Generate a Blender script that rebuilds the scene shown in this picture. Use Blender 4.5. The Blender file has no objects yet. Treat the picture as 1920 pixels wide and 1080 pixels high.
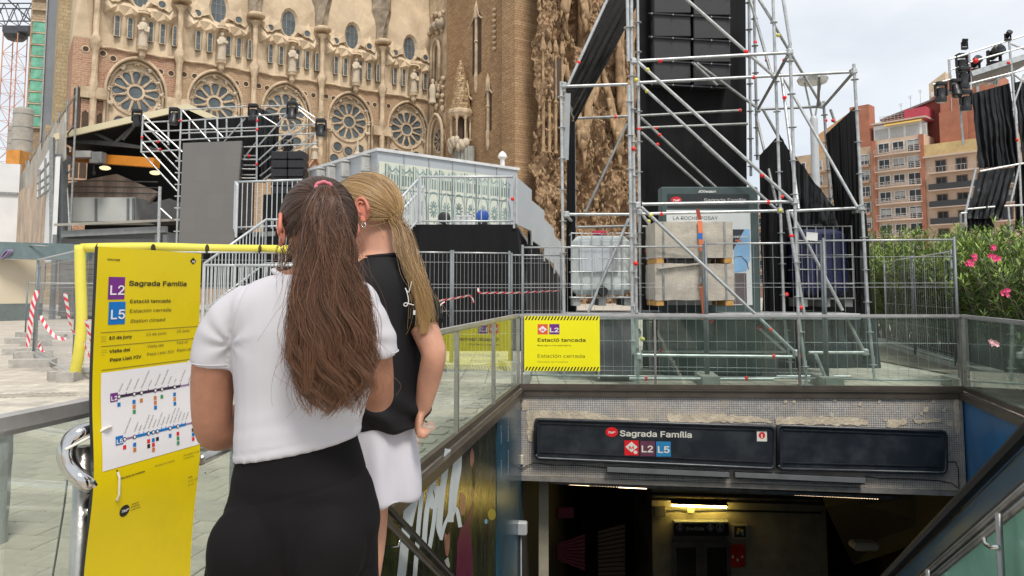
import bpy, math, random
import numpy as np
from mathutils import Vector as V, Matrix, noise as mnoise
random.seed(7)
rng = np.random.default_rng(7)
D = bpy.data
scene = bpy.context.scene
COL = scene.collection
PI = math.pi

# ------------------------------------------------------------------ camera
CAM_H = 1.37
FPX, PPX, PPY, HOR = 1380.0, 960.0, 440.0, 545.0
TILT = math.atan((HOR - PPY) / FPX)
cam_d = D.cameras.new('camera')
cam_d.sensor_width = 36.0
cam_d.lens = FPX / 1920 * 36.0
cam_d.shift_y = (PPY - 540.0) / 1920.0
cam_d.clip_start = 0.05
cam_d.clip_end = 2000
cam = D.objects.new('camera', cam_d)
COL.objects.link(cam)
cam.location = (0, 0, CAM_H)
cam.rotation_euler = (PI / 2 + TILT, 0, 0)
scene.camera = cam
cT, sT = math.cos(TILT), math.sin(TILT)


def ray(px, py):
 u = (px - PPX) / FPX
 v = (PPY - py) / FPX
 return V((u, cT - v * sT, sT + v * cT))


def at(px, py, Y):
 """The place in the world at distance Y that the photograph shows at (px, py)."""
 d = ray(px, py)
 t = Y / d.y
 return V((d.x * t, Y, CAM_H + d.z * t))


def gnd(px, py, z=0.0):
 d = ray(px, py)
 t = (z - CAM_H) / d.z
 return V((d.x * t, d.y * t, z))


# ------------------------------------------------------------------ light
SUN_EL, SUN_AZ = math.radians(58), math.radians(158)     # azimuth clockwise from +Y
world = D.worlds.new('World')
scene.world = world
world.use_nodes = True
wn, wl = world.node_tree.nodes, world.node_tree.links
wn.clear()
w_out = wn.new('ShaderNodeOutputWorld')
w_sky = wn.new('ShaderNodeTexSky')
w_sky.sky_type = 'NISHITA'
w_sky.sun_disc = False
w_sky.sun_elevation = SUN_EL
w_sky.sun_rotation = SUN_AZ
w_sky.air_density = 1.0
w_bg1 = wn.new('ShaderNodeBackground')
w_bg1.inputs['Strength'].default_value = 0.12
wl.new(w_sky.outputs[0], w_bg1.inputs['Color'])
w_tc = wn.new('ShaderNodeTexCoord')
w_map = wn.new('ShaderNodeMapping')
w_map.inputs['Scale'].default_value = (1.0, 1.0, 2.6)
wl.new(w_tc.outputs['Generated'], w_map.inputs['Vector'])
w_noi = wn.new('ShaderNodeTexNoise')
w_noi.inputs['Scale'].default_value = 3.2
w_noi.inputs['Detail'].default_value = 5
w_noi.inputs['Roughness'].default_value = 0.5
wl.new(w_map.outputs[0], w_noi.inputs['Vector'])
w_rmp = wn.new('ShaderNodeValToRGB')
w_rmp.color_ramp.elements[0].position = 0.36
w_rmp.color_ramp.elements[0].color = (0.55, 0.59, 0.64, 1)
w_rmp.color_ramp.elements[1].position = 0.62
w_rmp.color_ramp.elements[1].color = (0.74, 0.75, 0.76, 1)
wl.new(w_noi.outputs['Fac'], w_rmp.inputs['Fac'])
w_bg2 = wn.new('ShaderNodeBackground')
w_bg2.inputs['Strength'].default_value = 1.0
wl.new(w_rmp.outputs['Color'], w_bg2.inputs['Color'])
w_mix = wn.new('ShaderNodeMixShader')
w_mix.inputs['Fac'].default_value = 0.86
wl.new(w_bg1.outputs[0], w_mix.inputs[1])
wl.new(w_bg2.outputs[0], w_mix.inputs[2])
wl.new(w_mix.outputs[0], w_out.inputs['Surface'])

sun_d = D.lights.new('sun', 'SUN')
sun_d.energy = 2.4
sun_d.angle = math.radians(16)
sun_d.color = (1.0, 0.94, 0.86)
sun = D.objects.new('sun', sun_d)
COL.objects.link(sun)
sun.location = (0, -5, 40)
sd = V((math.sin(SUN_AZ) * math.cos(SUN_EL), math.cos(SUN_AZ) * math.cos(SUN_EL), math.sin(SUN_EL)))
sun.rotation_euler = sd.to_track_quat('Z', 'Y').to_euler()

scene.view_settings.view_transform = 'Standard'
scene.view_settings.look = 'None'
scene.view_settings.exposure = 0.47
scene.view_settings.gamma = 1.0
scene.view_settings.use_curve_mapping = False
scene.cycles.max_bounces = 8
scene.cycles.transparent_max_bounces = 24
scene.cycles.use_denoising = True


# ------------------------------------------------------------------ mesh building
def tag(o, label=None, cat=None, group=None, kind=None):
 if label: o['label'] = label
 if cat: o['category'] = cat
 if group: o['group'] = group
 if kind: o['kind'] = kind
 return o


def thing(name, label, cat, loc=(0, 0, 0), rz=0.0, group=None, kind=None):
 o = D.objects.new(name, None)
 o.empty_display_size = 0.1
 COL.objects.link(o)
 o.location = loc
 o.rotation_euler = (0, 0, rz)
 return tag(o, label, cat, group, kind)


def org_of(o):
 p = V((0, 0, 0))
 while o is not None:
  p += V(o.location)
  o = o.parent
 return p


def rotz(a):
 return Matrix.Rotation(a, 3, 'Z')


def basis(x, y, z):
 return Matrix((x, y, z)).transposed()


class MB:
 def __init__(self):
  self.v, self.f = [], []

 def add(self, vs, fs):
  b = len(self.v)
  self.v.extend([tuple(p) for p in vs])
  self.f.extend([tuple(i + b for i in f) for f in fs])
  return self

 def box(self, c, s, R=None):
  x, y, z = s[0] / 2, s[1] / 2, s[2] / 2
  c = V(c)
  vs = [V((i, j, k)) for k in (-z, z) for j in (-y, y) for i in (-x, x)]
  if R is not None:
   vs = [R @ p for p in vs]
  return self.add([p + c for p in vs], [(0, 2, 3, 1), (4, 5, 7, 6), (0, 1, 5, 4), (2, 6, 7, 3), (0, 4, 6, 2), (1, 3, 7, 5)])

 def bbox(self, c, s, b, R=None):
  """box with chamfered edges of size b"""
  x, y, z = s[0] / 2, s[1] / 2, s[2] / 2
  b = min(b, x * .9, y * .9, z * .9)
  c = V(c)
  rings = []
  for k, ins in ((-z, b), (-z + b, 0), (z - b, 0), (z, b)):
   X, Y = x - ins, y - ins
   bb = b if ins == 0 else b * 0.5
   r = [(-X + bb, -Y), (X - bb, -Y), (X, -Y + bb), (X, Y - bb), (X - bb, Y), (-X + bb, Y), (-X, Y - bb), (-X, -Y + bb)]
   rings.append([V((p[0], p[1], k)) for p in r])
  vs = [p for r in rings for p in r]
  if R is not None:
   vs = [R @ p for p in vs]
  fs = [tuple(range(7, -1, -1)), tuple(range(24, 32))]
  for k in range(3):
   for i in range(8):
    j = (i + 1) % 8
    fs.append((k * 8 + i, k * 8 + j, k * 8 + 8 + j, k * 8 + 8 + i))
  return self.add([p + c for p in vs], fs)

 def beam(self, a, b, w, h, up=(0, 0, 1)):
  a, b = V(a), V(b)
  d = (b - a)
  L = d.length
  d.normalize()
  s = d.cross(V(up))
  if s.length < 1e-5:
   s = V((1, 0, 0))
  s.normalize()
  u = s.cross(d)
  return self.box((a + b) / 2, (w, L, h), basis(s, d, u))

 def poly(self, pts):
  return self.add(pts, [tuple(range(len(pts)))])

 def prism(self, pts, ext):
  ext = V(ext)
  n = len(pts)
  a = [V(p) for p in pts]
  vs = a + [p + ext for p in a]
  fs = [tuple(range(n - 1, -1, -1)), tuple(range(n, 2 * n))]
  for i in range(n):
   j = (i + 1) % n
   fs.append((i, j, n + j, n + i))
  return self.add(vs, fs)

 def path(self, pts, r, n=8, caps=True, closed=False, flat=1.0):
  pts = [V(p) for p in pts]
  m = len(pts)
  rs = r if isinstance(r, (list, tuple)) else [r] * m
  vs, fs = [], []
  prev = None
  for i, p in enumerate(pts):
   if closed:
    t = pts[(i + 1) % m] - pts[i - 1]
   else:
    t = pts[min(i + 1, m - 1)] - pts[max(i - 1, 0)]
   if t.length < 1e-9:
    t = V((0, 0, 1))
   t.normalize()
   if prev is None:
    a = V((0, 0, 1)) if abs(t.z) < .9 else V((1, 0, 0))
    s = t.cross(a)
   else:
    s = prev - t * prev.dot(t)
   s.normalize()
   prev = s
   u = t.cross(s)
   for k in range(n):
    an = 2 * PI * k / n
    vs.append(p + (s * math.cos(an) + u * math.sin(an) * flat) * rs[i])
  for i in range(m if closed else m - 1):
   i2 = (i + 1) % m
   for k in range(n):
    k2 = (k + 1) % n
    fs.append((i * n + k, i * n + k2, i2 * n + k2, i2 * n + k))
  if caps and not closed:
   fs.append(tuple(range(n - 1, -1, -1)))
   fs.append(tuple(range((m - 1) * n, m * n)))
  return self.add(vs, fs)

 def tube(self, a, b, r, n=8, r2=None):
  return self.path([a, b], [r, r if r2 is None else r2], n)

 def lathe(self, c, prof, n=12, R=None, twist=0.0, sx=1.0, sy=1.0):
  c = V(c)
  vs, fs = [], []
  for i, (r, z) in enumerate(prof):
   for k in range(n):
    a = 2 * PI * k / n + twist * i
    p = V((r * math.cos(a) * sx, r * math.sin(a) * sy, z))
    if R is not None:
     p = R @ p
    vs.append(p + c)
  m = len(prof)
  for i in range(m - 1):
   for k in range(n):
    k2 = (k + 1) % n
    fs.append((i * n + k, i * n + k2, i * n + n + k2, i * n + n + k))
  fs.append(tuple(range(n - 1, -1, -1)))
  fs.append(tuple(range((m - 1) * n, m * n)))
  return self.add(vs, fs)

 def ball(self, c, r, n=10, m=6, R=None):
  rx, ry, rz = r if isinstance(r, (tuple, list)) else (r, r, r)
  c = V(c)
  vs, fs = [], []
  for i in range(m + 1):
   t = PI * i / m
   for k in range(n):
    a = 2 * PI * k / n
    p = V((rx * math.sin(t) * math.cos(a), ry * math.sin(t) * math.sin(a), -rz * math.cos(t)))
    if R is not None:
     p = R @ p
    vs.append(p + c)
  for i in range(m):
   for k in range(n):
    k2 = (k + 1) % n
    fs.append((i * n + k, i * n + k2, i * n + n + k2, i * n + n + k))
  return self.add(vs, fs)

 def disc(self, c, r, x, y, n=20, ext=None):
  c, x, y = V(c), V(x), V(y)
  ry = r[1] if isinstance(r, tuple) else r
  rx = r[0] if isinstance(r, tuple) else r
  pts = [c + x * (rx * math.cos(2 * PI * k / n)) + y * (ry * math.sin(2 * PI * k / n)) for k in range(n)]
  if ext is None:
   return self.poly(pts)
  return self.prism(pts, ext)

 def ring(self, c, r0, r1, x, y, n=24, ext=(0, 0, 0), sy=1.0):
  """flat annulus with depth"""
  c, x, y, e = V(c), V(x), V(y), V(ext)
  vs = []
  for k in range(n):
   a = 2 * PI * k / n
   dd = x * math.cos(a) + y * math.sin(a) * sy
   vs += [c + dd * r0, c + dd * r1, c + dd * r1 + e, c + dd * r0 + e]
  fs = []
  for k in range(n):
   a, b = k * 4, ((k + 1) % n) * 4
   for i in range(4):
    j = (i + 1) % 4
    fs.append((a + i, b + i, b + j, a + j))
  return self.add(vs, fs)

 def text(self, body, o, x, y, h, w=None, bold=0.0, shear=0.0, ext=0.0008, center=False):
  """lettering: o = baseline start, x / y = unit directions, h = cap height, w = total width"""
  vs, fs = glyphs(body, bold, shear)
  if not len(vs):
   return self
  o, x, y = V(o), V(x), V(y)
  n = x.cross(y).normalized()
  xs = [p[0] for p in vs]
  x0, x1 = min(xs), max(xs)
  sy = h / 0.72
  sx = sy if w is None else w / (x1 - x0)
  off = -(x1 - x0) * sx / 2 if center else 0
  return self.add([o + x * ((p[0] - x0) * sx + off) + y * (p[1] * sy) + n * (ext) for p in vs], fs)

 def build(self, name, mat=None, parent=None, smooth=False, local=False, auto=None):
  me = D.meshes.new(name)
  if not local and parent is not None:
   og = org_of(parent)
   vs = [(p[0] - og.x, p[1] - og.y, p[2] - og.z) for p in self.v]
  else:
   vs = self.v
  me.from_pydata(vs, [], self.f)
  if mat is not None:
   me.materials.append(mat)
  o = D.objects.new(name, me)
  COL.objects.link(o)
  if parent is not None:
   o.parent = parent
  if smooth:
   shade(me, auto)
  return o


def shade(me, auto=None):
 me.polygons.foreach_set('use_smooth', [True] * len(me.polygons))
 if auto is not None:
  try:
   me.set_sharp_from_angle(angle=math.radians(auto))
  except Exception:
   pass


_gl = {}
import os
FONT = None
try:        # Blender's own interface typeface
 _fp = os.path.join(bpy.utils.resource_path('LOCAL'), 'datafiles', 'fonts', 'Inter.woff2')
 if os.path.exists(_fp):
  FONT = D.fonts.load(_fp)
except Exception:
 FONT = None


def glyphs(body, bold, shear):
 k = (body, bold, shear)
 if k not in _gl:
  cu = D.curves.new('glyphs', 'FONT')
  cu.body = body
  cu.size = 1.0
  cu.shear = shear
  cu.offset = bold
  if FONT is not None:
   cu.font = FONT
  cu.resolution_u = 3
  o = D.objects.new('glyphs', cu)
  COL.objects.link(o)
  bpy.context.view_layer.update()
  me = D.meshes.new_from_object(o.evaluated_get(bpy.context.evaluated_depsgraph_get()))
  _gl[k] = ([tuple(v.co) for v in me.vertices], [tuple(p.vertices) for p in me.polygons])
  D.objects.remove(o)
  D.meshes.remove(me)
  D.curves.remove(cu)
 return _gl[k]


def inst(name, mesh, parent, loc=(0, 0, 0), rot=(0, 0, 0), scale=(1, 1, 1)):
 o = D.objects.new(name, mesh)
 COL.objects.link(o)
 if parent is not None:
  o.parent = parent
 o.location = loc
 o.rotation_euler = rot
 o.scale = scale
 return o


KIDS = {}


def copy_tree(o, parent=None):
 c = o.copy()
 COL.objects.link(c)
 if parent is not None:
  c.parent = parent
 for ch in list(o.children):
  copy_tree(ch, c)
 return c


def dup(o, loc, rz=None, label=None, group=None):
 c = copy_tree(o)
 c.location = loc
 if rz is not None:
  c.rotation_euler = (0, 0, rz)
 tag(c, label, None, group)
 return c


def struct(mb, name, mat, smooth=False):
 o = mb.build(name, mat, None, smooth)
 o['kind'] = 'structure'
 return o


def bumpy_box(mb, c, s, R=None, amt=0.01, div=(4, 2, 4), seed=0):
 """box whose faces are subdivided and knocked a little out of true"""
 c = V(c)
 nx, ny, nz = div
 idx, vs, fs = {}, [], []

 def vid(i, j, k):
  if (i, j, k) not in idx:
   p = V(((i / nx - .5) * s[0], (j / ny - .5) * s[1], (k / nz - .5) * s[2]))
   q = mnoise.noise_vector(p * (2.2 / max(s)) * 3 + V((seed * 3.1, seed, 0)))
   p += q * amt
   if R is not None:
    p = R @ p
   idx[(i, j, k)] = len(vs)
   vs.append(p + c)
  return idx[(i, j, k)]
 for i in range(nx):
  for j in range(ny):
   fs.append((vid(i, j, 0), vid(i, j + 1, 0), vid(i + 1, j + 1, 0), vid(i + 1, j, 0)))
   fs.append((vid(i, j, nz), vid(i + 1, j, nz), vid(i + 1, j + 1, nz), vid(i, j + 1, nz)))
 for i in range(nx):
  for k in range(nz):
   fs.append((vid(i, 0, k), vid(i + 1, 0, k), vid(i + 1, 0, k + 1), vid(i, 0, k + 1)))
   fs.append((vid(i, ny, k), vid(i, ny, k + 1), vid(i + 1, ny, k + 1), vid(i + 1, ny, k)))
 for j in range(ny):
  for k in range(nz):
   fs.append((vid(0, j, k), vid(0, j, k + 1), vid(0, j + 1, k + 1), vid(0, j + 1, k)))
   fs.append((vid(nx, j, k), vid(nx, j + 1, k), vid(nx, j + 1, k + 1), vid(nx, j, k + 1)))
 return mb.add(vs, fs)


# ------------------------------------------------------------------ materials
def M(name, col, rough=0.6, metal=0.0, var=0.12, vscale=3.0, bump=0.0, bscale=30.0, dirt=None, spec=0.5, emit=None, coat=0.0, stretch=(1, 1, 1)):
 m = D.materials.new(name)
 m.use_nodes = True
 n, l = m.node_tree.nodes, m.node_tree.links
 b = n['Principled BSDF']
 b.inputs['Roughness'].default_value = rough
 b.inputs['Metallic'].default_value = metal
 b.inputs['Specular IOR Level'].default_value = spec
 b.inputs['Coat Weight'].default_value = coat
 tc = n.new('ShaderNodeTexCoord')
 mp = n.new('ShaderNodeMapping')
 mp.inputs['Scale'].default_value = stretch
 l.new(tc.outputs['Object'], mp.inputs['Vector'])
 nz = n.new('ShaderNodeTexNoise')
 nz.inputs['Scale'].default_value = vscale
 nz.inputs['Detail'].default_value = 6
 nz.inputs['Roughness'].default_value = 0.62
 l.new(mp.outputs[0], nz.inputs['Vector'])
 r = n.new('ShaderNodeValToRGB')
 c0 = [max(0, c * (1 - var * 1.6)) for c in col]
 c1 = [min(1, c * (1 + var * 1.3)) for c in col]
 r.color_ramp.elements[0].position, r.color_ramp.elements[1].position = 0.3, 0.7
 r.color_ramp.elements[0].color = (*c0, 1)
 r.color_ramp.elements[1].color = (*c1, 1)
 l.new(nz.outputs['Fac'], r.inputs['Fac'])
 out = r.outputs['Color']
 if dirt:
  dc, amt, dsc = dirt
  n2 = n.new('ShaderNodeTexNoise')
  n2.inputs['Scale'].default_value = dsc
  n2.inputs['Detail'].default_value = 7
  n2.inputs['Roughness'].default_value = 0.7
  l.new(mp.outputs[0], n2.inputs['Vector'])
  r2 = n.new('ShaderNodeValToRGB')
  r2.color_ramp.elements[0].position, r2.color_ramp.elements[1].position = 0.47, 0.68
  r2.color_ramp.elements[0].color = (0, 0, 0, 1)
  r2.color_ramp.elements[1].color = (amt, amt, amt, 1)
  l.new(n2.outputs['Fac'], r2.inputs['Fac'])
  mx = n.new('ShaderNodeMix')
  mx.data_type = 'RGBA'
  l.new(r2.outputs['Color'], mx.inputs['Factor'])
  l.new(out, mx.inputs['A'])
  mx.inputs['B'].default_value = (*dc, 1)
  out = mx.outputs['Result']
 l.new(out, b.inputs['Base Color'])
 rr = n.new('ShaderNodeMapRange')
 rr.inputs['To Min'].default_value = max(0.02, rough - 0.1)
 rr.inputs['To Max'].default_value = min(1, rough + 0.12)
 l.new(nz.outputs['Fac'], rr.inputs['Value'])
 l.new(rr.outputs[0], b.inputs['Roughness'])
 if bump:
  n3 = n.new('ShaderNodeTexNoise')
  n3.inputs['Scale'].default_value = bscale
  n3.inputs['Detail'].default_value = 4
  l.new(mp.outputs[0], n3.inputs['Vector'])
  bp = n.new('ShaderNodeBump')
  bp.inputs['Strength'].default_value = min(1, bump)
  bp.inputs['Distance'].default_value = 0.02 if bump < 1 else 0.02 * bump
  l.new(n3.outputs['Fac'], bp.inputs['Height'])
  l.new(bp.outputs[0], b.inputs['Normal'])
 if emit:
  b.inputs['Emission Color'].default_value = (*emit[0], 1)
  b.inputs['Emission Strength'].default_value = emit[1]
 return m


def glass(name, tint, refl=1.0, dirt=0.12, rough=0.03, k=0.5):
 m = D.materials.new(name)
 m.use_nodes = True
 n, l = m.node_tree.nodes, m.node_tree.links
 n.remove(n['Principled BSDF'])
 out = n['Material Output']
 tr = n.new('ShaderNodeBsdfTransparent')
 tr.inputs['Color'].default_value = (*tint, 1)
 gl = n.new('ShaderNodeBsdfGlossy')
 gl.inputs['Roughness'].default_value = rough
 gl.inputs['Color'].default_value = (refl, refl, refl, 1)
 fr = n.new('ShaderNodeFresnel')
 fr.inputs['IOR'].default_value = 1.5
 mx = n.new('ShaderNodeMixShader')
 mk = n.new('ShaderNodeMath')
 mk.operation = 'MULTIPLY'
 mk.inputs[1].default_value = k
 l.new(fr.outputs[0], mk.inputs[0])
 l.new(mk.outputs[0], mx.inputs['Fac'])
 l.new(tr.outputs[0], mx.inputs[1])
 l.new(gl.outputs[0], mx.inputs[2])
 df = n.new('ShaderNodeBsdfDiffuse')
 df.inputs['Color'].default_value = (0.55, 0.6, 0.52, 1)
 tc = n.new('ShaderNodeTexCoord')
 nz = n.new('ShaderNodeTexNoise')
 nz.inputs['Scale'].default_value = 2.4
 nz.inputs['Detail'].default_value = 8
 l.new(tc.outputs['Object'], nz.inputs['Vector'])
 mr = n.new('ShaderNodeMapRange')
 mr.inputs['From Min'].default_value = 0.35
 mr.inputs['From Max'].default_value = 0.75
 mr.inputs['To Min'].default_value = dirt * 0.35
 mr.inputs['To Max'].default_value = dirt
 l.new(nz.outputs['Fac'], mr.inputs['Value'])
 m2 = n.new('ShaderNodeMixShader')
 l.new(mr.outputs[0], m2.inputs['Fac'])
 l.new(mx.outputs[0], m2.inputs[1])
 l.new(df.outputs[0], m2.inputs[2])
 l.new(m2.outputs[0], out.inputs['Surface'])
 return m


def masonry(name, c1, c2, mortar, bw, bh, rough=0.85, msz=0.02, var=0.35, stain=((0.2, 0.15, 0.1), 0.5, 0.3), bump=0.5, axes='xz', offset=0.5, nscale=6.0):
 """coursed blocks too far off to tell apart, in the wall's own x / z"""
 m = D.materials.new(name)
 m.use_nodes = True
 n, l = m.node_tree.nodes, m.node_tree.links
 b = n['Principled BSDF']
 b.inputs['Roughness'].default_value = rough
 b.inputs['Specular IOR Level'].default_value = 0.25
 tc = n.new('ShaderNodeTexCoord')
 sp = n.new('ShaderNodeSeparateXYZ')
 cb = n.new('ShaderNodeCombineXYZ')
 l.new(tc.outputs['Object'], sp.inputs[0])
 l.new(sp.outputs[axes[0].upper()], cb.inputs['X'])
 l.new(sp.outputs[axes[1].upper()], cb.inputs['Y'])
 bk = n.new('ShaderNodeTexBrick')
 bk.offset = offset
 bk.inputs['Scale'].default_value = 1.0
 bk.inputs['Brick Width'].default_value = bw
 bk.inputs['Row Height'].default_value = bh
 bk.inputs['Mortar Size'].default_value = msz
 bk.inputs['Mortar Smooth'].default_value = 0.3
 bk.inputs['Color1'].default_value = (*c1, 1)
 bk.inputs['Color2'].default_value = (*c2, 1)
 bk.inputs['Mortar'].default_value = (*mortar, 1)
 l.new(cb.outputs[0], bk.inputs['Vector'])
 nz = n.new('ShaderNodeTexNoise')
 nz.inputs['Scale'].default_value = nscale
 nz.inputs['Detail'].default_value = 8
 nz.inputs['Roughness'].default_value = 0.7
 l.new(tc.outputs['Object'], nz.inputs['Vector'])
 mr = n.new('ShaderNodeMapRange')
 mr.inputs['From Min'].default_value = 0.3
 mr.inputs['From Max'].default_value = 0.7
 mr.inputs['To Min'].default_value = 1 - var
 mr.inputs['To Max'].default_value = 1 + var
 l.new(nz.outputs['Fac'], mr.inputs['Value'])
 mu = n.new('ShaderNodeMix')
 mu.data_type = 'RGBA'
 mu.blend_type = 'MULTIPLY'
 mu.inputs['Factor'].default_value = 1
 l.new(bk.outputs['Color'], mu.inputs['A'])
 l.new(mr.outputs[0], mu.inputs['B'])
 n2 = n.new('ShaderNodeTexNoise')
 n2.inputs['Scale'].default_value = stain[2]
 n2.inputs['Detail'].default_value = 9
 n2.inputs['Roughness'].default_value = 0.7
 l.new(tc.outputs['Object'], n2.inputs['Vector'])
 r2 = n.new('ShaderNodeValToRGB')
 r2.color_ramp.elements[0].position, r2.color_ramp.elements[1].position = 0.46, 0.7
 r2.color_ramp.elements[0].color = (0, 0, 0, 1)
 r2.color_ramp.elements[1].color = (stain[1],) * 3 + (1,)
 l.new(n2.outputs['Fac'], r2.inputs['Fac'])
 mx = n.new('ShaderNodeMix')
 mx.data_type = 'RGBA'
 l.new(r2.outputs['Color'], mx.inputs['Factor'])
 l.new(mu.outputs['Result'], mx.inputs['A'])
 mx.inputs['B'].default_value = (*stain[0], 1)
 l.new(mx.outputs['Result'], b.inputs['Base Color'])
 if bump:
  bp = n.new('ShaderNodeBump')
  bp.inputs['Strength'].default_value = bump
  bp.inputs['Distance'].default_value = 0.04
  ad = n.new('ShaderNodeMath')
  ad.operation = 'SUBTRACT'
  l.new(nz.outputs['Fac'], ad.inputs[0])
  l.new(bk.outputs['Fac'], ad.inputs[1])
  l.new(ad.outputs[0], bp.inputs['Height'])
  l.new(bp.outputs[0], b.inputs['Normal'])
 return m


STEEL = M('brushed stainless steel', (0.45, 0.44, 0.41), 0.28, 0.9, 0.15, 5, 0.08, 60, dirt=((0.18, 0.16, 0.13), 0.35, 2.2))
CHROME = M('polished steel', (0.62, 0.61, 0.60), 0.12, 1.0, 0.05, 6)
GALV = M('galvanised tube', (0.50, 0.52, 0.52), 0.42, 0.55, 0.16, 9, 0.05, 90, dirt=((0.22, 0.21, 0.19), 0.35, 5))
GALV_DK = M('dull galvanised tube', (0.30, 0.31, 0.30), 0.5, 0.5, 0.2, 8, dirt=((0.14, 0.13, 0.12), 0.4, 5))
WIRE = M('galvanised wire', (0.45, 0.47, 0.48), 0.45, 0.5, 0.1, 8)
FENCEPOST = M('grey fence post', (0.17, 0.19, 0.20), 0.5, 0.3, 0.15, 6)
REDTAPE = M('red tape', (0.75, 0.02, 0.015), 0.5, 0, 0.08)
YELTAPE = M('yellow tape', (0.62, 0.56, 0.10), 0.5, 0, 0.1)
WHITE = M('white paint', (0.75, 0.75, 0.74), 0.45, 0, 0.05, 4, dirt=((0.45, 0.43, 0.4), 0.3, 2))
BLACKCLOTH = M('black stage cloth', (0.0055, 0.0055, 0.0065), 0.7, 0, 0.25, 2, 0.2, 120, spec=0.22)
BLACKSHEEN = M('shiny black drape', (0.011, 0.0115, 0.013), 0.36, 0, 0.2, 2, 0.35, 14, spec=0.5)
BLACKPL = M('black plastic', (0.013, 0.013, 0.015), 0.4, 0, 0.15, 6)
BLACKRUB = M('black rubber', (0.018, 0.018, 0.018), 0.45, 0, 0.2, 6)
CONC = M('concrete', (0.36, 0.34, 0.31), 0.85, 0, 0.18, 5, 0.35, 45, dirt=((0.2, 0.18, 0.15), 0.5, 2.5))
DARKMET = M('dark painted metal', (0.035, 0.037, 0.04), 0.45, 0.2, 0.2, 5)
INK = M('black ink', (0.012, 0.012, 0.012), 0.5, 0, 0.05)
# ================================================================== SETTING
C1, C2 = V((0.11, 10.33, 0)), V((6.09, 10.06, 0))
AL, AR = math.radians(9.5), math.radians(16)
uL, uR = V((math.sin(AL), math.cos(AL), 0)), V((math.sin(AR), math.cos(AR), 0))
nL = V((uL.y, -uL.x, 0))         # from the left wall into the stairwell
nR = V((-uR.y, uR.x, 0))         # from the right wall into the stairwell
NEAR = 3.2
H1 = C1 - uL * ((C1.y - NEAR) / uL.y)
H4 = C2 - uR * ((C2.y - NEAR) / uR.y)
bx = (C2 - C1).normalized()
bn = V((bx.y, -bx.x, 0))         # from the back wall towards the stairs
UP = V((0, 0, 1))
FLOOR_Z = -6.1


def hit(px, py, P, n):
 d = ray(px, py)
 o = V((0, 0, CAM_H))
 return o + d * ((V(P) - o).dot(n) / d.dot(n))


# --- ground
def ground_mat():
 m = masonry('beige pavement', (0.53, 0.475, 0.40), (0.46, 0.415, 0.35), (0.27, 0.245, 0.21), 0.4, 0.4, 0.8, 0.012, 0.2, ((0.24, 0.215, 0.18), 0.6, 0.5), 0.25, 'xy', 0.0)
 return m


mb = MB()
O = [V((-600, -20, 0)), V((600, -20, 0)), V((600, 900, 0)), V((-600, 900, 0))]
hl, hr, hfl, hfr = V(H1), V(H4), V(C1), V(C2)
mb.add([O[0], O[1], O[2], O[3], hl, hfl, hfr, hr], [(0, 1, 7, 4), (1, 2, 6, 7), (2, 3, 5, 6), (3, 0, 4, 5)])
ground = struct(mb, 'pavement', ground_mat())

PAVE = M('worn paving tile', (0.52, 0.475, 0.395), 0.75, 0, 0.16, 4, 0.25, 60, dirt=((0.22, 0.195, 0.16), 0.65, 1.3))
PAVE2 = M('darker paving tile', (0.46, 0.42, 0.355), 0.78, 0, 0.18, 4, 0.25, 60, dirt=((0.22, 0.2, 0.17), 0.5, 1.6))
tw, tl, th = 0.30, 0.20, 0.012
tmeshes = []
for mm in (PAVE, PAVE2):
 t = MB().bbox((0, 0, th / 2), (tw - 0.008, tl - 0.008, th), 0.004)
 o_ = t.build('paving_tile', mm)
 tmeshes.append(o_.data)
 D.objects.remove(o_)
cells = []
for i in range(0, 34):
 for j in range(-4, 46):
  p = C1 - uL * (j * tl) - nL * (0.36 + (i + (0.5 if j % 2 else 0)) * tw)
  if p.y < 2.2 or p.y > 11.0 or p.x / p.y < -0.80:
   continue
  cells.append((p.length, p))
cells.sort(key=lambda q: q[0])
rest = [MB(), MB()]
for k, (dd, p) in enumerate(cells):
 w = random.random() < 0.3
 z = 0.001 + random.random() * 0.003
 if k < 300:
  o_ = inst('paving_tile', tmeshes[int(w)], ground, (p.x, p.y, z), (random.uniform(-.008, .008), random.uniform(-.008, .008), -AL))
 else:
  rest[int(w)].bbox((p.x, p.y, z + th / 2), (tw - 0.008, tl - 0.008, th), 0.004, rotz(-AL))
for r_, mm in zip(rest, (PAVE, PAVE2)):
 o_ = r_.build('paving_tiles', mm, ground)
 o_['kind'] = 'stuff'
# ribbed tactile band near the fence feet
mb = MB()
q = gnd(110, 748)
for k in range(26):
 c = q + V((-1.3 + k * 0.085, 0.02 * k, 0.02))
 mb.box(c, (0.035, 0.4, 0.014), rotz(-0.25))
o_ = mb.build('tactile_strip', PAVE2, ground)
o_['kind'] = 'stuff'

# --- stairwell walls, stairs, concourse below
TEAL = M('glossy dark teal panel', (0.012, 0.075, 0.125), 0.22, 0, 0.3, 1.2, dirt=((0.03, 0.06, 0.08), 0.5, 1.1), spec=0.5)
BLUE = M('blue wall panel', (0.022, 0.135, 0.31), 0.35, 0, 0.15, 2, dirt=((0.07, 0.16, 0.28), 0.4, 1.5))
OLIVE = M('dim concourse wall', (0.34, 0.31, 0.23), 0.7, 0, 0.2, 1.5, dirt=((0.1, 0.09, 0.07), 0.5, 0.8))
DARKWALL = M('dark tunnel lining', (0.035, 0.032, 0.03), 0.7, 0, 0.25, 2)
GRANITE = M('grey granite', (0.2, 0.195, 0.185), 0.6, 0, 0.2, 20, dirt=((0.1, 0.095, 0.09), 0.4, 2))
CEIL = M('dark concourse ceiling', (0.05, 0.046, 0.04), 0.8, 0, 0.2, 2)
E_L = C1 + uL * 11.0
E_R = C2 + uR * 11.0


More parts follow.
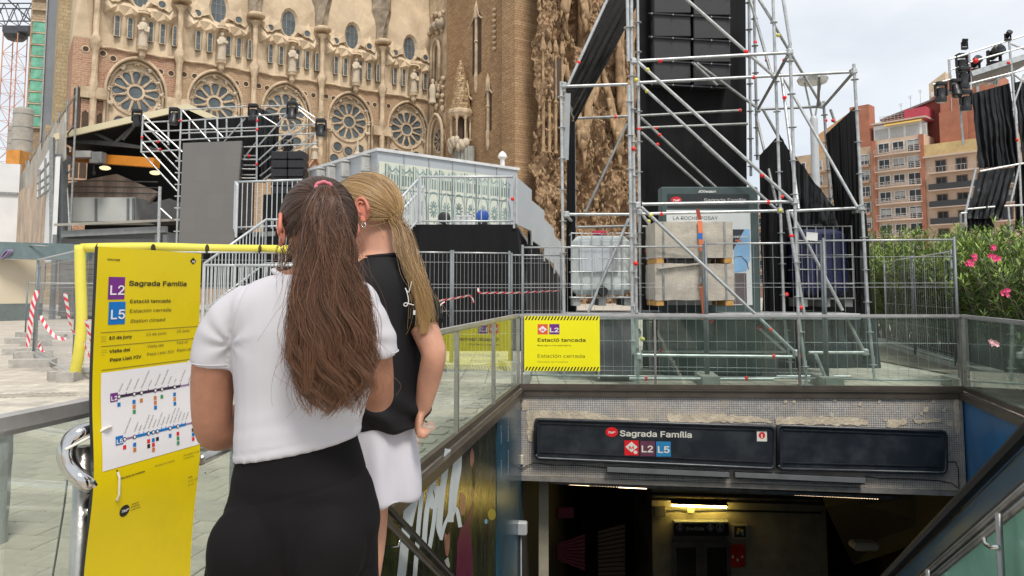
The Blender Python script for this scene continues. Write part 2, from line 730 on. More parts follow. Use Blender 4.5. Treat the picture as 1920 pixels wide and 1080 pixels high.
def wall_between(a, b, n, t, z0, z1, name, mat):
 mb = MB()
 a, b = V(a), V(b)
 mb.prism([V((a.x, a.y, z0)), V((b.x, b.y, z0)), V((b.x, b.y, z1)), V((a.x, a.y, z1))], -n * t)
 return struct(mb, name, mat)


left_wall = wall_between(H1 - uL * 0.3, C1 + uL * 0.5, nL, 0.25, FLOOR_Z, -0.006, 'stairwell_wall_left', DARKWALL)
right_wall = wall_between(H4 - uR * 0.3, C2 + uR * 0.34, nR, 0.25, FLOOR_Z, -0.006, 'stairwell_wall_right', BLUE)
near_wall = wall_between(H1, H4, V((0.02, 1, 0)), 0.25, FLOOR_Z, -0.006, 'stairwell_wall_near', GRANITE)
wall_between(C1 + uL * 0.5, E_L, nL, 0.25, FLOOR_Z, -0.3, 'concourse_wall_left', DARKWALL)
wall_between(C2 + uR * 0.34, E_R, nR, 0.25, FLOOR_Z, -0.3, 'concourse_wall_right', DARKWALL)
mb = MB()
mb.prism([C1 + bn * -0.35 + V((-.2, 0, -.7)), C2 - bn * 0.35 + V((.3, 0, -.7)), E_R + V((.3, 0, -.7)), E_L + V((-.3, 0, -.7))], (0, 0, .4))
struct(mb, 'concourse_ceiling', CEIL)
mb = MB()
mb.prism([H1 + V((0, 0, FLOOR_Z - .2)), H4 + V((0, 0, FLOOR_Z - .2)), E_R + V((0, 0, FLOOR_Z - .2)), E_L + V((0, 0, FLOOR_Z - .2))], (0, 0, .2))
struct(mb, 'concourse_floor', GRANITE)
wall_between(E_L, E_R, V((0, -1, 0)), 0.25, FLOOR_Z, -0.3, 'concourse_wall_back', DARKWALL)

# the lift wall of the concourse
LY = 16.4
lw0, lw1 = at(1222, 930, LY), at(1548, 930, LY)
lw0.z = lw1.z = 0
mb = MB()
mb.prism([V((lw0.x, LY, FLOOR_Z)), V((lw1.x, LY, FLOOR_Z)), V((lw1.x, LY, -0.7)), V((lw0.x, LY, -0.7))], (0, 2.5, 0))
lift_wall = struct(mb, 'lift_wall', OLIVE)

# stairs
uS = V((math.sin(math.radians(12)), math.cos(math.radians(12)), 0))
sS = V((uS.y, -uS.x, 0))
stairs = MB()
STEP = M('granite step', (0.24, 0.23, 0.21), 0.7, 0, 0.18, 12, 0.2, 60)
n_st = 36
rise, run = -FLOOR_Z / n_st, 0.275
base0 = V((H1.x + 0.03, NEAR, 0)) + sS * 0.12
sm = MB().box((0, 0, 0), (3.0, run + 0.03, rise - 0.004)).build('step', STEP)
stair_root = sm
sm['kind'] = 'structure'
sm.name = 'stairs'
for k in range(1, n_st):
 p = base0 + uS * (run * (k - .5) + 0.1) + sS * 1.5 + V((0, 0, -rise * k - rise / 2 + 0.0))
 o_ = inst('step', sm.data, sm, tuple(p - (base0 + uS * 0.05)))
sm.location = base0 + uS * 0.05
for ch in sm.children:
 ch.rotation_euler = (0, 0, -math.radians(12))
me0 = sm.data.copy()
sm.data = me0
for v_ in me0.vertices:
 v_.co = Vector_ = rotz(-math.radians(12)) @ v_.co + sS * 1.5 + V((0, 0.1, -rise / 2 - 0.01))

# --- lintel over the entrance with its mosaic and flaking plaster
def mosaic_mat():
 m = masonry('small grey mosaic tiles', (0.50, 0.475, 0.45), (0.39, 0.375, 0.365), (0.13, 0.115, 0.10), 0.030, 0.030, 0.45, 0.0035, 0.22, ((0.52, 0.44, 0.33), 0.85, 1.5), 0.4, 'xz', 0.0, 2.0)
 return m


MOSAIC = mosaic_mat()
PLASTER = M('flaking cream plaster', (0.55, 0.47, 0.35), 0.9, 0, 0.15, 6, 0.6, 25, dirt=((0.33, 0.29, 0.24), 0.6, 5))
BRONZE = M('brown steel channel', (0.14, 0.115, 0.09), 0.4, 0.6, 0.2, 4, dirt=((0.07, 0.06, 0.05), 0.4, 2))
zl0, zl1 = -1.16, -1.30
lint = MB()
a0, a1 = C1 + bx * 0.02, C2 - bx * 0.02
f = lambda p, z, o=0: V((p.x, p.y, z)) + bn * o
lint.prism([f(a0, zl0), f(a1, zl1), f(a1, -0.02), f(a0, -0.02)], -bn * 0.32)
lintel = struct(lint, 'entrance_lintel', MOSAIC)
# ragged plaster patches, a little proud of the mosaic
pl = MB()
Pl = f(C1, 0, 0.002)


def patch(pts, seed, ext=0.006):
 rr = random.Random(seed)
 out = []
 for i in range(len(pts)):
  a, b = pts[i], pts[(i + 1) % len(pts)]
  nseg = max(2, int(math.hypot(b[0] - a[0], b[1] - a[1]) / 7))
  for k in range(nseg):
   t = k / nseg
   j = 0 if k == 0 else 2.2
   out.append((a[0] + (b[0] - a[0]) * t + rr.uniform(-j, j), a[1] + (b[1] - a[1]) * t + rr.uniform(-j, j)))
 pl.prism([hit(x, y, Pl, bn) for x, y in out], bn * ext)


patch([(988, 772), (1082, 770), (1130, 778), (1150, 784), (1215, 786), (1215, 793), (1005, 786), (1000, 830), (990, 826)], 1)
patch([(1250, 779), (1330, 776), (1400, 780), (1440, 785), (1450, 792), (1255, 792)], 2)
patch([(1452, 783), (1560, 781), (1610, 785), (1628, 790), (1622, 797), (1455, 796)], 3)
patch([(1664, 788), (1700, 786), (1702, 792), (1672, 806), (1662, 800)], 4)
patch([(1712, 786), (1765, 786), (1768, 793), (1716, 793)], 5)
patch([(1788, 742), (1797, 741), (1800, 800), (1794, 830), (1790, 790)], 6)
patch([(1612, 746), (1640, 743), (1644, 749), (1615, 750)], 7)
patch([(978, 752), (986, 750), (989, 768), (980, 770)], 8)
for s_, (x, y, r) in enumerate([(1472, 752, 3), (1488, 753, 3), (1514, 748, 4), (1565, 749, 4), (1612, 757, 4), (1750, 752, 4), (1735, 768, 5), (1728, 776, 3), (1782, 795, 5), (1700, 808, 4), (1560, 778, 3), (1660, 788, 3), (1770, 768, 4), (1648, 752, 3)]):
 patch([(x - r, y - r * .7), (x + r, y - r), (x + r * .8, y + r), (x - r, y + r * .6)], 20 + s_)
pl.build('plaster_patches', PLASTER, lintel)
mb = MB()
mb.beam(f(a0, zl0 - 0.035, -0.15), f(a1, zl1 - 0.035, -0.15), 0.34, 0.06)
mb.build('bottom_edge', M('worn metal edge', (0.3, 0.28, 0.25), 0.5, 0.4, 0.2, 5), lintel)
mb = MB()
mb.beam(f(a0, -0.045, 0.012), f(a1, -0.045, 0.012), 0.03, 0.085)
mb.beam(f(a0, 0.012, 0.0), f(a1, 0.012, 0.0), 0.09, 0.02)
mb.build('steel_channel', BRONZE, lintel)

# side panels of the stairwell
f2 = lambda p, z, o: V((p.x, p.y, z)) + nL * o
wallpt = lambda px: hit(px, 700, C1, nL)
pw = wallpt(929)
mb = MB()
t0, t1 = V((pw.x, pw.y, 0)), C1 - uL * 0.02
mb.prism([f2(t0, FLOOR_Z, 0), f2(t1, FLOOR_Z, 0), f2(t1, -0.09, 0), f2(t0, -0.09, 0)], nL * 0.02)
teal_panel = mb.build('wall_panel', TEAL, left_wall)
mb = MB()
mb.beam(H1 + nL * 0.03 + V((0, 0, -0.045)), C1 + nL * 0.03 + V((0, 0, -0.045)), 0.06, 0.085)
mb.build('steel_channel', BRONZE, left_wall)
mb = MB()
mb.beam(H4 + nR * 0.03 + V((0, 0, -0.045)), C2 + nR * 0.03 + V((0, 0, -0.045)), 0.06, 0.085)
mb.build('steel_channel', BRONZE, right_wall)

# vertical white wording on the teal panel (rotated a quarter turn)
mb = MB()
TP = C1 + nL * 0.024
for (px, y0, y1, s) in ((941, 830, 797, 'Línies L2'), (954, 826, 781, 'Metro L5'), (941, 893, 862, 'Barcelona'), (954, 888, 843, 'i Catalunya')):
 a, b = hit(px, y0, TP, nL), hit(px, y1, TP, nL)
 mb.text(s, a, UP, -uL, 0.10, (b - a).length, ext=-0.002)
mb.build('wall_wording', M('pale lettering', (0.5, 0.58, 0.62), 0.5), left_wall)

# small boxes and conduit on the corner
GREYBOX = M('grey plastic box', (0.42, 0.43, 0.43), 0.5, 0, 0.08)
c = hit(977, 990, C1 + nL * 0.05, nL)
t_ = thing('junction_box', 'small grey junction box low on the teal wall panel', 'junction box', c)
MB().bbox(c, (0.16, 0.12, 0.17), 0.015, rotz(-AL)).build('box_body', GREYBOX, t_)
MB().tube(c + V((0, 0, -0.08)), c + V((0, 0, -1.4)), 0.012, 6).build('conduit', GREYBOX, t_)
c = hit(978, 862, f(C1, 0, 0.03), bn)
t_ = thing('emergency_lamp', 'small cream alarm box on the corner of the mosaic lintel', 'alarm box', c)
MB().bbox(c, (0.05, 0.05, 0.13), 0.01).build('box_body', M('cream plastic', (0.55, 0.5, 0.4), 0.5), t_)
cb = MB()
cpts = [hit(x, y, f(C1, 0, 0.02), bn) for x, y in ((978, 880), (990, 872), (1004, 868), (1040, 872), (1085, 872), (1137, 877))]
cb.path(cpts, 0.006, 6)
tag(cb.build('cable', BLACKRUB), 'thin black cable run along the mosaic lintel below the station sign', 'cable')
cb = MB()
cb.path([hit(x, y, f(C1, 0, 0.02), bn) for x, y in ((1622, 893), (1650, 897), (1700, 898), (1760, 901), (1785, 906), (1798, 917))], 0.006, 6)
tag(cb.build('cable', BLACKRUB), 'thin cable drooping under the blank dark sign box at the bottom edge', 'cable')
cb = MB()
cb.path([hit(x, y, f(C1, 0, 0.02), bn) for x, y in ((1775, 866), (1792, 866), (1797, 880), (1798, 915))], 0.006, 6)
tag(cb.build('cable', BLACKRUB), 'short cable looping down beside the blue wall panel corner', 'cable')

# ------------------------------------------------------------------ glass railings round the stairwell
GLASS = glass('green tinted glass', (0.93, 0.98, 0.945), 0.95, 0.04, k=0.33)
GLASSD = glass('dusty green glass', (0.86, 0.935, 0.905), 0.9, 0.05, k=0.6)
GLASSR = glass('grimy green glass', (0.82, 0.92, 0.87), 0.85, 0.10, k=0.5)
RH = 1.05
RAILST = M('satin steel rail', (.50, .49, .48), .38, .55, .12, 5, .05, 60, dirt=((.25, .22, .19), .4, 2.2))


def railing(label, a, b, posts, gmat, inward, cat='railing', ends=(True, True), rail_r=0.03):
 u = (b - a).normalized()
 t = thing('glass_railing', label, cat, (a.x, a.y, 0), group='glass railings round the stairwell')
 mb = MB()
 mb.beam(a + UP * (RH - 0.02), b + UP * (RH - 0.02), rail_r * 1.8, 0.036)
 mb.beam(a + UP * (RH - 0.046), b + UP * (RH - 0.046), rail_r * 0.9, 0.016)
 mb.build('top_rail', RAILST, t)
 mb = MB()
 mb.beam(a + UP * 0.055, b + UP * 0.055, 0.05, 0.06)
 mb.build('bottom_rail', BRONZE, t)
 L = (b - a).length
 for s in posts:
  p = a + u * s
  m2 = MB().box(p + UP * (RH / 2 + 0.01), (0.03, 0.042, RH - 0.07), basis(u, V((-u.y, u.x, 0)), UP))
  m2.build('post', STEEL, t)
 ss = sorted(posts)
 for s0, s1 in zip(ss[:-1], ss[1:]):
  p0, p1 = a + u * (s0 + 0.035), a + u * (s1 - 0.035)
  m2 = MB()
  m2.prism([p0 + UP * 0.09, p1 + UP * 0.09, p1 + UP * (RH - 0.055), p0 + UP * (RH - 0.055)], V((-u.y, u.x, 0)) * 0.012)
  m2.build('glass_pane', gmat, t)
 return t


aL = C1 - uL * 9.6
LL = 9.6
post_s = [LL - 0.02, LL - 1.83, LL - 3.6, LL - 5.4, LL - 7.2, LL - 9.0]
rail_left = railing('long glass railing beside the two women, running towards the yellow notice', aL - nL * 0.02, C1 - nL * 0.02, post_s, GLASS, nL)
Lb = (C2 - C1).length
ps = [0.03]
for px in (1228, 1497):
 h_ = hit(px, 660, C1, bn)
 ps.append((h_ - C1).dot(bx))
ps.append(Lb - 0.03)
rail_back = railing('glass railing above the station entrance sign with the yellow closed notice on it', C1 + bn * 0.02, C2 + bn * 0.02, ps, GLASSD, bn)
aR = C2 - uR * 7.4
rail_right = railing('glass railing in front of the oleander bushes', C2 - nR * 0.02, aR - nR * 0.02, [0.03, 2.9, 5.2, 7.38], GLASSR, nR)

# ------------------------------------------------------------------ escalator and its right-hand rails
SLOPE = -0.66
rdir = V((0.236, 0.972, SLOPE)).normalized()


def dline(px0, py0, px1, py1, Yn):
 """a line falling with the stairs through two sightings, the nearer one at distance Yn"""
 d0, d1 = ray(px0, py0), ray(px1, py1)
 o = V((0, 0, CAM_H))
 A = o + d0 * (Yn / d0.y)
 # farther point: on ray 1, in the vertical plane through A along the stair direction
 n = V((rdir.y, -rdir.x, 0)).normalized()
 t = (A - o).dot(n) / d1.dot(n)
 B = o + d1 * t
 return A, B


esc = thing('escalator', 'escalator with black handrail going down on the far side of the stairs', 'escalator', (2.3, 3.4, 0))
A, B = dline(1912, 812, 1657, 1080, 3.7)
dv = (B - A).normalized()
side = V((dv.y, -dv.x, 0)).normalized()
upv = side.cross(dv)
if upv.z < 0: upv = -upv
A2, B2 = A - dv * 1.2, B + dv * 2.5
R_ = basis(side, dv, upv)
Ln = (B2 - A2).length
Cn = (A2 + B2) / 2
MB().bbox(Cn - upv * 0.02, (0.085, Ln, 0.05), 0.02, R_).build('handrail', BLACKRUB, esc)
MB().box(Cn + side * 0.075 - upv * 0.05, (0.07, Ln, 0.03), R_).build('deck_trim', M('beige worn metal trim', (0.36, 0.33, 0.26), 0.4, 0.5, 0.15, 3), esc)
MB().box(Cn + side * 0.02 - upv * 0.36, (0.02, Ln, 0.56), R_).build('balustrade', M('grey blue balustrade', (0.06, 0.11, 0.15), 0.3, 0.2, 0.15, 2), esc)
MB().box(Cn + side * 0.13 - upv * 0.62, (0.26, Ln, 0.05), R_).build('skirt_deck', DARKMET, esc)
mbs = MB()
for k in range(26):
 c = A2 + dv * (0.3 + k * 0.36) + side * 0.62 - upv * 0.9
 mbs.box(c, (0.78, 0.4, 0.02))
mbs.build('escalator_steps', DARKMET, esc)
MB().box(Cn + side * 1.22 - upv * 0.36, (0.02, Ln, 0.56), R_).build('balustrade', D.materials['grey blue balustrade'], esc)
MB().bbox(Cn + side * 1.22 - upv * 0.02, (0.085, Ln, 0.05), 0.02, R_).build('handrail', BLACKRUB, esc)

# sloping glass side rail nearest to the camera
gr = thing('sloping_handrail', 'sloping steel handrail with green glass panel beside the escalator', 'handrail', (2.6, 3.0, 0))
A, B = dline(1920, 915, 1735, 1080, 2.6)
A2, B2 = A - dv * 1.0, B + dv * 2.2
Ln = (B2 - A2).length
Cn = (A2 + B2) / 2
DKST = M('dull dark steel', (.22, .22, .215), .35, .8, .2, 5)
MB().path([A2, B2], 0.014, 10).build('upper_bar', DKST, gr, True)
MB().path([A2 + UP * .022, B2 + UP * .022], 0.010, 8).build('dark_seal', BLACKRUB, gr, True)
A3, B3 = dline(1920, 942, 1758, 1080, 2.6)
o3 = A3 - A
MB().path([A2 + o3, B2 + o3], 0.015, 10).build('lower_bar', DKST, gr, True)
MB().path([A2 + o3 * 0.55 + side * .02, B2 + o3 * 0.55 + side * .02], 0.010, 8).build('dark_seal', BLACKRUB, gr, True)
gp = MB()
g0, g1 = A2 + o3 * 1.25, B2 + o3 * 1.25
gp.prism([g0, g1, g1 - UP * 1.5, g0 - UP * 1.5], side * 0.012)
gp.build('glass_panel', M('sea green back painted glass', (0.20, 0.40, 0.31), 0.12, 0, 0.12, 1.5, dirt=((0.3, 0.5, 0.42), 0.4, 2.5)), gr)
ps_ = hit(1872, 962, A + o3 - side * 0.05, side)
MB().path([ps_ - UP * 0.0, ps_ - UP * 0.9], 0.012, 10).build('stanchion', DKST, gr, True)
br = [hit(x, y, A + o3 - side * 0.06, side) for x, y in ((1845, 1008), (1848, 1020), (1858, 1027), (1872, 1026))]
MB().path(br, 0.008, 8).build('bracket', CHROME, gr, True)
ps_ = hit(1740, 1064, A + o3 * 0.3 - side * 0.04, side)
MB().path([ps_ - UP * 0.01, ps_ - UP * 0.4], 0.012, 10).build('stanchion', DKST, gr, True)

# handrail on the stairwell's left wall
hr = thing('wall_handrail', 'dark double handrail sloping down the wall below the poster', 'handrail', (-0.8, 4.5, -0.3))
Ph = C1 + nL * 0.12
a, b = hit(722, 945, Ph, nL), hit(846, 1078, Ph, nL)
dd = (b - a).normalized()
a, b = a - dd * 0.3, b + dd * 5.0
uph = nL.cross(dd)
if uph.z < 0: uph = -uph
MB().bbox((a + b) / 2, (0.05, (b - a).length, 0.035), 0.012, basis(nL, dd, uph)).build('rail', M('dark bronze rail', (0.03, 0.027, 0.023), 0.3, 0.6, 0.2, 5), hr)
MB().bbox((a + b) / 2 - uph * 0.075, (0.035, (b - a).length, 0.05), 0.012, basis(nL, dd, uph)).build('rail', M('worn brown steel', (0.16, 0.14, 0.115), 0.35, 0.7, 0.2, 5), hr)
for k in range(5):
 p = a + dd * (0.7 + k * 1.2)
 MB().path([p - uph * 0.05, p - uph * 0.14, p - uph * 0.16 - nL * 0.12], 0.008, 6).build('bracket', CHROME, hr, True)

# ------------------------------------------------------------------ wall poster with people and hand-painted greeting
po = thing('wall_poster', 'large dark green poster with painted white greeting on the stairwell wall', 'poster', (H1.x, NEAR + 1, -1))
q0, q1 = H1 + uL * 0.15, V((pw.x, pw.y, 0)) - uL * 0.02


def poster_mat():
 m = M('dark foliage print', (0.02, 0.024, 0.015), 0.25, 0, 0.5, 3, dirt=((0.06, 0.075, 0.015), 0.8, 1.3), stretch=(3, 3, 0.7))
 return m


mb = MB()
mb.prism([f2(q0, -4.2, 0), f2(q1, -4.2, 0), f2(q1, -0.10, 0), f2(q0, -0.10, 0)], nL * 0.012)
mb.build('print', poster_mat(), po)
PW = lambda zx, zy, e=0.0135: hit(720 + zx / 4.154, 820 + zy / 4.154, C1 + nL * e, nL)


def stroke(mb, pts, ws, e=0.0135):
 """a painted brush stroke traced on the wall: polygon of varying width"""
 L, Rr = [], []
 for i, p in enumerate(pts):
  q = pts[min(i + 1, len(pts) - 1)]
  o = pts[max(i - 1, 0)]
  tx, ty = q[0] - o[0], q[1] - o[1]
  ln = math.hypot(tx, ty) or 1
  w = ws[i] if isinstance(ws, list) else ws
  L.append(PW(p[0] - ty / ln * w, p[1] + tx / ln * w, e))
  Rr.append(PW(p[0] + ty / ln * w, p[1] - tx / ln * w, e))
 n = len(pts)
 mb.add(L + Rr, [(i, i + 1, n + i + 1, n + i) for i in range(n - 1)])


def smooth_pts(pts, k=5):
 out = []
 n = len(pts)
 for i in range(n - 1):
  p0, p1, p2, p3 = pts[max(i - 1, 0)], pts[i], pts[i + 1], pts[min(i + 2, n - 1)]
  for j in range(k):
   t = j / k
   out.append(tuple(0.5 * (2 * p1[d] + (p2[d] - p0[d]) * t + (2 * p0[d] - 5 * p1[d] + 4 * p2[d] - p3[d]) * t * t + (3 * p1[d] - p0[d] - 3 * p2[d] + p3[d]) * t ** 3) for d in range(len(p1))))
 out.append(tuple(pts[-1]))
 return out


mb = MB()
stroke(mb, smooth_pts([(200, 300), (188, 540), (168, 760), (150, 950), (132, 1110)]), 34)
stroke(mb, smooth_pts([(205, 690), (232, 560), (262, 450), (290, 410), (285, 520), (268, 700), (258, 860), (246, 1000), (240, 1100)]), 17, 0.0142)
stroke(mb, smooth_pts([(312, 840), (322, 690), (335, 560), (360, 430), (395, 340), (412, 330)]), 19)
stroke(mb, smooth_pts([(350, 420), (385, 540), (420, 470), (410, 380)]), 26, 0.0142)
stroke(mb, smooth_pts([(400, 480), (392, 620), (372, 760), (352, 870)]), 16, 0.0149)
stroke(mb, smooth_pts([(498, 90), (478, 240), (452, 430), (436, 600), (430, 720), (444, 800)]), [24] * 20 + [20, 17, 14, 10, 8, 6])
stroke(mb, smooth_pts([(444, 800), (470, 690), (500, 620), (520, 560)]), 12, 0.0142)
stroke(mb, smooth_pts([(588, 85), (560, 210), (535, 380), (522, 560), (520, 660)]), 22)
stroke(mb, smooth_pts([(592, 90), (588, 240), (560, 420), (545, 560)]), 15, 0.0149)
stroke(mb, smooth_pts([(520, 640), (550, 560), (572, 580), (594, 700)]), 15, 0.0142)
mb.build('painted_greeting', M('white paint script', (0.62, 0.66, 0.66), 0.5, 0, 0.06), po)
SKINP = M('printed skin tone', (0.28, 0.13, 0.09), 0.35, 0, 0.2, 8)
WINE = M('printed wine red shirt', (0.12, 0.018, 0.045), 0.35, 0, 0.25, 6, stretch=(4, 4, 1))


def pfig(mat, name, shapes, e):
 for sh in shapes:
  MB().poly([PW(x, y, e) for x, y in sh]).build(name, mat, po)


ell = lambda cx, cy, rx, ry, n=14: [(cx + rx * math.cos(2 * PI * k / n), cy + ry * math.sin(2 * PI * k / n)) for k in range(n)]
pfig(WINE, 'printed_shirt', [[(570, 820), (600, 700), (645, 650), (672, 700), (690, 900), (692, 1090), (560, 1090)], [(640, 660), (668, 570), (690, 480), (702, 500), (685, 620), (668, 700)]], 0.0128)
pfig(SKINP, 'printed_skin', [ell(612, 520, 26, 90), ell(690, 440, 12, 55), ell(685, 160, 17, 75), ell(492, 800, 22, 130)], 0.0131)
pfig(M('printed dark hair', (0.012, 0.01, 0.008), 0.4), 'printed_hair', [ell(490, 700, 24, 60), ell(700, 300, 14, 110)], 0.0134)
pfig(M('printed pale collar', (0.4, 0.4, 0.36), 0.4), 'printed_collar', [[(470, 960), (500, 930), (515, 1000), (500, 1030)]], 0.0137)
pfig(M('printed yellow hat', (0.3, 0.24, 0.03), 0.4), 'printed_hat', [ell(840, 600, 32, 45)], 0.0131)
pfig(M('printed blue brim', (0.15, 0.4, 0.5), 0.4), 'printed_hat', [ell(795, 655, 12, 20)], 0.0134)
# ================================================================== THE BASILICA (local frames: x along the wall, -y towards the viewer, z up)
SAND = M('smooth pale sandstone', (0.60, 0.48, 0.335), 0.85, 0, 0.12, 0.35, 0.1, 6, dirt=((0.30, 0.21, 0.13), 0.45, 0.22), spec=0.2)
SAND2 = M('carved sandstone', (0.56, 0.44, 0.305), 0.85, 0, 0.2, 0.8, 0.5, 5, dirt=((0.22, 0.15, 0.09), 0.5, 0.6), spec=0.2)
SANDPALE = M('cream carved figure', (0.56, 0.48, 0.37), 0.8, 0, 0.15, 1.5, 0.3, 8, dirt=((0.3, 0.23, 0.16), 0.4, 1.5), spec=0.2)
GREYSTONE = M('weathered grey stone', (0.36, 0.30, 0.225), 0.9, 0, 0.3, 0.7, 0.9, 3, dirt=((0.20, 0.165, 0.13), 0.8, 0.8), spec=0.15)
BRICKRED = masonry('red coursed stone', (0.40, 0.23, 0.15), (0.33, 0.15, 0.095), (0.45, 0.36, 0.26), 0.55, 0.22, 0.9, 0.025, 0.3, ((0.47, 0.35, 0.23), 0.6, 0.3))
BRICKPALE = masonry('pale coursed sandstone', (0.46, 0.34, 0.22), (0.40, 0.28, 0.175), (0.32, 0.23, 0.145), 0.6, 0.24, 0.9, 0.025, 0.3, ((0.36, 0.2, 0.13), 0.5, 0.22))
BRICKTAN = masonry('tan coursed stone', (0.47, 0.315, 0.18), (0.36, 0.225, 0.12), (0.24, 0.155, 0.09), 0.62, 0.26, 0.9, 0.025, 0.4, ((0.19, 0.12, 0.07), 0.6, 0.16))
YELSTONE = masonry('yellow mottled stone', (0.46, 0.37, 0.23), (0.38, 0.30, 0.18), (0.28, 0.21, 0.13), 0.8, 0.4, 0.9, 0.02, 0.3, ((0.22, 0.18, 0.14), 0.6, 0.25))
LEADGLASS = M('grey blue leaded glass', (0.085, 0.105, 0.115), 0.5, 0, 0.25, 1.0)
LEADBAR = M('pale lead bar', (0.32, 0.31, 0.28), 0.6)
RECESS_SHADE = M('painted recess shade', (0.07, 0.045, 0.03), 0.9, 0, 0.2, 1)  # dark colour painted for the shade inside openings, many of them flat

BD = math.atan2(0.568, 0.823)
nave = thing('basilica_nave', 'tall sandstone church nave wall with wheel windows and zigzag gables', 'church', (-37.4, 72, 0), BD)
NB = lambda mb, name, mat, parent=None, smooth=False, auto=None: mb.build(name, mat, parent or nave, smooth, True, auto)
X, Z = V((1, 0, 0)), V((0, 0, 1))
YO = V((0, -1, 0))

# lower masonry with the big pointed recesses left open
BAY = 7.5
arch_w, spring, apex = 2.75, 20.9, 24.55


def arch_pts(cx, w, z0, zs, za, n=9):
 pts = [(cx - w, z0)]
 for k in range(n + 1):
  t = k / n
  a = PI * 0.5 * t
  pts.append((cx - w * math.cos(a) ** 0.9 if t < 1 else cx, zs + (za - zs) * math.sin(a * 0.9) / math.sin(PI * .45)))
 half = pts[:]
 for p in reversed(half[:-1]):
  pts.append((2 * cx - p[0], p[1]))
 return pts


def wall_with_arch(mb, x0, x1, z0, z1, y, ap):
 """front wall panel with an arch-shaped hole (ap from left foot over the apex to right foot, feet at z0)"""
 n = len(ap)
 top = []
 for i, p in enumerate(ap):
  top.append((x0 + (x1 - x0) * i / (n - 1), z1))
 vs = [V((p[0], y, p[1])) for p in ap] + [V((p[0], y, p[1])) for p in top] + [V((x0, y, z0)), V((x1, y, z0))]
 fs = [(i, i + 1, n + i + 1, n + i) for i in range(n - 1)]
 fs.append((2 * n, 0, n))
 fs.append((n - 1, 2 * n + 1, 2 * n - 1))
 mb.add(vs, fs)


BASE_Z = -0.3
lw = MB()
lw2 = MB()
for i in range(5):
 cx = BAY * i
 x0, x1 = cx - 3.75, cx + 3.75
 if i == 4: x1 = cx + 2.9
 wall_with_arch(lw if i == 0 else lw2, x0, x1, BASE_Z, 25.05, 0, arch_pts(cx, arch_w, BASE_Z, spring, apex))
lw.add([V((-5.6, -.4, BASE_Z)), V((-3.75, -.4, BASE_Z)), V((-3.75, -.4, 25.6)), V((-5.6, -.4, 25.6)), V((-5.6, 6, BASE_Z)), V((-5.6, 6, 25.6)), V((-3.75, 0, BASE_Z)), V((-3.75, 0, 25.05))], [(0, 1, 2, 3), (4, 0, 3, 5), (1, 6, 7, 2)])
NB(lw, 'lower_wall', BRICKRED)
NB(lw2, 'lower_wall', BRICKPALE)
mold, back = MB(), MB()
for i in range(5):
 cx = BAY * i
 ap = arch_pts(cx, arch_w, BASE_Z, spring, apex, 12)
 back.prism([V((p[0], 0.55, p[1])) for p in ap], (0, 0.3, 0))
 for w, y, r in ((0, -0.05, 0.16), (0.28, 0.28, 0.13)):
  a2 = arch_pts(cx, arch_w - w, 10, spring, apex - w * 1.3, 12)
  mold.path([V((p[0], y, p[1])) for p in a2], r, 6)
 # reveal
 n_ = len(ap)
 vs = [V((p[0], 0, p[1])) for p in ap] + [V((p[0], .6, p[1])) for p in ap]
 back.add(vs, [(k, k + 1, n_ + k + 1, n_ + k) for k in range(n_ - 1)])
NB(back, 'recessed_panels', SAND)
o_ = NB(mold, 'arch_mouldings', SAND2, smooth=True)
cor = MB()
wav = [V((-5.6 + k * 0.4, -0.18 - .05 * math.sin(k * 1.7), 25.05 + 0.05 * math.sin(k * 0.9) + (0.5 * max(0, 1 - abs((-5.6 + k * .4 + 4.6)) / 1.0)))) for k in range(98)]
cor.path(wav, 0.13, 6)
NB(cor, 'cornice', SAND2, smooth=True)

# wheel windows
rose_m = {}


def petal(r0, r1, w0, w1, a, cz, cx, y, ext):
 pts = []
 ca, sa = math.cos(a), math.sin(a)
 prof = [(r0, -w0), (r1 - w1, -w1)] + [(r1 - w1 + w1 * math.sin(t), -w1 * math.cos(t)) for t in (PI * .2, PI * .35, PI * .5, PI * .65, PI * .8)] + [(r1 - w1, w1), (r0, w0)]
 return [V((cx + r * ca - q * sa, y, cz + r * sa + q * ca)) for r, q in prof]


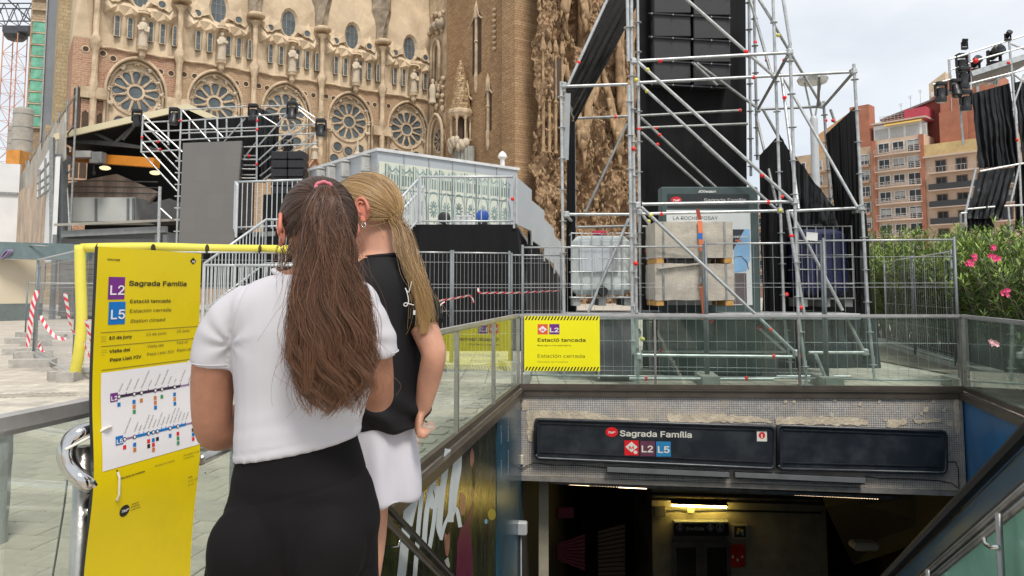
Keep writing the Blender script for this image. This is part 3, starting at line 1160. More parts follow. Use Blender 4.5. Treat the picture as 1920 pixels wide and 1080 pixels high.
for i in range(5):
 cx, cz = BAY * i, 21.15
 rw = D.objects.new('wheel_window', None)
 COL.objects.link(rw)
 rw.parent = nave
 # stone plate as frames: ring, hub ring, spokes
 fr = MB()
 fr.ring((cx, 0.42, cz), 0.62, 0.82, X, Z, 24, (0, 0.12, 0))
 for k in range(12):
  a = PI / 12 + k * PI / 6
  p0 = V((cx + .8 * math.cos(a), 0.48, cz + .8 * math.sin(a)))
  p1 = V((cx + 2.15 * math.cos(a), 0.48, cz + 2.15 * math.sin(a)))
  fr.path([p0, p1], [0.07, 0.12], 6)
 fr.ring((cx, 0.40, cz), 2.12, 2.42, X, Z, 36, (0, 0.14, 0))
 for k in range(12):
  a = k * PI / 6
  w1 = 0.42
  rim = petal(0.95, 2.16, 0.16, w1, a, cz, cx, 0.46, 0)
  fr.path(rim, 0.05, 5)
 NB(fr, 'tracery', SAND2, rw, True, 50)
 for k in range(12):
  a = k * PI / 6
  g = MB()
  g.poly([V((q.x, 0.535, q.z)) for q in petal(0.92, 2.12, 0.15, 0.42, a, cz, cx, 0.53, 0)])
  NB(g, 'pane', LEADGLASS, rw)
 g = MB()
 g.disc((cx, 0.53, cz), 0.64, X, Z, 20)
 NB(g, 'pane', LEADGLASS, rw)
 # three small round lights under the wheel
 for dx, dz, r in ((-1.35, -3.1, .52), (1.35, -3.1, .52), (0, -3.5, .5), (-1.75, -4.5, .5), (1.75, -4.5, .5), (0, -5.0, .55)):
  g = MB()
  g.disc((cx + dx, 0.53, cz + dz), r, X, Z, 16)
  NB(g, 'pane', LEADGLASS, rw)
  g = MB()
  g.ring((cx + dx, 0.44, cz + dz), r, r + .16, X, Z, 18, (0, 0.1, 0))
  NB(g, 'round_frame', SAND2, rw)
 # carved clumps of leaves round the arch
 rr = random.Random(30 + i)
 for k in range(9):
  a = math.radians(-28 + k * 29.5)
  rad = 2.75 if k not in (4,) else 2.9
  if abs(math.cos(a)) > .9 and False: continue
  c = V((cx + rad * math.cos(a) * 0.92, 0.38, cz + rad * math.sin(a)))
  m_ = MB()
  for q in range(6):
   d_ = V((rr.uniform(-.22, .22), rr.uniform(-.18, .05), rr.uniform(-.22, .22)))
   m_.ball(c + d_, (rr.uniform(.12, .24), rr.uniform(.12, .25), rr.uniform(.1, .22)), 7, 5)
  NB(m_, 'carved_leaf_clump', SANDPALE if k != 4 else SAND2, rw, True)

# small round ports beside the columns
port_x = [-4.55, -3.05, -2.15, 2.1, 3.1, 4.35, 5.35, 9.55, 10.55, 11.9, 12.8, 17.0, 18.0, 19.5, 20.4, 24.6, 25.5, 27.3]
port_z = [24.5, 24.45, 24.1, 23.5, 23.5, 23.6, 23.6, 23.5, 23.6, 23.6, 23.5, 23.5, 23.5, 23.6, 23.5, 23.5, 23.5, 23.6]
for x_, z_ in zip(port_x, port_z):
 g = MB()
 g.disc((x_, -0.012 if x_ > -3.75 else -.412, z_), 0.27, X, Z, 8)
 o_ = NB(g, 'round_port', RECESS_SHADE)
 g = MB()
 g.ring((x_, -0.05 if x_ > -3.75 else -.45, z_), 0.26, 0.36, X, Z, 16, (0, 0.08, 0))
 g.build('port_rim', SAND2, o_, False, True)
# tall narrow dark slots in the red masonry by the end
for x_, z0, z1, w in ((-5.05, 12, 20.8, .32), (-4.35, 12, 18.6, .28), (-3.05, 12, 18.6, .28), (-4.35, 19.6, 21.0, .28), (-3.05, 19.6, 21.0, .28)):
 g = MB()
 y_ = -.41 if x_ < -3.8 else -.012
 g.poly([V((x_ - w, y_, z0)), V((x_ + w, y_, z0)), V((x_ + w, y_, z1 - .3)), V((x_, y_, z1)), V((x_ - w, y_, z1 - .3))])
 NB(g, 'slot_window', RECESS_SHADE)

# engaged columns with twisted shafts
for i in range(-1, 5):
 cx = BAY * i + 3.75
 if i == 4: continue
 m_ = MB()
 prof = []
 for k in range(60):
  z = BASE_Z + k * 0.55
  if z > 31: break
  r = 0.30 + 0.012 * math.sin(k * 1.3)
  if 24.6 < z < 25.4: r = .46
  if 25.4 < z < 26.0: r = .58
  if 20.9 < z < 21.6: r = .44
  if z > 26: r = 0.27
  if z > 30.0: r = 0.32 + (z - 30.0) * 0.6
  prof.append((r, z))
 m_.lathe((cx, -0.55, 0), prof, 8, None, 0.16)
 col = NB(m_, 'column', SAND2, smooth=True, auto=40)
 m_ = MB()
 m_.lathe((cx, -0.55, 0), [(.85, 30.9), (1.0, 31.05), (1.0, 31.25), (.8, 31.4)], 10)
 m_.build('capital', SAND2, col, False, True)
 m_ = MB()
 m_.box((cx, -0.3, 20.3), (2.2, 0.9, 1.1))
 m_.build('shaft_block', SAND2, col, False, True)
 # weathered cone rising behind the capital
 m_ = MB()
 m_.lathe((cx, 0.3, 0), [(.7, 31.3), (.85, 32.4), (1.0, 33.6), (1.3, 35.2), (1.35, 37), (1.7, 40), (1.6, 46), (1.1, 52)], 7, None, 0.23)
 m_.build('weathered_cone', GREYSTONE, col, False, True)

# upper wall: folded facets
uw = MB()
winx = [-1.95, -0.8, 1.05, 2.15, 3.2]
for i in range(5):
 cx = BAY * i
 xs = [-3.75, -2.6, -1.95 + .575, -0.2, 0.45, 1.6, 2.7, 3.75]
 ys_low = [0.1, -0.10, -0.16, 0.0, 0.0, -0.16, -0.12, 0.1]
 ys_mid = [-.1, -1.05, -0.5, -1.0, -1.0, -0.5, -1.05, -.1]
 zc = [29.6, 28.75, 29.5, 28.8, 28.8, 29.5, 28.7, 29.6]
 zt = [30.9, 29.6, 30.5, 29.7, 29.7, 30.4, 29.6, 30.9]
 n_ = len(xs)
 rows = []
 rows.append([V((cx + x, y, 25.1)) for x, y in zip(xs, ys_low)])
 rows.append([V((cx + x, y * .4 + .1, 26.6)) for x, y in zip(xs, ys_low)])
 rows.append([V((cx + x, (y + yl) / 2 + .18, 28.5)) for x, y, yl in zip(xs, ys_mid, ys_low)])
 rows.append([V((cx + x, y, z)) for x, y, z in zip(xs, ys_mid, zc)])
 rows.append([V((cx + x, y * .2 + .15, z)) for x, y, z in zip(xs, [0, -3.2, 0.6, -2.6, -2.6, 0.6, -3.2, 0], zt)])
 vs, fs = [], []
 # mid columns (window bays) are set back between the folds
 for r in rows:
  for k in range(n_):
   vs.append(r[k])
   if k < n_ - 1:
    m_ = (r[k] + r[k + 1]) / 2
    m_.y += 0.22
    if r is rows[3]: m_.z += 0.3; m_.y += 0.1
    if r is rows[4]: m_.y -= .1
    vs.append(m_)
 nn = 2 * n_ - 1
 for r in range(len(rows) - 1):
  for k in range(nn - 1):
   a, b, c, d = r * nn + k, r * nn + k + 1, (r + 1) * nn + k + 1, (r + 1) * nn + k
   if (k + r) % 2:
    fs += [(a, b, c), (a, c, d)]
   else:
    fs += [(a, b, d), (b, c, d)]
 # gable face with a boss round the oval light
 top = rows[4]
 base = len(vs)
 ap_ = V((cx, 0.55, 39.5))
 ring0 = [V((cx + (1.05) * math.cos(a), -0.35, 31.2 + 1.75 * math.sin(a))) for a in [2 * PI * k / 12 for k in range(12)]]
 ring1 = [V((cx + 0.72 * math.cos(a), 0.05, 31.2 + 1.42 * math.sin(a))) for a in [2 * PI * k / 12 for k in range(12)]]
 vs += ring0 + ring1
 for k in range(12):
  k2 = (k + 1) % 12
  fs.append((base + k, base + k2, base + 12 + k2, base + 12 + k))
 outer = [V((cx + 3.75, .3, 31.6)), V((cx + 2.9, -.05, 33.4)), V((cx + 1.7, .2, 35.8)), ap_, V((cx - 1.7, .2, 35.8)), V((cx - 2.9, -.05, 33.4)), V((cx - 3.75, .3, 31.6))]
 ob = len(vs)
 vs += outer
 lo = [(len(rows) - 1) * nn + k for k in range(nn)]
 # stitch: right side, apex, left side, bottom
 R0 = lambda k: base + k % 12
 fs += [(lo[-1], ob, R0(0)), (ob, ob + 1, R0(0)), (ob + 1, R0(1), R0(0)), (ob + 1, ob + 2, R0(1)), (ob + 2, R0(2), R0(1)), (ob + 2, ob + 3, R0(3)), (ob + 2, R0(3), R0(2)),
           (ob + 3, ob + 4, R0(3)), (ob + 4, R0(4), R0(3)), (ob + 4, ob + 5, R0(5)), (ob + 4, R0(5), R0(4)), (ob + 5, R0(6), R0(5)), (ob + 5, ob + 6, R0(6)), (ob + 6, lo[0], R0(6))]
 hb = nn // 2
 fs += [(lo[0], lo[1], R0(6)), (lo[1], lo[2], R0(6)), (lo[2], R0(7), R0(6)), (lo[2], lo[3], R0(7)), (lo[3], lo[4], R0(7)), (lo[4], R0(8), R0(7)), (lo[4], lo[5], R0(8)), (lo[5], lo[6], R0(8)), (lo[6], R0(9), R0(8)),
           (lo[6], lo[7], R0(9)), (lo[7], lo[8], R0(9)), (lo[8], R0(10), R0(9)), (lo[8], lo[9], R0(10)), (lo[9], lo[10], R0(10)), (lo[10], R0(11), R0(10)), (lo[10], lo[11], R0(11)), (lo[11], lo[12], R0(11)), (lo[12], R0(0), R0(11)), (lo[12], lo[13], R0(0)), (lo[13], lo[14], R0(0))]
 # wing facets beside the gable, folded forward
 for s in (-1, 1):
  p = [V((cx + s * 3.75, .3, 31.6)), V((cx + s * 2.9, -.05, 33.4)), V((cx + s * 3.75, .9, 38)), V((cx + s * 1.7, .2, 35.8)), V((cx, .55, 39.5)), V((cx + s * 3.75, 1.5, 44))]
  b_ = len(vs)
  vs += p
  fs += [(b_, b_ + 1, b_ + 2), (b_ + 1, b_ + 3, b_ + 2), (b_ + 3, b_ + 4, b_ + 5), (b_ + 3, b_ + 5, b_ + 2)]
 uw.add(vs, fs)
 # triangular fins between lights
 for s, xx in ((-1, -2.15), (1, 2.2)):
  b_ = [V((cx + xx - 1.0, 0, 30.6)), V((cx + xx + 1.0, 0, 30.4)), V((cx + xx + s * .4, -0.85, 29.5)), V((cx + xx, -0.1, 31.8))]
  uw.add(b_, [(0, 1, 3), (0, 2, 1), (0, 3, 2), (1, 2, 3)])
uw.add([V((-5.6, -.2, 25.3)), V((-3.7, -.1, 25.1)), V((-3.7, -.1, 42)), V((-5.3, -.2, 42)), V((-5.6, 6, 25.3)), V((-5.3, 6, 42))], [(0, 1, 2, 3), (4, 0, 3, 5)])
uw.add([V((-5.65, -.35, 25.5)), V((-4.9, -.9, 30.5)), V((-4.1, -.3, 25.4)), V((-5.2, -.2, 36)), V((-4.0, -.3, 36))], [(0, 2, 1), (0, 1, 3), (1, 2, 4), (1, 4, 3)])
NB(uw, 'upper_wall', SAND)

# narrow lights, ovals, statues
for i in range(5):
 cx = BAY * i
 for dx in winx:
  if dx > 3 and i == 4: continue
  if dx > 3:
   x_, hw = cx + dx + 0.1, .2
  else:
   x_, hw = cx + dx, .24
  z0, z1 = 26.35, 28.45
  # dark glass in a shallow frame set into the facet
  y_ = -0.22
  w_ = MB()
  pts = [(x_ - hw, z0), (x_ + hw, z0), (x_ + hw, z1 - .2), (x_ + hw * .6, z1), (x_ - hw * .6, z1), (x_ - hw, z1 - .2)]
  w_.prism([V((p[0], y_, p[1])) for p in pts], (0, .5, 0))
  o_ = NB(w_, 'narrow_window', LEADGLASS)
  # crisp folded fan of stone over the light
  fa = MB()
  for (xa, xb, zb, za, yf) in ((x_ - .58, x_ + .58, 28.55, 29.9, -.85),):
   if xb > cx + 3.4: continue
   xm = (xa + xb) / 2
   fa.add([V((xa, -.15, zb)), V((xb, -.15, zb)), V((xm, -.2, za)), V((xm + .08, yf, zb + .18)), V((xm, .1, zb - .35))], [(0, 3, 2), (3, 1, 2), (0, 4, 3), (4, 1, 3)])
  fa.build('stone_fan', SAND, o_, False, True)
  b_ = MB()
  for zz in (0.33, 0.66):
   b_.box((x_, y_ - .012, z0 + (z1 - z0) * zz), (hw * 2, .02, .035))
  b_.build('glazing_bars', LEADBAR, o_, False, True)
  b_ = MB()
  b_.path([V((p[0], y_ - .01, p[1])) for p in pts + pts[:1]], .055, 5)
  b_.build('window_surround', SAND, o_, False, True)
 ov = MB()
 ov.disc((cx, -0.02, 31.2), (0.75, 1.45), X, Z, 20)
 o_ = NB(ov, 'oval_window', LEADGLASS)
 b_ = MB()
 for q in (-.25, .25):
  b_.box((cx + q, -.05, 31.2), (.03, .02, 2.6))
 for q in (-.5, .5):
  b_.box((cx, -.052, 31.2 + q), (1.35, .02, .03))
 b_.build('glazing_bars', LEADBAR, o_, False, True)
 for dx, z_, r in ((-2.15, 30.15, .34), (1.95, 30.3, .34), (-1.4, 32.6, .2), (1.4, 32.6, .2)):
  g = MB()
  y_ = -.55 if z_ < 31.5 else -.12
  g.disc((cx + dx, y_ - .02, z_), r, X, Z, 14)
  o_ = NB(g, 'round_light', LEADGLASS)
  g = MB()
  g.ring((cx + dx, y_ - .08, z_), r, r + .13, X, Z, 16, (0, .7, 0))
  g.build('round_frame', SAND, o_, False, True)
for i in range(5):
 cx = BAY * i + 0.3
 st = D.objects.new('statue', None)
 COL.objects.link(st)
 st.parent = nave
 b_ = MB()
 tw_ = .3 * (i % 2)
 b_.lathe((cx, -.75, 0), [(.5, 25.45), (.52, 25.6), (.42, 26.2), (.46, 26.9), (.50, 27.5), (.36, 27.95), (.17, 28.05)], 9, None, .12, 1, .8)
 b_.ball((cx, -.8, 28.3), (.2, .22, .27), 9, 7)
 b_.path([V((cx - .45, -.85, 27.6)), V((cx - .4, -1.1, 27.1)), V((cx + .05, -1.2, 27.25))], [.14, .12, .09], 6)
 b_.path([V((cx + .45, -.85, 27.6)), V((cx + .42, -1.1, 27.0 + tw_)), V((cx, -1.22, 27.1 + tw_))], [.14, .12, .09], 6)
 NB(b_, 'carved_figure', SANDPALE, st, True)
 b_ = MB()
 b_.lathe((cx, -.7, 0), [(.1, 24.3), (.3, 24.6), (.32, 25.1), (.5, 25.2), (.52, 25.45)], 8)
 NB(b_, 'pedestal', SAND2, st)
 b_ = MB()
 b_.lathe((cx, -.55, 0), [(.75, 28.85), (.55, 29.1), (.6, 29.15), (.3, 29.5), (.05, 29.95)], 7)
 NB(b_, 'canopy', SAND2, st)
COPE = M('orange brick coping', (0.5, 0.27, 0.16), 0.85, 0, .15, 2)
# low chapels at the foot: brick gables with little pinnacles
for j, (gx, gz, gw) in enumerate(((17.6, 16.0, 2.6), (22.6, 15.9, 2.4), (29.5, 15.6, 2.6), (12.5, 16.0, 2.6))):
 g = MB()
 g.prism([V((gx - gw, -2.0, 12.0)), V((gx + gw, -2.0, 12.0)), V((gx, -2.0, gz))], (0, 1.9, 0))
 o_ = NB(g, 'chapel_gable', BRICKPALE)
 g = MB()
 g.path([V((gx - gw, -2.1, 12.0)), V((gx, -2.1, gz)), V((gx + gw, -2.1, 12.0))], .2, 6)
 g.build('gable_coping', COPE, o_, False, True)
 g = MB()
 g.lathe((gx, -2, 0), [(.4, gz - .2), (.28, gz + .8), (.5, gz + 1.0), (.2, gz + 1.3), (.12, gz + 2.4), (.02, gz + 2.8)], 8)
 g.build('pinnacle', SANDPALE, o_, False, True)
g = MB()
g.box((16, -1.5, 6), (32, 3, 12.2))
NB(g, 'chapel_wall', BRICKPALE)

# end pier of yellow stone beside the nave
pier = thing('stone_pier', 'pale yellow mottled stone pier at the end of the church nave', 'pier', tuple(at(95, 545, 74)[:2]) + (0,), BD)
pmb = MB()
pmb.box((1.0, 2.5, 22), (2.9, 5, 44.4))
pmb.build('shaft', YELSTONE, pier, False, True)
pmb = MB()
pmb.box((0.6, 1.8, 9), (3.4, 5, 18))
pmb.build('base_block', YELSTONE, pier, False, True)

# ------------------------------------------------------------------ transept side: brick tower face
tow = thing('transept_tower', 'brown coursed stone tower face with slit windows and tiled turret', 'tower', (-10.4, 90.6, 0), math.atan2(-0.826, 0.567))
TB = lambda mb, name, mat, parent=None, smooth=False, auto=None: mb.build(name, mat, parent or tow, smooth, True, auto)
m_ = MB()
m_.box((10.6, 2.5, 30), (12.4, 5, 60.6))
TB(m_, 'tower_wall', BRICKTAN)
m_ = MB()
m_.box((2.0, 1.2, 30), (4.8, 2, 60.6))
TB(m_, 'side_wall', SAND2)
m_ = MB()
m_.box((17.2, 1.4, 30), (1.0, 2.4, 60))  # solid box whose dark colour stands for the shade of an open gap
TB(m_, 'gap_shade', RECESS_SHADE)
m_ = MB()
m_.box((18.9, 1.0, 30), (2.4, 3.6, 60))
TB(m_, 'corner_buttress', BRICKTAN)
for t_, z0, z1, hw in ((11.4, 25.5, 33.0, .95), (13.9, 18.6, 24.0, .6), (9.5, 18.6, 24.2, .75)):
 m_ = MB()
 for s in (-1, 1):
  xa, xb = t_ + s * .2, t_ + s * hw
  m_.poly([V((xa, -.015, z0)), V((xb, -.015, z0 + .2)), V((xb, -.015, z1 - .9)), V(((xa + xb) / 2, -.015, z1 - .3)), V((xa, -.015, z1 - .9))])
 o_ = TB(m_, 'slit_window', RECESS_SHADE)
 m_ = MB()
 m_.lathe((t_, -.12, 0), [(.08, z0 - 2), (.2, z0 - 1.6), (.24, z0), (.17, z0 + .2), (.17, (z0 + z1) / 2), (.28, (z0 + z1) / 2 + .1), (.17, (z0 + z1) / 2 + .3), (.17, z1 - 1), (.3, z1 - .9), (.25, z1 + .3), (.03, z1 + 1.2)], 8)
 for s in (-1, 1):
  m_.path([V((t_ + s * (hw + .3), -.1, z1 - 1.3)), V((t_ + s * hw * .6, -.15, z1 - .8)), V((t_ + s * .2, -.15, z1 + .2))], .11, 5)
 m_.build('colonnette', SAND2, o_, False, True)
# stone knobs up the wall
for k in range(8):
 m_ = MB()
 m_.ball((15.2, -.15, 27.5 + k * .62), (.3, .25, .2), 7, 5)
 TB(m_, 'stone_knob', SAND2)
# turret with tiled cone
tu = D.objects.new('turret', None)
COL.objects.link(tu)
tu.parent = tow
MB().lathe((9.5, -1.0, 0), [(1.35, 21.7), (1.15, 22.2), (.95, 23.5), (.7, 25), (.4, 26.6), (.08, 27.6)], 10, None, .25).build('turret_cone', masonry('glazed turret tiles', (0.52, 0.40, 0.22), (0.32, 0.2, 0.1), (0.17, 0.1, 0.06), .35, .3, .5, .03), tu, False, True)
MB().lathe((9.5, -1.0, 0), [(1.3, 20.9), (1.5, 21.3), (1.5, 21.6), (1.35, 21.75)], 12).build('turret_ring', SAND2, tu, False, True)
m_ = MB()
for k in range(7):
 a = 2 * PI * k / 7
 m_.lathe((9.5 + 1.1 * math.cos(a), -1.0 + 1.1 * math.sin(a), 0), [(.2, 18.2), (.12, 18.5), (.12, 20.4), (.32, 20.95)], 6)
m_.build('turret_colonnettes', SAND2, tu, False, True)
MB().lathe((9.5, -1.0, 0), [(.55, 18), (.5, 20.9)], 8).build('turret_core', RECESS_SHADE, tu, False, True)
m_ = MB()
rr = random.Random(5)
for k in range(16):
 a = PI + PI * (k + .5) / 16 * 1.0
 m_.ball((9.5 + 1.6 * math.cos(a), -1.0 + 1.0 * math.sin(a), 17.6 + rr.uniform(-.4, .6)), (.35, .35, .55), 7, 5)
m_.build('carved_bracket', SANDPALE, tu, True, True)
m_ = MB()
for k in range(11):
 a = PI + PI * k / 10
 m_.tube((9.6 + 1.85 * math.cos(a), -.6 + 1.0 * math.sin(a), 14.6), (9.6 + 1.7 * math.cos(a), -.6 + .9 * math.sin(a), 17.4), .24, 7)
m_.box((9.6, -.7, 16), (3, 1.2, 2.6))
m_.build('grey_cloth_wrap', M('pale grey wrapping', (0.30, 0.30, 0.27), 0.8, 0, .15, 1), tu, False, True)
# pointed windows and figure of the side wall
for (xc, z0, zs, za, w) in ((2.1, 12.5, 19.8, 22.9, 1.85), (2.0, 27, 30.5, 32.3, 1.0)):
 for off, y, r in ((0, -.25, .2), (.4, -.1, .16)):
  a2 = arch_pts(xc, w - off, z0, zs, za - off * 1.2, 8)
  m_ = MB()
  m_.path([V((p[0], y, p[1])) for p in a2], r, 6)
  TB(m_, 'arch_moulding', SAND2, smooth=True)
m_ = MB()
m_.disc((2.6, .15, 19.6), 1.4, X, Z, 18)
m_.build('half_wheel_light', LEADGLASS, tow, False, True)
m_ = MB()
for k in range(10):
 a = k * PI / 5
 m_.path([V((2.6 + .3 * math.cos(a), .1, 19.6 + .3 * math.sin(a))), V((2.6 + 1.4 * math.cos(a), .1, 19.6 + 1.4 * math.sin(a)))], .08, 5)
m_.ring((2.6, .05, 19.6), 1.35, 1.6, X, Z, 20, (0, .1, 0))
TB(m_, 'half_wheel_tracery', SAND2)
m_ = MB()
for k in range(40):
 m_.ball((rr.uniform(.2, 3.8), -.1, rr.choice((rr.uniform(23, 26), rr.uniform(33, 36), rr.uniform(26, 27)))), (rr.uniform(.15, .4), .3, rr.uniform(.15, .5)), 7, 5)
o_ = TB(m_, 'carved_ornament', SAND2, smooth=True)
o_['kind'] = 'stuff'
m_ = MB()
m_.lathe((1.9, -.5, 0), [(.6, 24.2), (.5, 24.4), (.4, 25.0), (.48, 26.0), (.3, 26.6), (.1, 26.7), (.25, 26.9), (.2, 27.2), (.02, 27.35)], 9)
TB(m_, 'carved_figure', SANDPALE, smooth=True)
for k in range(5):
 m_ = MB()
 m_.ball((1.4 + .5 * k, -.3, 33.8 + .2 * (k % 2)), (.45, .5, .6), 8, 6)
 TB(m_, 'stone_boss', GREYSTONE, smooth=True)

# ------------------------------------------------------------------ the carved facade: dripping rock work
ftn = thing('carved_facade', 'brown church facade carved like dripping rock with dark caves and figures', 'church facade', (1.0, 74.0, 0), BD)


def facade_mat():
 m = M('weathered carved rock', (0.30, 0.195, 0.115), 0.92, 0, 0.38, 0.9, 1.0, 3.5, dirt=((0.10, 0.062, 0.035), 0.75, 0.55), spec=0.12)
 return m


ROCK = facade_mat()
NXF, NZF = 300, 340
WF, HF = 30.0, 52.0
fv, ff = [], []
nv = mnoise


def fdisp(x, z):
 r1 = 1 - abs(nv.noise(V((x * 0.34, 3.1, z * 0.10)))) * 2
 r2 = 1 - abs(nv.noise(V((x * 0.95, 7.7, z * 0.33)))) * 2
 r3 = nv.noise(V((x * 1.9, 1.3, z * 1.25)))
 r4 = 1 - abs(nv.noise(V((x * 2.6, 5.3, z * 1.1)))) * 2
 r5 = nv.noise(V((x * 5.2, 9.3, z * 3.2)))
 d = -1.2 * r1 - 0.75 * r2 - 0.35 * r3 - 0.42 * r4 - 0.22 * r5
 # big features: projecting buttress at the end, caves
 d += -1.6 * math.exp(-((x - 1.0) / 1.5) ** 2)
 for (cx, cz, rx, rz, dep) in ((3.7, 16.5, 1.5, 3.6, 3.6), (2.5, 24.0, .75, 2.0, 2.8), (5.2, 25.5, .6, 1.4, 2.2), (8.0, 10.5, 2.0, 3.6, 2.8), (12.5, 17, 1.2, 3.5, 3.0), (6.3, 31.5, 1.2, 4.0, 2.5), (4.4, 8.0, 1.2, 2.0, 2.0), (10.2, 26, 1.0, 4.5, 2.5), (15, 24, 1.4, 5, 2.5), (13, 8, 1.5, 3, 2)):
  q = ((x - cx) / rx) ** 2 + ((z - cz) / rz) ** 2
  if q < 4:
   d += dep * math.exp(-q * q)
 return d


for k in range(NZF + 1):
 z = -0.3 + HF * k / NZF
 for i in range(NXF + 1):
  x = WF * (i / NXF) ** 1.35
  fv.append((x, fdisp(x, z), z))
for k in range(NZF):
 for i in range(NXF):
  a = k * (NXF + 1) + i
  ff.append((a, a + 1, a + NXF + 2, a + NXF + 1))
m_ = MB()
m_.add(fv, ff)
m_.build('rock_face', ROCK, ftn, False, True)
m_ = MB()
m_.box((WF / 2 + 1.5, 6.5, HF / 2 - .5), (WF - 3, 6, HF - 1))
m_.build('backing_wall', RECESS_SHADE, ftn, False, True)
# gables with hanging drips, colonnettes, slots
LIGHTROCK = M('lighter carved stone', (0.37, 0.255, 0.15), 0.9, 0, 0.25, 1.2, 0.9, 5, dirt=((0.16, 0.1, 0.055), 0.55, 0.9), spec=0.12)
for (cx, zb, za, w) in ((3.9, 17.0, 24.5, 2.3), (8.8, 16.0, 25.5, 2.8), (14.0, 17.5, 27, 2.8), (5.2, 30.0, 36, 1.6)):
 m_ = MB()
 rr = random.Random(int(cx * 10))
 for s in (-1, 1):
  pts = []
  for k in range(9):
   t = k / 8
   pts.append(V((cx + s * w * (1 - t) ** .8 + rr.uniform(-.1, .1), -2.2 + rr.uniform(-.15, .15), zb + (za - zb) * t)))
  m_.path(pts, [.55 - .25 * k / 8 for k in range(9)], 7)
  for k in range(7):
   p = pts[k] + V((-s * .25, -.1, 0))
   L_ = rr.uniform(.8, 2.0)
   m_.path([p, p + V((0, 0, -L_ * .6)), p + V((0, 0, -L_))], [.3, .2, .04], 6)
 o_ = m_.build('dripping_gable', LIGHTROCK, ftn, True, True)
for (x_, z0, z1, w) in ((1.55, 20.5, 24.6, .3), (2.35, 20.5, 24.6, .3)):
 m_ = MB()
 m_.box((x_, -2.75, (z0 + z1) / 2), (w * 2, .9, z1 - z0))
 o_ = m_.build('slot_window', RECESS_SHADE, ftn, False, True)
for x_ in (1.15, 1.95, 2.8, .4):
 m_ = MB()
 m_.lathe((x_, -3.1, 0), [(.25, 15), (.16, 15.4), (.16, 20), (.3, 20.2), (.15, 20.4), (.13, 25), (.32, 25.3), (.3, 25.8), (.1, 26.6)], 7)
 m_.build('colonnette', LIGHTROCK, ftn, False, True)
rr = random.Random(11)
for k in range(34):
 x_, z_ = rr.uniform(.3, 16), rr.uniform(3, 20)
 if k < 8: x_, z_ = rr.uniform(2, 10), rr.uniform(5, 13)
 y_ = fdisp(x_, z_) - .1
 m_ = MB()
 h_ = rr.uniform(1.2, 2.0)
 m_.lathe((x_, y_, z_), [(.34, 0), (.3, .3 * h_), (.36, .6 * h_), (.2, .74 * h_), (.08, .77 * h_)], 8, None, .1)
 m_.ball((x_, y_ - .05, z_ + .86 * h_), (.15, .16, .19), 7, 6)
 m_.path([V((x_ - .3, y_, z_ + .66 * h_)), V((x_ - .4, y_ - .3, z_ + .5 * h_)), V((x_, y_ - .45, z_ + .55 * h_))], [.12, .1, .06], 5)
 m_.path([V((x_ + .3, y_, z_ + .66 * h_)), V((x_ + .45, y_ - .25, z_ + .7 * h_)), V((x_ + .5, y_ - .4, z_ + .9 * h_))], [.12, .1, .06], 5)
 m_.build('carved_figure', LIGHTROCK, ftn, True, True)
# ribbed slender shafts rising up the towers
for k, x_ in enumerate((5.2, 6.6, 7.3, 9.6, 11.2, 11.9, 13.2, 15.6)):
 m_ = MB()
 prof = []
 for q in range(26):
  prof.append((.32 + .12 * (q % 2) + .1 * math.sin(q + k), 19 + k * .4 + q * 1.2))
 m_.lathe((x_, fdisp(x_, 30) - .5, 0), prof, 8, None, .2)
 m_.build('tower_shaft', LIGHTROCK if k % 2 else ROCK, ftn, True, True)
# loose crust of small carved lumps
m_ = MB()
for k in range(3200):
 x_, z_ = 16 * rr.random() ** 1.1, rr.uniform(1, 34)
 r = rr.uniform(.05, .15)
 y_ = fdisp(x_, z_)
 m_.ball((x_, y_, z_), (r * rr.uniform(.7, 1.2), r * 1.6, r * rr.uniform(1.0, 4.0)), 6, 4, Matrix.Rotation(rr.uniform(-.5, .5), 3, 'Y'))
o_ = m_.build('carved_crust', LIGHTROCK, ftn, True, True)
o_['kind'] = 'stuff'
# white finials in front of the facade
for (px, y0, y1) in ((942, 322, 288),):
 p = at(px, y0, 60)
 q = at(px, y1, 60)
 t_ = thing('white_finial', 'small white stone finial above the white cabin roof', 'finial', (p.x, p.y, 0))
 MB().lathe((p.x, p.y, 0), [(.25, 0), (.25, p.z), (.4, p.z + .2), (.2, p.z + .5), (.2, q.z - .5), (.4, q.z - .3), (.3, q.z), (.05, q.z + .2)], 8).build('finial_shaft', WHITE, t_)
# ================================================================== BEHIND: crane, hoist, hoarding, stage, cabin
def scaf(name, a, b, mat, parent, r=0.024, n=6):
 return MB().tube(a, b, r, n).build(name, mat, parent, True, auto=50)


# --- tower crane at the frame's edge
CRANE = M('orange crane steel', (0.55, 0.24, 0.14), 0.6, 0, 0.15, 0.5)
cr = thing('tower_crane', 'orange lattice tower crane mast with dark slewing cab beside the church', 'crane', tuple(at(4, 545, 95)[:2]) + (0,))
c0 = V(cr.location)
m_ = MB()
hw = .95
for s in (-1, 1):
 for q in (-1, 1):
  m_.tube(c0 + V((s * hw, q * hw, 0)), c0 + V((s * hw, q * hw, 35)), .065, 6)
z = 0
k = 0
while z < 34:
 for (ax, q) in ((0, -1), (1, 1), (0, 1), (1, -1)):
  p = V((-hw, q * hw, z)) if ax == 0 else V((q * hw, -hw, z))
  e = V((hw, q * hw, z + 1.8)) if ax == 0 else V((q * hw, hw, z + 1.8))
  if k % 2: p.z, e.z = e.z, p.z
  m_.tube(c0 + p, c0 + e, .03, 5)
  p2, e2 = V(p), V(e)
  p2.z = e2.z = z
  m_.tube(c0 + p2, c0 + e2, .028, 5)
 z += 1.8
 k += 1
m_.build('mast', CRANE, cr)
GREYSTEEL = M('dark crane machinery', (0.07, 0.075, 0.085), 0.6, 0.2, .2, .6)
m_ = MB()
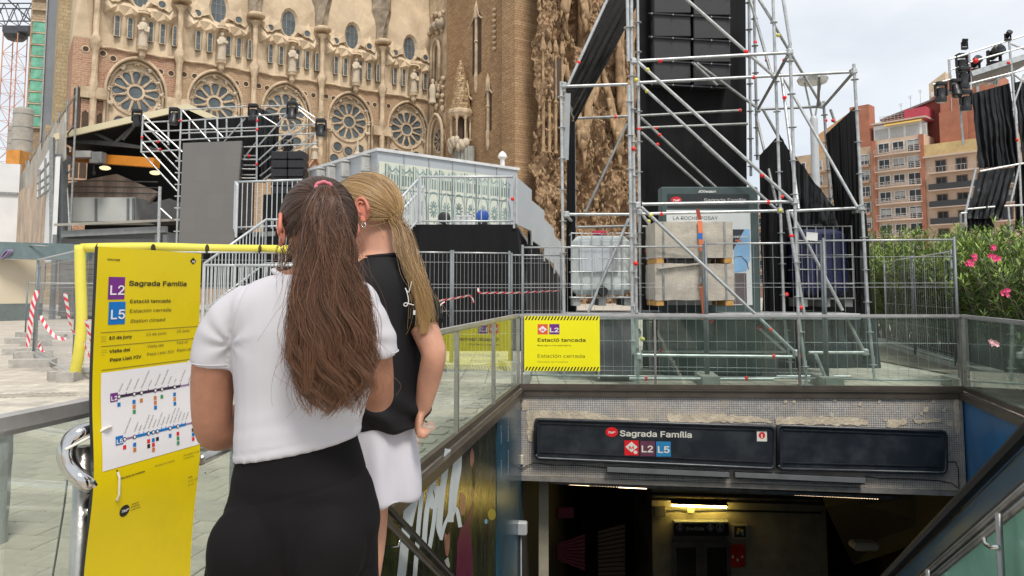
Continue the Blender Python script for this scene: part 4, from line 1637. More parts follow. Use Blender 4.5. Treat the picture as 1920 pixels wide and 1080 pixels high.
m_.box(c0 + V((.6, 0, 35.6)), (3.4, 2, .8))
m_.lathe(c0 + V((0, 0, 34.4)), [(1.0, 0), (1.4, .5), (1.4, .9)], 10)
m_.build('slewing_ring', GREYSTEEL, cr)
m_ = MB()
for y_ in (-.9, .9):
 for zz in (36.6, 39.0):
  m_.tube(c0 + V((-20, y_, zz)), c0 + V((4.5, y_, zz)), .09, 5)
 for k in range(14):
  x_ = -20 + k * 1.8
  m_.tube(c0 + V((x_, y_, 36.6)), c0 + V((x_ + .9, y_, 39.0)), .06, 5)
  m_.tube(c0 + V((x_ + .9, y_, 39.0)), c0 + V((x_ + 1.8, y_, 36.6)), .06, 5)
for k in range(14):
 m_.tube(c0 + V((-20 + k * 1.8, -.9, 36.6)), c0 + V((-20 + k * 1.8, .9, 36.6)), .05, 5)
m_.tube(c0 + V((3, 0, 36)), c0 + V((-8, 0, 46)), .1, 5)
m_.build('counter_jib', GREYSTEEL, cr)

# --- hoist tower with green netting, grey slab, silos
hp = at(58, 545, 88)
ho = thing('hoist_tower', 'slim brick and concrete hoist tower with green netting bays', 'tower', (hp.x, hp.y, 0), 0.25)
m_ = MB()
m_.box((0, 0.2, 19), (2.3, 2.2, 38.4))
m_.build('shaft', masonry('buff tower masonry', (0.42, 0.33, 0.22), (0.36, 0.26, 0.17), (0.25, 0.2, 0.14), .6, .3, stain=((0.25, 0.17, 0.11), .5, .3)), ho, False, True)
NETG = M('green safety netting', (0.16, 0.42, 0.30), 0.8, 0, 0.25, 1.5)
for k in range(9):
 m_ = MB()
 m_.box((-0.15, -1.0, 21.6 + k * 1.45), (1.3, .25, 1.22))
 m_.build('netting_panel', NETG, ho, False, True)
for k in range(12):
 m_ = MB()
 m_.box((0.1, -1.02, 20.85 + k * 1.45), (2.1, .35, .16))
 m_.build('floor_edge', SAND2, ho, False, True)
sp_ = at(80, 545, 80)
sl = thing('grey_column', 'tall smooth grey metal clad column beside the hoist tower', 'column', (sp_.x, sp_.y, 0), 0.35)
m_ = MB()
m_.bbox((0, 0, 24), (1.35, 1.35, 48), .08)
m_.build('cladding', M('grey blue metal cladding', (0.20, 0.215, 0.235), 0.5, 0.2, .1, .3), sl, False, True)
m_ = MB()
for s in (-1, 1):
 m_.box((s * .72, -.1, 24), (.14, 1.5, 48))
m_.build('edge_trim', M('pale grey trim', (0.34, 0.33, 0.31), 0.6), sl, False, True)
for (px, y0, y1, r, Y, lab) in ((40, 294, 206, 1.0, 82, 'large grey concrete silo standing in front of the hoist tower'), (24, 290, 237, .55, 84, 'smaller grey concrete silo just left of the big one')):
 p, q = at(px, y0, Y), at(px, y1, Y)
 t_ = thing('concrete_silo', lab, 'silo', (p.x, p.y, 0), group='silos by the hoist tower')
 MB().lathe((p.x, p.y, 0), [(r, 0), (r, q.z - .1), (r * .96, q.z), (r * .6, q.z + .25)], 18).build('silo_body', M('ribbed grey silo', (0.34, 0.32, 0.28), .8, 0, .15, 1), t_, True, auto=40)
 m_ = MB()
 for k in range(7):
  m_.ring((p.x, p.y, q.z - .6 - k * 1.5), r, r + .025, X, V((0, 1, 0)), 18, (0, 0, .06))
 m_.build('silo_band', GALV_DK, t_)
p, q = at(30, 305, 80), at(46, 285, 80)
t_ = thing('orange_container', 'orange site container at the foot of the silos', 'container', (p.x, p.y, 0))
MB().box(((p.x + q.x) / 2, p.y, q.z / 2), (q.x - p.x + .6, 2.4, q.z)).build('container_body', M('orange paint', (0.62, 0.27, 0.05), .6, 0, .15, 1), t_)

# --- white sheeted site wall and timber faced scaffold on the left
p0, p1 = at(-60, 545, 55.5), at(26, 545, 56.5)
ww = thing('white_site_wall', 'tall white sheeted site wall at the frame edge behind the hoarding', 'site wall', (p0.x, p0.y, 0))
zt = at(10, 306, 56).z
m_ = MB()
m_.prism([V((p0.x, p0.y, 0)), V((p1.x, p1.y, 0)), V((p1.x, p1.y, zt)), V((p0.x, p0.y, zt))], (-.2, .5, 0))
m_.build('white_sheet', M('white sheeting', (0.66, 0.66, 0.66), .6, 0, .06, .4), ww)
zs_ = at(10, 362, 56).z
m_ = MB()
m_.beam(V((p0.x, p0.y - .1, zs_)), V((p1.x, p1.y - .1, zs_)), .1, .18)
m_.build('seam_rail', GALV_DK, ww)

sc0, sc1 = at(22, 545, 60), at(103, 545, 38)      # runs from far to near
st = thing('timber_faced_scaffold', 'tall scaffold faced with timber boards and netting left of the stage', 'scaffold', (sc1.x, sc1.y, 0))
zN, zF = at(100, 210, 38).z, at(22, 340, 60).z
BOARD = M('raw timber sheet', (0.50, 0.39, 0.29), .8, 0, .2, .7, dirt=((.2, .16, .12), .4, .4))
NETGREY = M('grey debris netting', (0.44, 0.405, 0.35), .85, 0, .2, .8)
nseg = 7
for k in range(nseg):
 a = sc0.lerp(sc1, k / nseg)
 b = sc0.lerp(sc1, (k + .92) / nseg)
 za = 8.4 + .5 * (k % 3 == 1)
 m_ = MB()
 m_.prism([V((a.x, a.y, 2.9)), V((b.x, b.y, 2.9)), V((b.x, b.y, za)), V((a.x, a.y, za))], (-.3, .1, 0))
 m_.build('timber_board', BOARD if k != 6 else WHITE, st)
 m_ = MB()
 o2 = V((.5, -.3, 0))
 zz0, zz1 = za - .2, zN + (.25 if k % 2 else 0)
 m_.prism([V((a.x, a.y, zz0)) + o2, V((b.x, b.y, zz0)) + o2, V((b.x, b.y, zz1)) + o2 * .6, V((a.x, a.y, zz1 - .4)) + o2 * .6], (-.1, .05, 0))
 m_.build('netting_sheet', NETGREY, st)
for k in range(9):
 a = sc0.lerp(sc1, k / 8) + V((.9, -.4, 0))
 scaf('upright', a, a + V((0, 0, 10.6)), GALV_DK, st, .05)
for zz in (3.4, 6.3, 8.6, 10.2):
 scaf('ledger', sc0 + V((.9, -.4, zz)), sc1 + V((.9, -.4, zz)), GALV_DK, st, .045)
for k in range(4):
 a = sc0.lerp(sc1, .4 + k * .15) + V((.92, -.42, 2.5))
 b = sc0.lerp(sc1, .55 + k * .15) + V((.92, -.42, 8.6))
 if k % 2: a.z, b.z = b.z, a.z
 scaf('brace', a, b, GALV_DK, st, .04)
# guarded loading bay of white panels
for k in range(4):
 c = sc1 + V((.7 - .1 * k, -.8 - .9 * 0, 0))
pA, pB = at(72, 400, 40), at(96, 310, 40)
m_ = MB()
m_.prism([at(70, 372, 41), at(96, 352, 40), at(96, 275, 40), at(73, 318, 41)], (-.1, .1, 0))
m_.build('white_panel', WHITE, st)
for (a, b) in (((70, 345), (97, 326)), ((71, 358), (97, 340)), ((72, 330), (97, 300)), ((70, 372), (97, 352)), ((74, 318), (74, 372)), ((85, 296), (85, 362))):
 scaf('guard_rail', at(*a, 39.8), at(*b, 39.8), GALV_DK, st, .06)

# --- cream hoarding on the far left with grey plinth and upper band
h0, h1 = gnd(-60, 604), gnd(56, 600)
hb = thing('cream_hoarding', 'cream site hoarding with grey plinth and grey green top band', 'hoarding', (h1.x, h1.y, 0))
for name, z0, z1, mat, o in (('plinth', 0, .78, M('grey plinth paint', (.15, .18, .18), .6), .04), ('cream_panel', .78, 2.80, M('cream hoarding paint', (.64, .56, .42), .6, 0, .04, .5), 0), ('top_band', 2.80, 3.55, M('grey green paint', (.13, .185, .19), .6), .05)):
 m_ = MB()
 e1 = V(h1) + V((2.6 if name == 'top_band' else .35, -.02, 0))
 m_.prism([V((h0.x, h0.y - o, z0)), V((e1.x, e1.y - o, z0)), V((e1.x, e1.y - o, z1)), V((h0.x, h0.y - o, z1))], (0, .4, 0))
 m_.build(name, mat, hb)
m_ = MB()
m_.box(((h0.x + h1.x) / 2, h1.y - .3, .03), (h1.x - h0.x, .25, .05))
m_.build('red_line', M('red ground paint', (.55, .06, .05), .7), hb)
# coil of purple hose and tangle on the band
p = at(13, 477, 33)
t_ = thing('hose_coil', 'purple and white hose coil hung on the grey hoarding band', 'hose', tuple(p))
m_ = MB()
for k in range(4):
 m_.path([p + V((.24 * (1 - .12 * k) * math.cos(a) + .06 * math.sin(a), -.05 * k, .15 * math.sin(a) + .12 * math.cos(a))) for a in [2 * PI * q / 16 for q in range(16)]], .032, 6, closed=True)
m_.build('hose_loops', M('purple hose', (.25, .2, .33), .5), t_, True)
for (pts) in ([(0, 470), (20, 472), (36, 470), (50, 463)], [(32, 470), (34, 462), (60, 460), (92, 462)]):
 m_ = MB()
 m_.path([at(x, y, 33.4) for x, y in pts], .035, 6)
 tag(m_.build('slack_cable', GALV_DK, None, True), 'slack grey cable lying along the hoarding top near the hose coil' if pts[0][0] == 0 else 'slack grey cable looping towards the roller door frame', 'cable')

# ------------------------------------------------------------------ workshop: gabled black roof over an orange gantry crane
wk = thing('workshop_shed', 'open workshop shed with black gabled roof and cream edge', 'shed', tuple(at(250, 545, 42)[:2]) + (0,))
CREAM = M('cream roof edge', (.62, .55, .36), .6, 0, .06, .6)
BLACKROOF = M('black roof lining', (.012, .012, .014), .75, 0, .3, .6)
apx = at(354, 195, 40)
eL, eR = at(104, 252, 40), at(452, 240, 40)
dep = V((-1.6, 6.5, 0))
for a, b in ((eL, apx), (apx, eR)):
 m_ = MB()
 m_.prism([a, b, b - UP * .35, a - UP * .35], (0, -.15, 0))
 m_.build('roof_edge', CREAM, wk)
 m_ = MB()
 m_.prism([a - UP * .02, b - UP * .02, b - UP * .2, a - UP * .2], dep)
 m_.build('roof_slab', BLACKROOF, wk)
m_ = MB()
m_.prism([eL - UP * .35, apx - UP * .35, eR - UP * .35, V((eR.x, eR.y, eL.z - 2.2)), V((eL.x, eL.y, eL.z - .9))], (0, .1, 0))
bk = m_
m_ = MB()
bz = V((-1.2, 5.2, 0))
m_.prism([eL + bz, apx + bz, eR + bz, V((eR.x, eR.y, 1.5)) + bz, V((eL.x, eL.y, 1.5)) + bz], (0, .2, 0))
m_.build('back_wall', BLACKROOF, wk)
m_ = MB()
rv = V((eR.x, eR.y, 0))
m_.prism([rv + V((0, 0, 1.5)), rv + V((0, 0, eR.z)), rv + bz + V((0, 0, eR.z)), rv + bz + V((0, 0, 1.5))], (.2, 0, 0))
m_.build('side_wall', BLACKROOF, wk)
for pts in (((104, 262), (215, 268)), ((215, 268), (252, 235)), ((252, 235), (230, 262)), ((172, 246), (212, 266)), ((110, 262), (285, 278)), ((215, 268), (300, 282))):
 scaf('roof_brace', at(*pts[0], 41), at(*pts[1], 41), M('grey roof steel', (.12, .125, .125), .6) if 'grey roof steel' not in D.materials else D.materials['grey roof steel'], wk, .1, 6)
STEELGREY = M('painted steel post', (.17, .185, .19), .55, .1, .15, .8)
m_ = MB()
m_.beam(at(115, 462, 39), at(115, 290, 39), .45, .45, (0, 1, 0))
m_.build('post', STEELGREY, wk)
m_ = MB()
m_.beam(at(104, 300, 39.5), at(130, 300, 39.5), .3, .45)
m_.build('bracket_beam', STEELGREY, wk)
m_ = MB()
m_.beam(at(98, 258, 38.6), at(98, 460, 38.6), .2, .2, (0, 1, 0))
m_.build('post', GALV_DK, wk)
# hanging work lights
for px, py in ((197, 315), (291, 324)):
 c = at(px, py, 43)
 m_ = MB()
 m_.ball(c, (.32, .3, .13), 10, 6)
 m_.build('work_light', M('lit work light', (.7, .65, .4), .4, emit=((1, .85, .5), .8)) if 'lit work light' not in D.materials else D.materials['lit work light'], wk, True)
# orange gantry crane
gc = thing('gantry_crane', 'orange overhead crane beam under the black shed roof', 'crane beam', tuple(at(220, 300, 41.5)))
GORANGE = M('orange crane beam', (.62, .22, .02), .5, 0, .08, .6)
a, b = at(112, 293, 42), at(294, 306, 40.2)
m_ = MB()
m_.beam(a, b, .5, .52)
m_.build('beam', GORANGE, gc)
m_ = MB()
m_.box(at(158, 290, 40.5), (1.0, .5, .36))
m_.build('trolley', M('pale machine grey', (.42, .42, .41), .5), gc)
m_ = MB()
m_.box(at(186, 296, 40.3), (.55, .5, .6))
m_.box(at(124, 282, 40.5), (.22, .2, .35))
m_.box(at(181, 303, 40.2), (.5, .5, .2))
m_.build('hoist', M('machine grey', (.2, .205, .205), .5), gc)
m_ = MB()
m_.tube(at(176, 305, 40.4), at(176, 322, 40.4), .05, 6)
m_.ball(at(176, 324, 40.4), (.12, .1, .14), 8, 6)
m_.build('hook', DARKMET, gc)

# block-filled shed interior: stone wall with stains, pale container, roller door shed below
iw = thing('stained_wall', 'stained pinkish stone wall panel inside the shed behind scaffold rails', 'wall', tuple(at(210, 380, 46)))
m_ = MB()
m_.prism([at(118, 396, 43), at(262, 396, 43), at(296, 360, 43), at(218, 326, 43), at(124, 344, 43)], (0, .3, 0))
m_.build('stone_face', M('stained pink stone', (.66, .52, .43), .9, 0, .25, .4, dirt=((.25, .12, .1), .7, .35), stretch=(3, 1, .4)), iw)
for yy in (338, 349, 360):
 scaf('scaffold_rail', at(118, yy, 42.8), at(296, yy + 3, 42.8), GALV_DK, iw, .035)
pc = thing('pale_container', 'pale grey green container with panel seams under the shed roof', 'container', tuple(at(185, 415, 43)))
m_ = MB()
a, b = at(119, 370, 41.5), at(252, 415, 41.5)
m_.box(((a.x + b.x) / 2, 42.7, (a.z + b.z) / 2), (b.x - a.x, 2.4, a.z - b.z))
m_.build('container_body', M('pale grey green panel', (.50, .515, .49), .6, 0, .06, .5), pc)
for px in (119, 180, 240, 250):
 m_ = MB()
 m_.beam(at(px, 372, 41.45), at(px, 415, 41.45), .12, .08, (0, 1, 0))
 m_.build('panel_seam', STEELGREY, pc)
rd = thing('roller_door_shed', 'low grey shed with tin roof and closed roller door', 'shed', tuple(at(210, 545, 36)[:2]) + (0,))
a, b = at(101, 424, 35), at(317, 415, 35)
m_ = MB()
m_.prism([a, b, b + V((0, 3, .35)), a + V((0, 3, .35))], (0, 0, .12))
m_.build('tin_roof', M('weathered tin roof', (.33, .31, .27), .6, .2, .15, .6), rd)
m_ = MB()
m_.box(((a.x + b.x) / 2 - .15, 37.2, a.z / 2 - .1), (b.x - a.x - .5, 3, a.z - .25))
m_.build('shed_body', STEELGREY, rd)
m_ = MB()
m_.beam(a + V((.2, .4, -.35)), b + V((-.3, .4, -.35)), .3, .3)
m_.build('lintel_beam', M('grey steel beam', (.24, .25, .25), .5), rd)
dw0, dw1 = at(111, 447, 35.4), at(293, 447, 35.4)
for k in range(16):
 z = dw0.z - .12 - k * .25
 if z < .1: break
 m_ = MB()
 m_.box(((dw0.x + dw1.x) / 2, 35.62, z), (dw1.x - dw0.x, .08, .235))
 m_.build('slat', M('grey roller slat', (.19, .185, .175), .55, .1, .1, .8) if 'grey roller slat' not in D.materials else D.materials['grey roller slat'], rd)
for px in (105, 296, 311):
 m_ = MB()
 m_.beam(at(px, 440, 35.3), V((at(px, 440, 35.3).x, 35.3, 0)), .2, .2, (0, 1, 0))
 m_.build('door_post', STEELGREY, rd)
scaf('downpipe', at(300, 350, 34.5), at(297, 460, 34.5), GALV, rd, .07)
scaf('roof_prop', at(300, 390, 34.5), at(322, 410, 34.5), GALV, rd, .04)
# dark sacks heaped right of the container
t_ = thing('tarpaulin_heap', 'dark grey tarpaulin heap beside the pale container', 'tarpaulin', tuple(at(300, 400, 43)))
m_ = MB()
m_.prism([at(262, 412, 41), at(338, 412, 41), at(338, 384, 41), at(318, 372, 41), at(286, 380, 41), at(266, 396, 41)], (.4, 1.2, -.2))
m_.build('tarpaulin', M('dark tarpaulin', (.07, .07, .07), .7, 0, .2, 1), t_)

# ------------------------------------------------------------------ lighting truss with the big grey screen
tr = thing('lighting_scaffold', 'silver scaffold gantry with stage lamps above the grey screen', 'scaffold', tuple(at(400, 545, 27)[:2]) + (0,))
YS = 26.6
T = lambda x, y, o=0: at(x, y, YS + o)
for (x0, y0, x1, y1, o) in ((268, 215, 265, 286, 0), (340, 205, 331, 460, 0), (482, 215, 481, 340, 0), (407, 222, 409, 265, 0), (385, 224, 385, 258, .8), (425, 222, 425, 258, .8), (453, 222, 453, 258, .8), (355, 228, 355, 262, .8), (316, 226, 316, 272, .8)):
 scaf('upright', T(x0, y0, o), T(x1, y1, o), GALV, tr, .034)
for (x0, y0, x1, y1, o) in ((340, 206, 462, 199, 0), (341, 227, 536, 213, 0), (266, 230, 341, 226, 0), (266, 247, 484, 239, 0), (341, 250, 482, 245, .8), (267, 266, 592, 250, 0), (264, 285, 341, 281, 0), (490, 199, 540, 198, 0), (482, 238, 595, 233, .4), (452, 276, 595, 270, 0), (452, 292, 482, 292, .4), (452, 299, 482, 299, 0), (452, 310, 482, 310, .5), (452, 317, 482, 317, 0), (452, 328, 482, 328, .5), (452, 334, 482, 334, 0)):
 scaf('ledger', T(x0, y0, o), T(x1, y1, o), GALV, tr, .028)
for k, (x0, y0, x1, y1) in enumerate(((269, 216, 342, 285), (269, 230, 338, 302), (268, 248, 336, 320), (267, 267, 334, 340), (266, 286, 332, 358), (341, 206, 394, 266), (392, 230, 418, 257), (460, 222, 420, 266), (537, 215, 486, 272), (556, 236, 485, 300), (575, 236, 486, 312), (590, 250, 487, 330), (596, 262, 494, 337), (482, 265, 453, 302), (272, 232, 316, 268), (560, 205, 595, 235), (590, 220, 560, 200), (480, 210, 520, 235))):
 scaf('brace', T(x0, y0, .2 * (k % 3)), T(x1, y1, .2 * (k % 3)), GALV, tr, .028)
for k in range(7):
 y = 302 + k * 22
 scaf('ladder_rung', T(329 - k * .5, y, 0), T(342, y, 0), GALV, tr, .024)
for (x, y) in ((338, 226), (482, 243), (482, 226), (353, 270), (296, 266), (481, 308), (467, 292), (266, 258), (300, 280)):
 m_ = MB()
 m_.ball(T(x, y, -.05), .05, 6, 5)
 m_.build('red_clip', REDTAPE, tr)


def moving_head(p, s, tilt, label, cat='stage lamp', hang=True, rzv=0):
 """stage lamp: base plate, yoke and barrel head"""
 t_ = thing('stage_lamp', label, cat, tuple(p), rzv, 'stage lamps on the scaffolds')
 g = -1 if hang else 1
 m_ = MB()
 m_.bbox((0, 0, 0), (.42 * s, .32 * s, .16 * s), .04 * s)
 m_.build('lamp_base', BLACKPL, t_, False, True)
 for q in (-1, 1):
  MB().bbox((q * .21 * s, 0, g * .26 * s), (.06 * s, .14 * s, .44 * s), .02 * s).build('yoke_arm', BLACKPL, t_, False, True)
 m_ = MB()
 R = Matrix.Rotation(tilt, 3, 'X') @ Matrix.Rotation(0 if hang else PI, 3, 'X')
 m_.lathe((0, 0, g * .36 * s), [(.12 * s, .2 * s), (.17 * s, .16 * s), (.16 * s, -.1 * s), (.2 * s, -.16 * s), (.2 * s, -.34 * s), (.17 * s, -.36 * s)], 14, R)
 m_.build('lamp_head', BLACKPL, t_, True, True, 40)
 m_ = MB()
 m_.lathe((0, 0, g * .36 * s), [(.15 * s, -.355 * s), (.15 * s, -.365 * s)], 14, R)
 m_.build('lens', M('dark lens', (.05, .055, .06), .1) if 'dark lens' not in D.materials else D.materials['dark lens'], t_, False, True)
 return t_


moving_head(T(257, 208, 0), .78, .3, 'stage lamp at the outer end of the silver gantry near the shed roof')
moving_head(T(327, 205, 0), .8, -.2, 'stage lamp beside the roof apex on the silver gantry')
moving_head(T(475, 198, 0), .8, .1, 'stage lamp hung above the edge of the grey screen gantry')
moving_head(T(548, 194, 0), .85, -.1, 'stage lamp with red tape on the gantry over the black speakers')
moving_head(T(602, 226, 0), .85, .0, 'stage lamp hanging alone at the gantry end over the chapel gables')
moving_head(T(539, 258, .6), .9, .6, 'small stage lamp low on the gantry above the black speakers')

sc = thing('led_screen', 'big blank grey video screen standing in the silver gantry', 'screen', tuple(at(395, 460, 26.4)))
a, b, c, d = at(343, 268, 26.3), at(453, 264, 26.3), at(438, 462, 26.3), at(335, 460, 26.3)
xw = (b - a).length
ROWS, COLS = 8, 4
SCRM = [M('grey screen tile', (.15, .145, .138), .55, 0, .03, .4), M('grey screen tile slightly lighter', (.156, .148, .14), .55, 0, .03, .4)]
for r in range(ROWS):
 for q in range(COLS):
  def pt(u, v):
   return (a.lerp(b, u)).lerp(d.lerp(c, u), v)
  g = .00012
  m_ = MB()
  m_.prism([pt((q) / COLS + g, (r + 1) / ROWS - g), pt((q + 1) / COLS - g, (r + 1) / ROWS - g), pt((q + 1) / COLS - g, r / ROWS + g), pt(q / COLS + g, r / ROWS + g)], (0, .12, 0))
  m_.build('panel', SCRM[(r * 3 + q * 5) % 7 in (1, 4)], sc)
m_ = MB()
m_.prism([a + V((0, .125, 0)), d + V((0, .125, 0)), c + V((0, .125, 0)), b + V((0, .125, 0))], (0, .2, 0))
m_.build('back_frame', BLACKPL, sc)

# black drapes and speaker stack behind the truss
def drape(name, label, pts_top, pts_bot, folds, amp, mat, seed=0, parent=None, n=60, rows=14, cat='drape'):
 rr = random.Random(seed)
 m_ = MB()
 vs, fs = [], []

 def along(pts, t):
  k = min(int(t * (len(pts) - 1)), len(pts) - 2)
  return V(pts[k]).lerp(V(pts[k + 1]), t * (len(pts) - 1) - k)
 e = (along(pts_top, 1) - along(pts_top, 0))
 nrm = V((e.y, -e.x, 0))
 if nrm.length < 1e-4: nrm = V((0, -1, 0))
 nrm.normalize()
 ph = [rr.uniform(0, 6) for _ in range(4)]
 for r in range(rows + 1):
  v = r / rows
  for k in range(n + 1):
   u = k / n
   p = along(pts_top, u).lerp(along(pts_bot, u), v)
   w = math.sin(u * folds * 6.28 + ph[0] + .8 * math.sin(u * 9 + ph[1])) * .6 + math.sin(u * folds * 2.3 * 6.28 + ph[2] + v) * .3 + mnoise.noise(V((u * 4, v * 3, seed))) * 1.1 + mnoise.noise(V((u * 9 + v * 5, v * 8, seed + 5))) * .5
   p = p + nrm * (w * amp * (.5 + .6 * v))
   vs.append(p)
 for r in range(rows):
  for k in range(n):
   q = r * (n + 1) + k
   fs.append((q, q + 1, q + n + 2, q + n + 1))
 off = nrm * -.012
 nvs = len(vs)
 vs = vs + [p + off for p in vs]
 fs = fs + [tuple(i + nvs for i in reversed(f_)) for f_ in fs]
 m_.add(vs, fs)
 o = m_.build(name, mat, parent, True)
 if parent is None:
  tag(o, label, cat)
 return o


drape('black_drape', 'black cloth drape hung behind the silver gantry bars', [T(362, 222, 1.6), T(524, 216, 1.6)], [T(352, 345, 1.6), T(500, 342, 1.6)], 9, .1, BLACKCLOTH, 3)
drape('black_drape', 'shiny black cloth fold hanging at the gantry edge above the speaker stack', [T(484, 200, 1.0), T(524, 222, 1.0)], [T(488, 335, 1.0), T(522, 335, 1.0)], 3, .12, BLACKSHEEN, 4)
sp_ = thing('speaker_stack', 'black stage speaker stack of stacked boxes under the gantry end', 'speaker stack', tuple(at(540, 545, 25.5)[:2]) + (0,))
for r in range(5):
 for q in range(2):
  a = at(508 + q * 31, 283 + r * 16.5, 25.6)
  b = at(508 + q * 31 + 30, 283 + r * 16.5 + 15.6, 25.6)
  m_ = MB()
  m_.bbox(((a.x + b.x) / 2, 25.95, (a.z + b.z) / 2), (abs(b.x - a.x), .7, abs(a.z - b.z)), .03)
  m_.build('speaker_box', BLACKPL, sp_)
m_ = MB()
a, b = at(508, 366, 25.6), at(570, 366, 25.6)
m_.box(((a.x + b.x) / 2, 26, a.z / 2), (b.x - a.x + .4, 1.2, a.z))
m_.build('plinth', BLACKCLOTH, sp_)

# ------------------------------------------------------------------ grey-blue cabin with the printed church picture, deck and railings
CABIN = M('pale blue grey cabin panel', (.40, .43, .455), .45, .1, .05, .4)
K0 = V((-4.08, 22.1, 0))
K1 = V((.19, 25.7, 0))
K2 = V((-7.2, 25.9, 0))
ZT, ZD = 5.6, 2.9
cb = thing('site_cabin', 'pale grey cabin on the raised deck with a printed church picture', 'cabin', (K0.x, K0.y, ZD))
kx = (K1 - K0).normalized()
ky = (K2 - K0).normalized()
K3 = K1 + (K2 - K0)
m_ = MB()
m_.prism([K0 + UP * (ZD - .2), K1 + UP * (ZD - .2), K3 + UP * (ZD - .2), K2 + UP * (ZD - .2)], (0, 0, ZT - ZD + .2))
m_.build('cabin_body', CABIN, cb)
m_ = MB()
o = (kx + ky) * .06
m_.prism([K0 - o + UP * ZT, K1 + kx * .06 - ky * .06 + UP * ZT, K3 + o + UP * ZT, K2 - kx * .06 + ky * .06 + UP * ZT], (0, 0, .09))
m_.build('roof_edge', M('white roof edging', (.6, .61, .62), .5), cb)
kn = V((kx.y, -kx.x, 0))
kn2 = V((-ky.y, ky.x, 0))
for k in range(1, 6):
 m_ = MB()
 p = K0 + kx * (5.58 * k / 6) + kn * .012
 m_.beam(p + UP * ZD, p + UP * ZT, .02, .03, tuple(kx))
 m_.build('panel_joint', M('cabin joint', (.27, .29, .31), .5) if 'cabin joint' not in D.materials else D.materials['cabin joint'], cb)
for t_ in (.55, 1.9, 2.9, 3.7):
 p = K0 + ky * t_ + kn2 * .12 + UP * (ZT - .35)
 m_ = MB()
 m_.bbox(p, (.2, .3, .5), .04, basis(ky, kn2, UP))
 m_.bbox(p + UP * -.38, (.1, .16, .3), .03, basis(ky, kn2, UP))
 m_.bbox(p + UP * .27 - kn2 * .1, (.26, .5, .06), .02, basis(ky, kn2, UP))
 m_.build('floodlight', M('pale grey fitting', (.42, .42, .40), .5) if 'pale grey fitting' not in D.materials else D.materials['pale grey fitting'], cb)
# the print: line drawing of the church facade on pale board
PR = lambda px, py: hit(px, py, K0 + kn * .02, kn)
pr0, pr1 = PR(711, 302), PR(948, 329)
pz0, pz1 = 3.0, pr0.z
pw_ = (V((pr1.x, pr1.y, 0)) - V((pr0.x, pr0.y, 0))).length
pp0 = V((pr0.x, pr0.y, 0))
B = lambda u, v, e=.022: pp0 + kx * (u * pw_) + UP * (pz0 + (pz1 - pz0) * v) + kn * (e - .02)
pb = MB()
pb.prism([B(0, 0, .0), B(1, 0, .0), B(1, 1, .0), B(0, 1, .0)], kn * .02)
brd = pb.build('picture_board', M('pale cream print', (.60, .62, .52), .5, 0, .06, .8, dirt=((.48, .54, .46), .6, 1.2)), cb)
m_ = MB()
rr = random.Random(3)
EK = .026
def bl(u0, v0, u1, v1, w):
 a, b = B(u0, v0, EK), B(u1, v1, EK)
 d = (b - a)
 d.normalize()
 s = d.cross(kn) * (w / 2)
 m_.poly([a - s, b - s, b + s, a + s])
for k in range(10):
 u = .045 + k * .1
 bl(u, .02, u, .98, .05)
 bl(u + .016, .02, u + .016, .98, .02)
 for q in range(4):
  uu = u + .025 + q * .02
  bl(uu, .70, uu, .84, .06)
 for q in range(3):
  bl(u + .02 + .027 * q, .93 - .05 * (q % 2), u + .045 + .027 * q, .88 + .05 * (q % 2), .035)
 cu, cv = u + .055, .42
 for q in range(12):
  a_ = q * PI / 6
  bl(cu + .008 * math.cos(a_), cv + .03 * math.sin(a_), cu + .033 * math.cos(a_), cv + .12 * math.sin(a_), .045)
 for s in (-1, 1):
  pts = [(cu + s * .043 * math.cos(t) ** .8, cv + .24 * math.sin(t)) for t in (0, .4, .8, 1.1, 1.35, 1.57)]
  for p_, q_ in zip(pts[:-1], pts[1:]):
   bl(p_[0], p_[1], q_[0], q_[1], .03)
  bl(cu + s * .043, .02, cu + s * .043, cv, .03)
 for q in range(4):
  bl(u + rr.random() * .1, rr.random() * .25, u + rr.random() * .1, rr.random() * .25 + .03, .05)
 bl(cu, .12, cu + .03, .2, .03)
 bl(cu, .12, cu - .03, .2, .03)
for q in range(3):
 bl(0, .64 + q * .006, 1, .63 + q * .006, .012)
o_ = m_.build('printed_lines', M('grey green ink', (.19, .26, .25), .5, 0, .3, 2), brd)
for k in range(10):
 for q in range(2):
  m_ = MB()
  m_.poly([B(.062 + k * .1 + q * .045, .86, .024), B(.085 + k * .1 + q * .045, .84, .024), B(.085 + k * .1 + q * .045, .95, .024), B(.066 + k * .1 + q * .045, .97, .024)])
  m_.build('printed_shading', M('pale green ink', (.38, .46, .43), .5, 0, .2, 2) if 'pale green ink' not in D.materials else D.materials['pale green ink'], brd)

# deck with black skirt
dk = thing('raised_deck', 'raised black draped deck carrying the cabin and railings', 'deck', (-1, 18, 0))
dA, dB = at(786, 420, 17.0), at(968, 420, 17.0)
m_ = MB()
m_.prism([V((-7.2, 19.5, ZD - .12)), V((dA.x, 17, ZD - .12)), V((dB.x, 17, ZD - .12)), V((.9, 27, ZD - .12)), V((-7.2, 30, ZD - .12))], (0, 0, .12))
m_.build('deck_floor', GALV_DK, dk)
drape('skirt', '', [V((dA.x, 16.98, ZD)), V((dB.x, 16.98, ZD))], [V((dA.x, 16.9, 0)), V((dB.x + .35, 16.9, 0))], 3, .03, BLACKCLOTH, 8, dk, 40, 8)
drape('skirt', '', [V((-7.2, 19.5, ZD)), V((dA.x, 17.0, ZD))], [V((-7.2, 19.45, 0)), V((dA.x, 16.95, 0))], 8, .05, BLACKCLOTH, 9, dk, 80, 8)
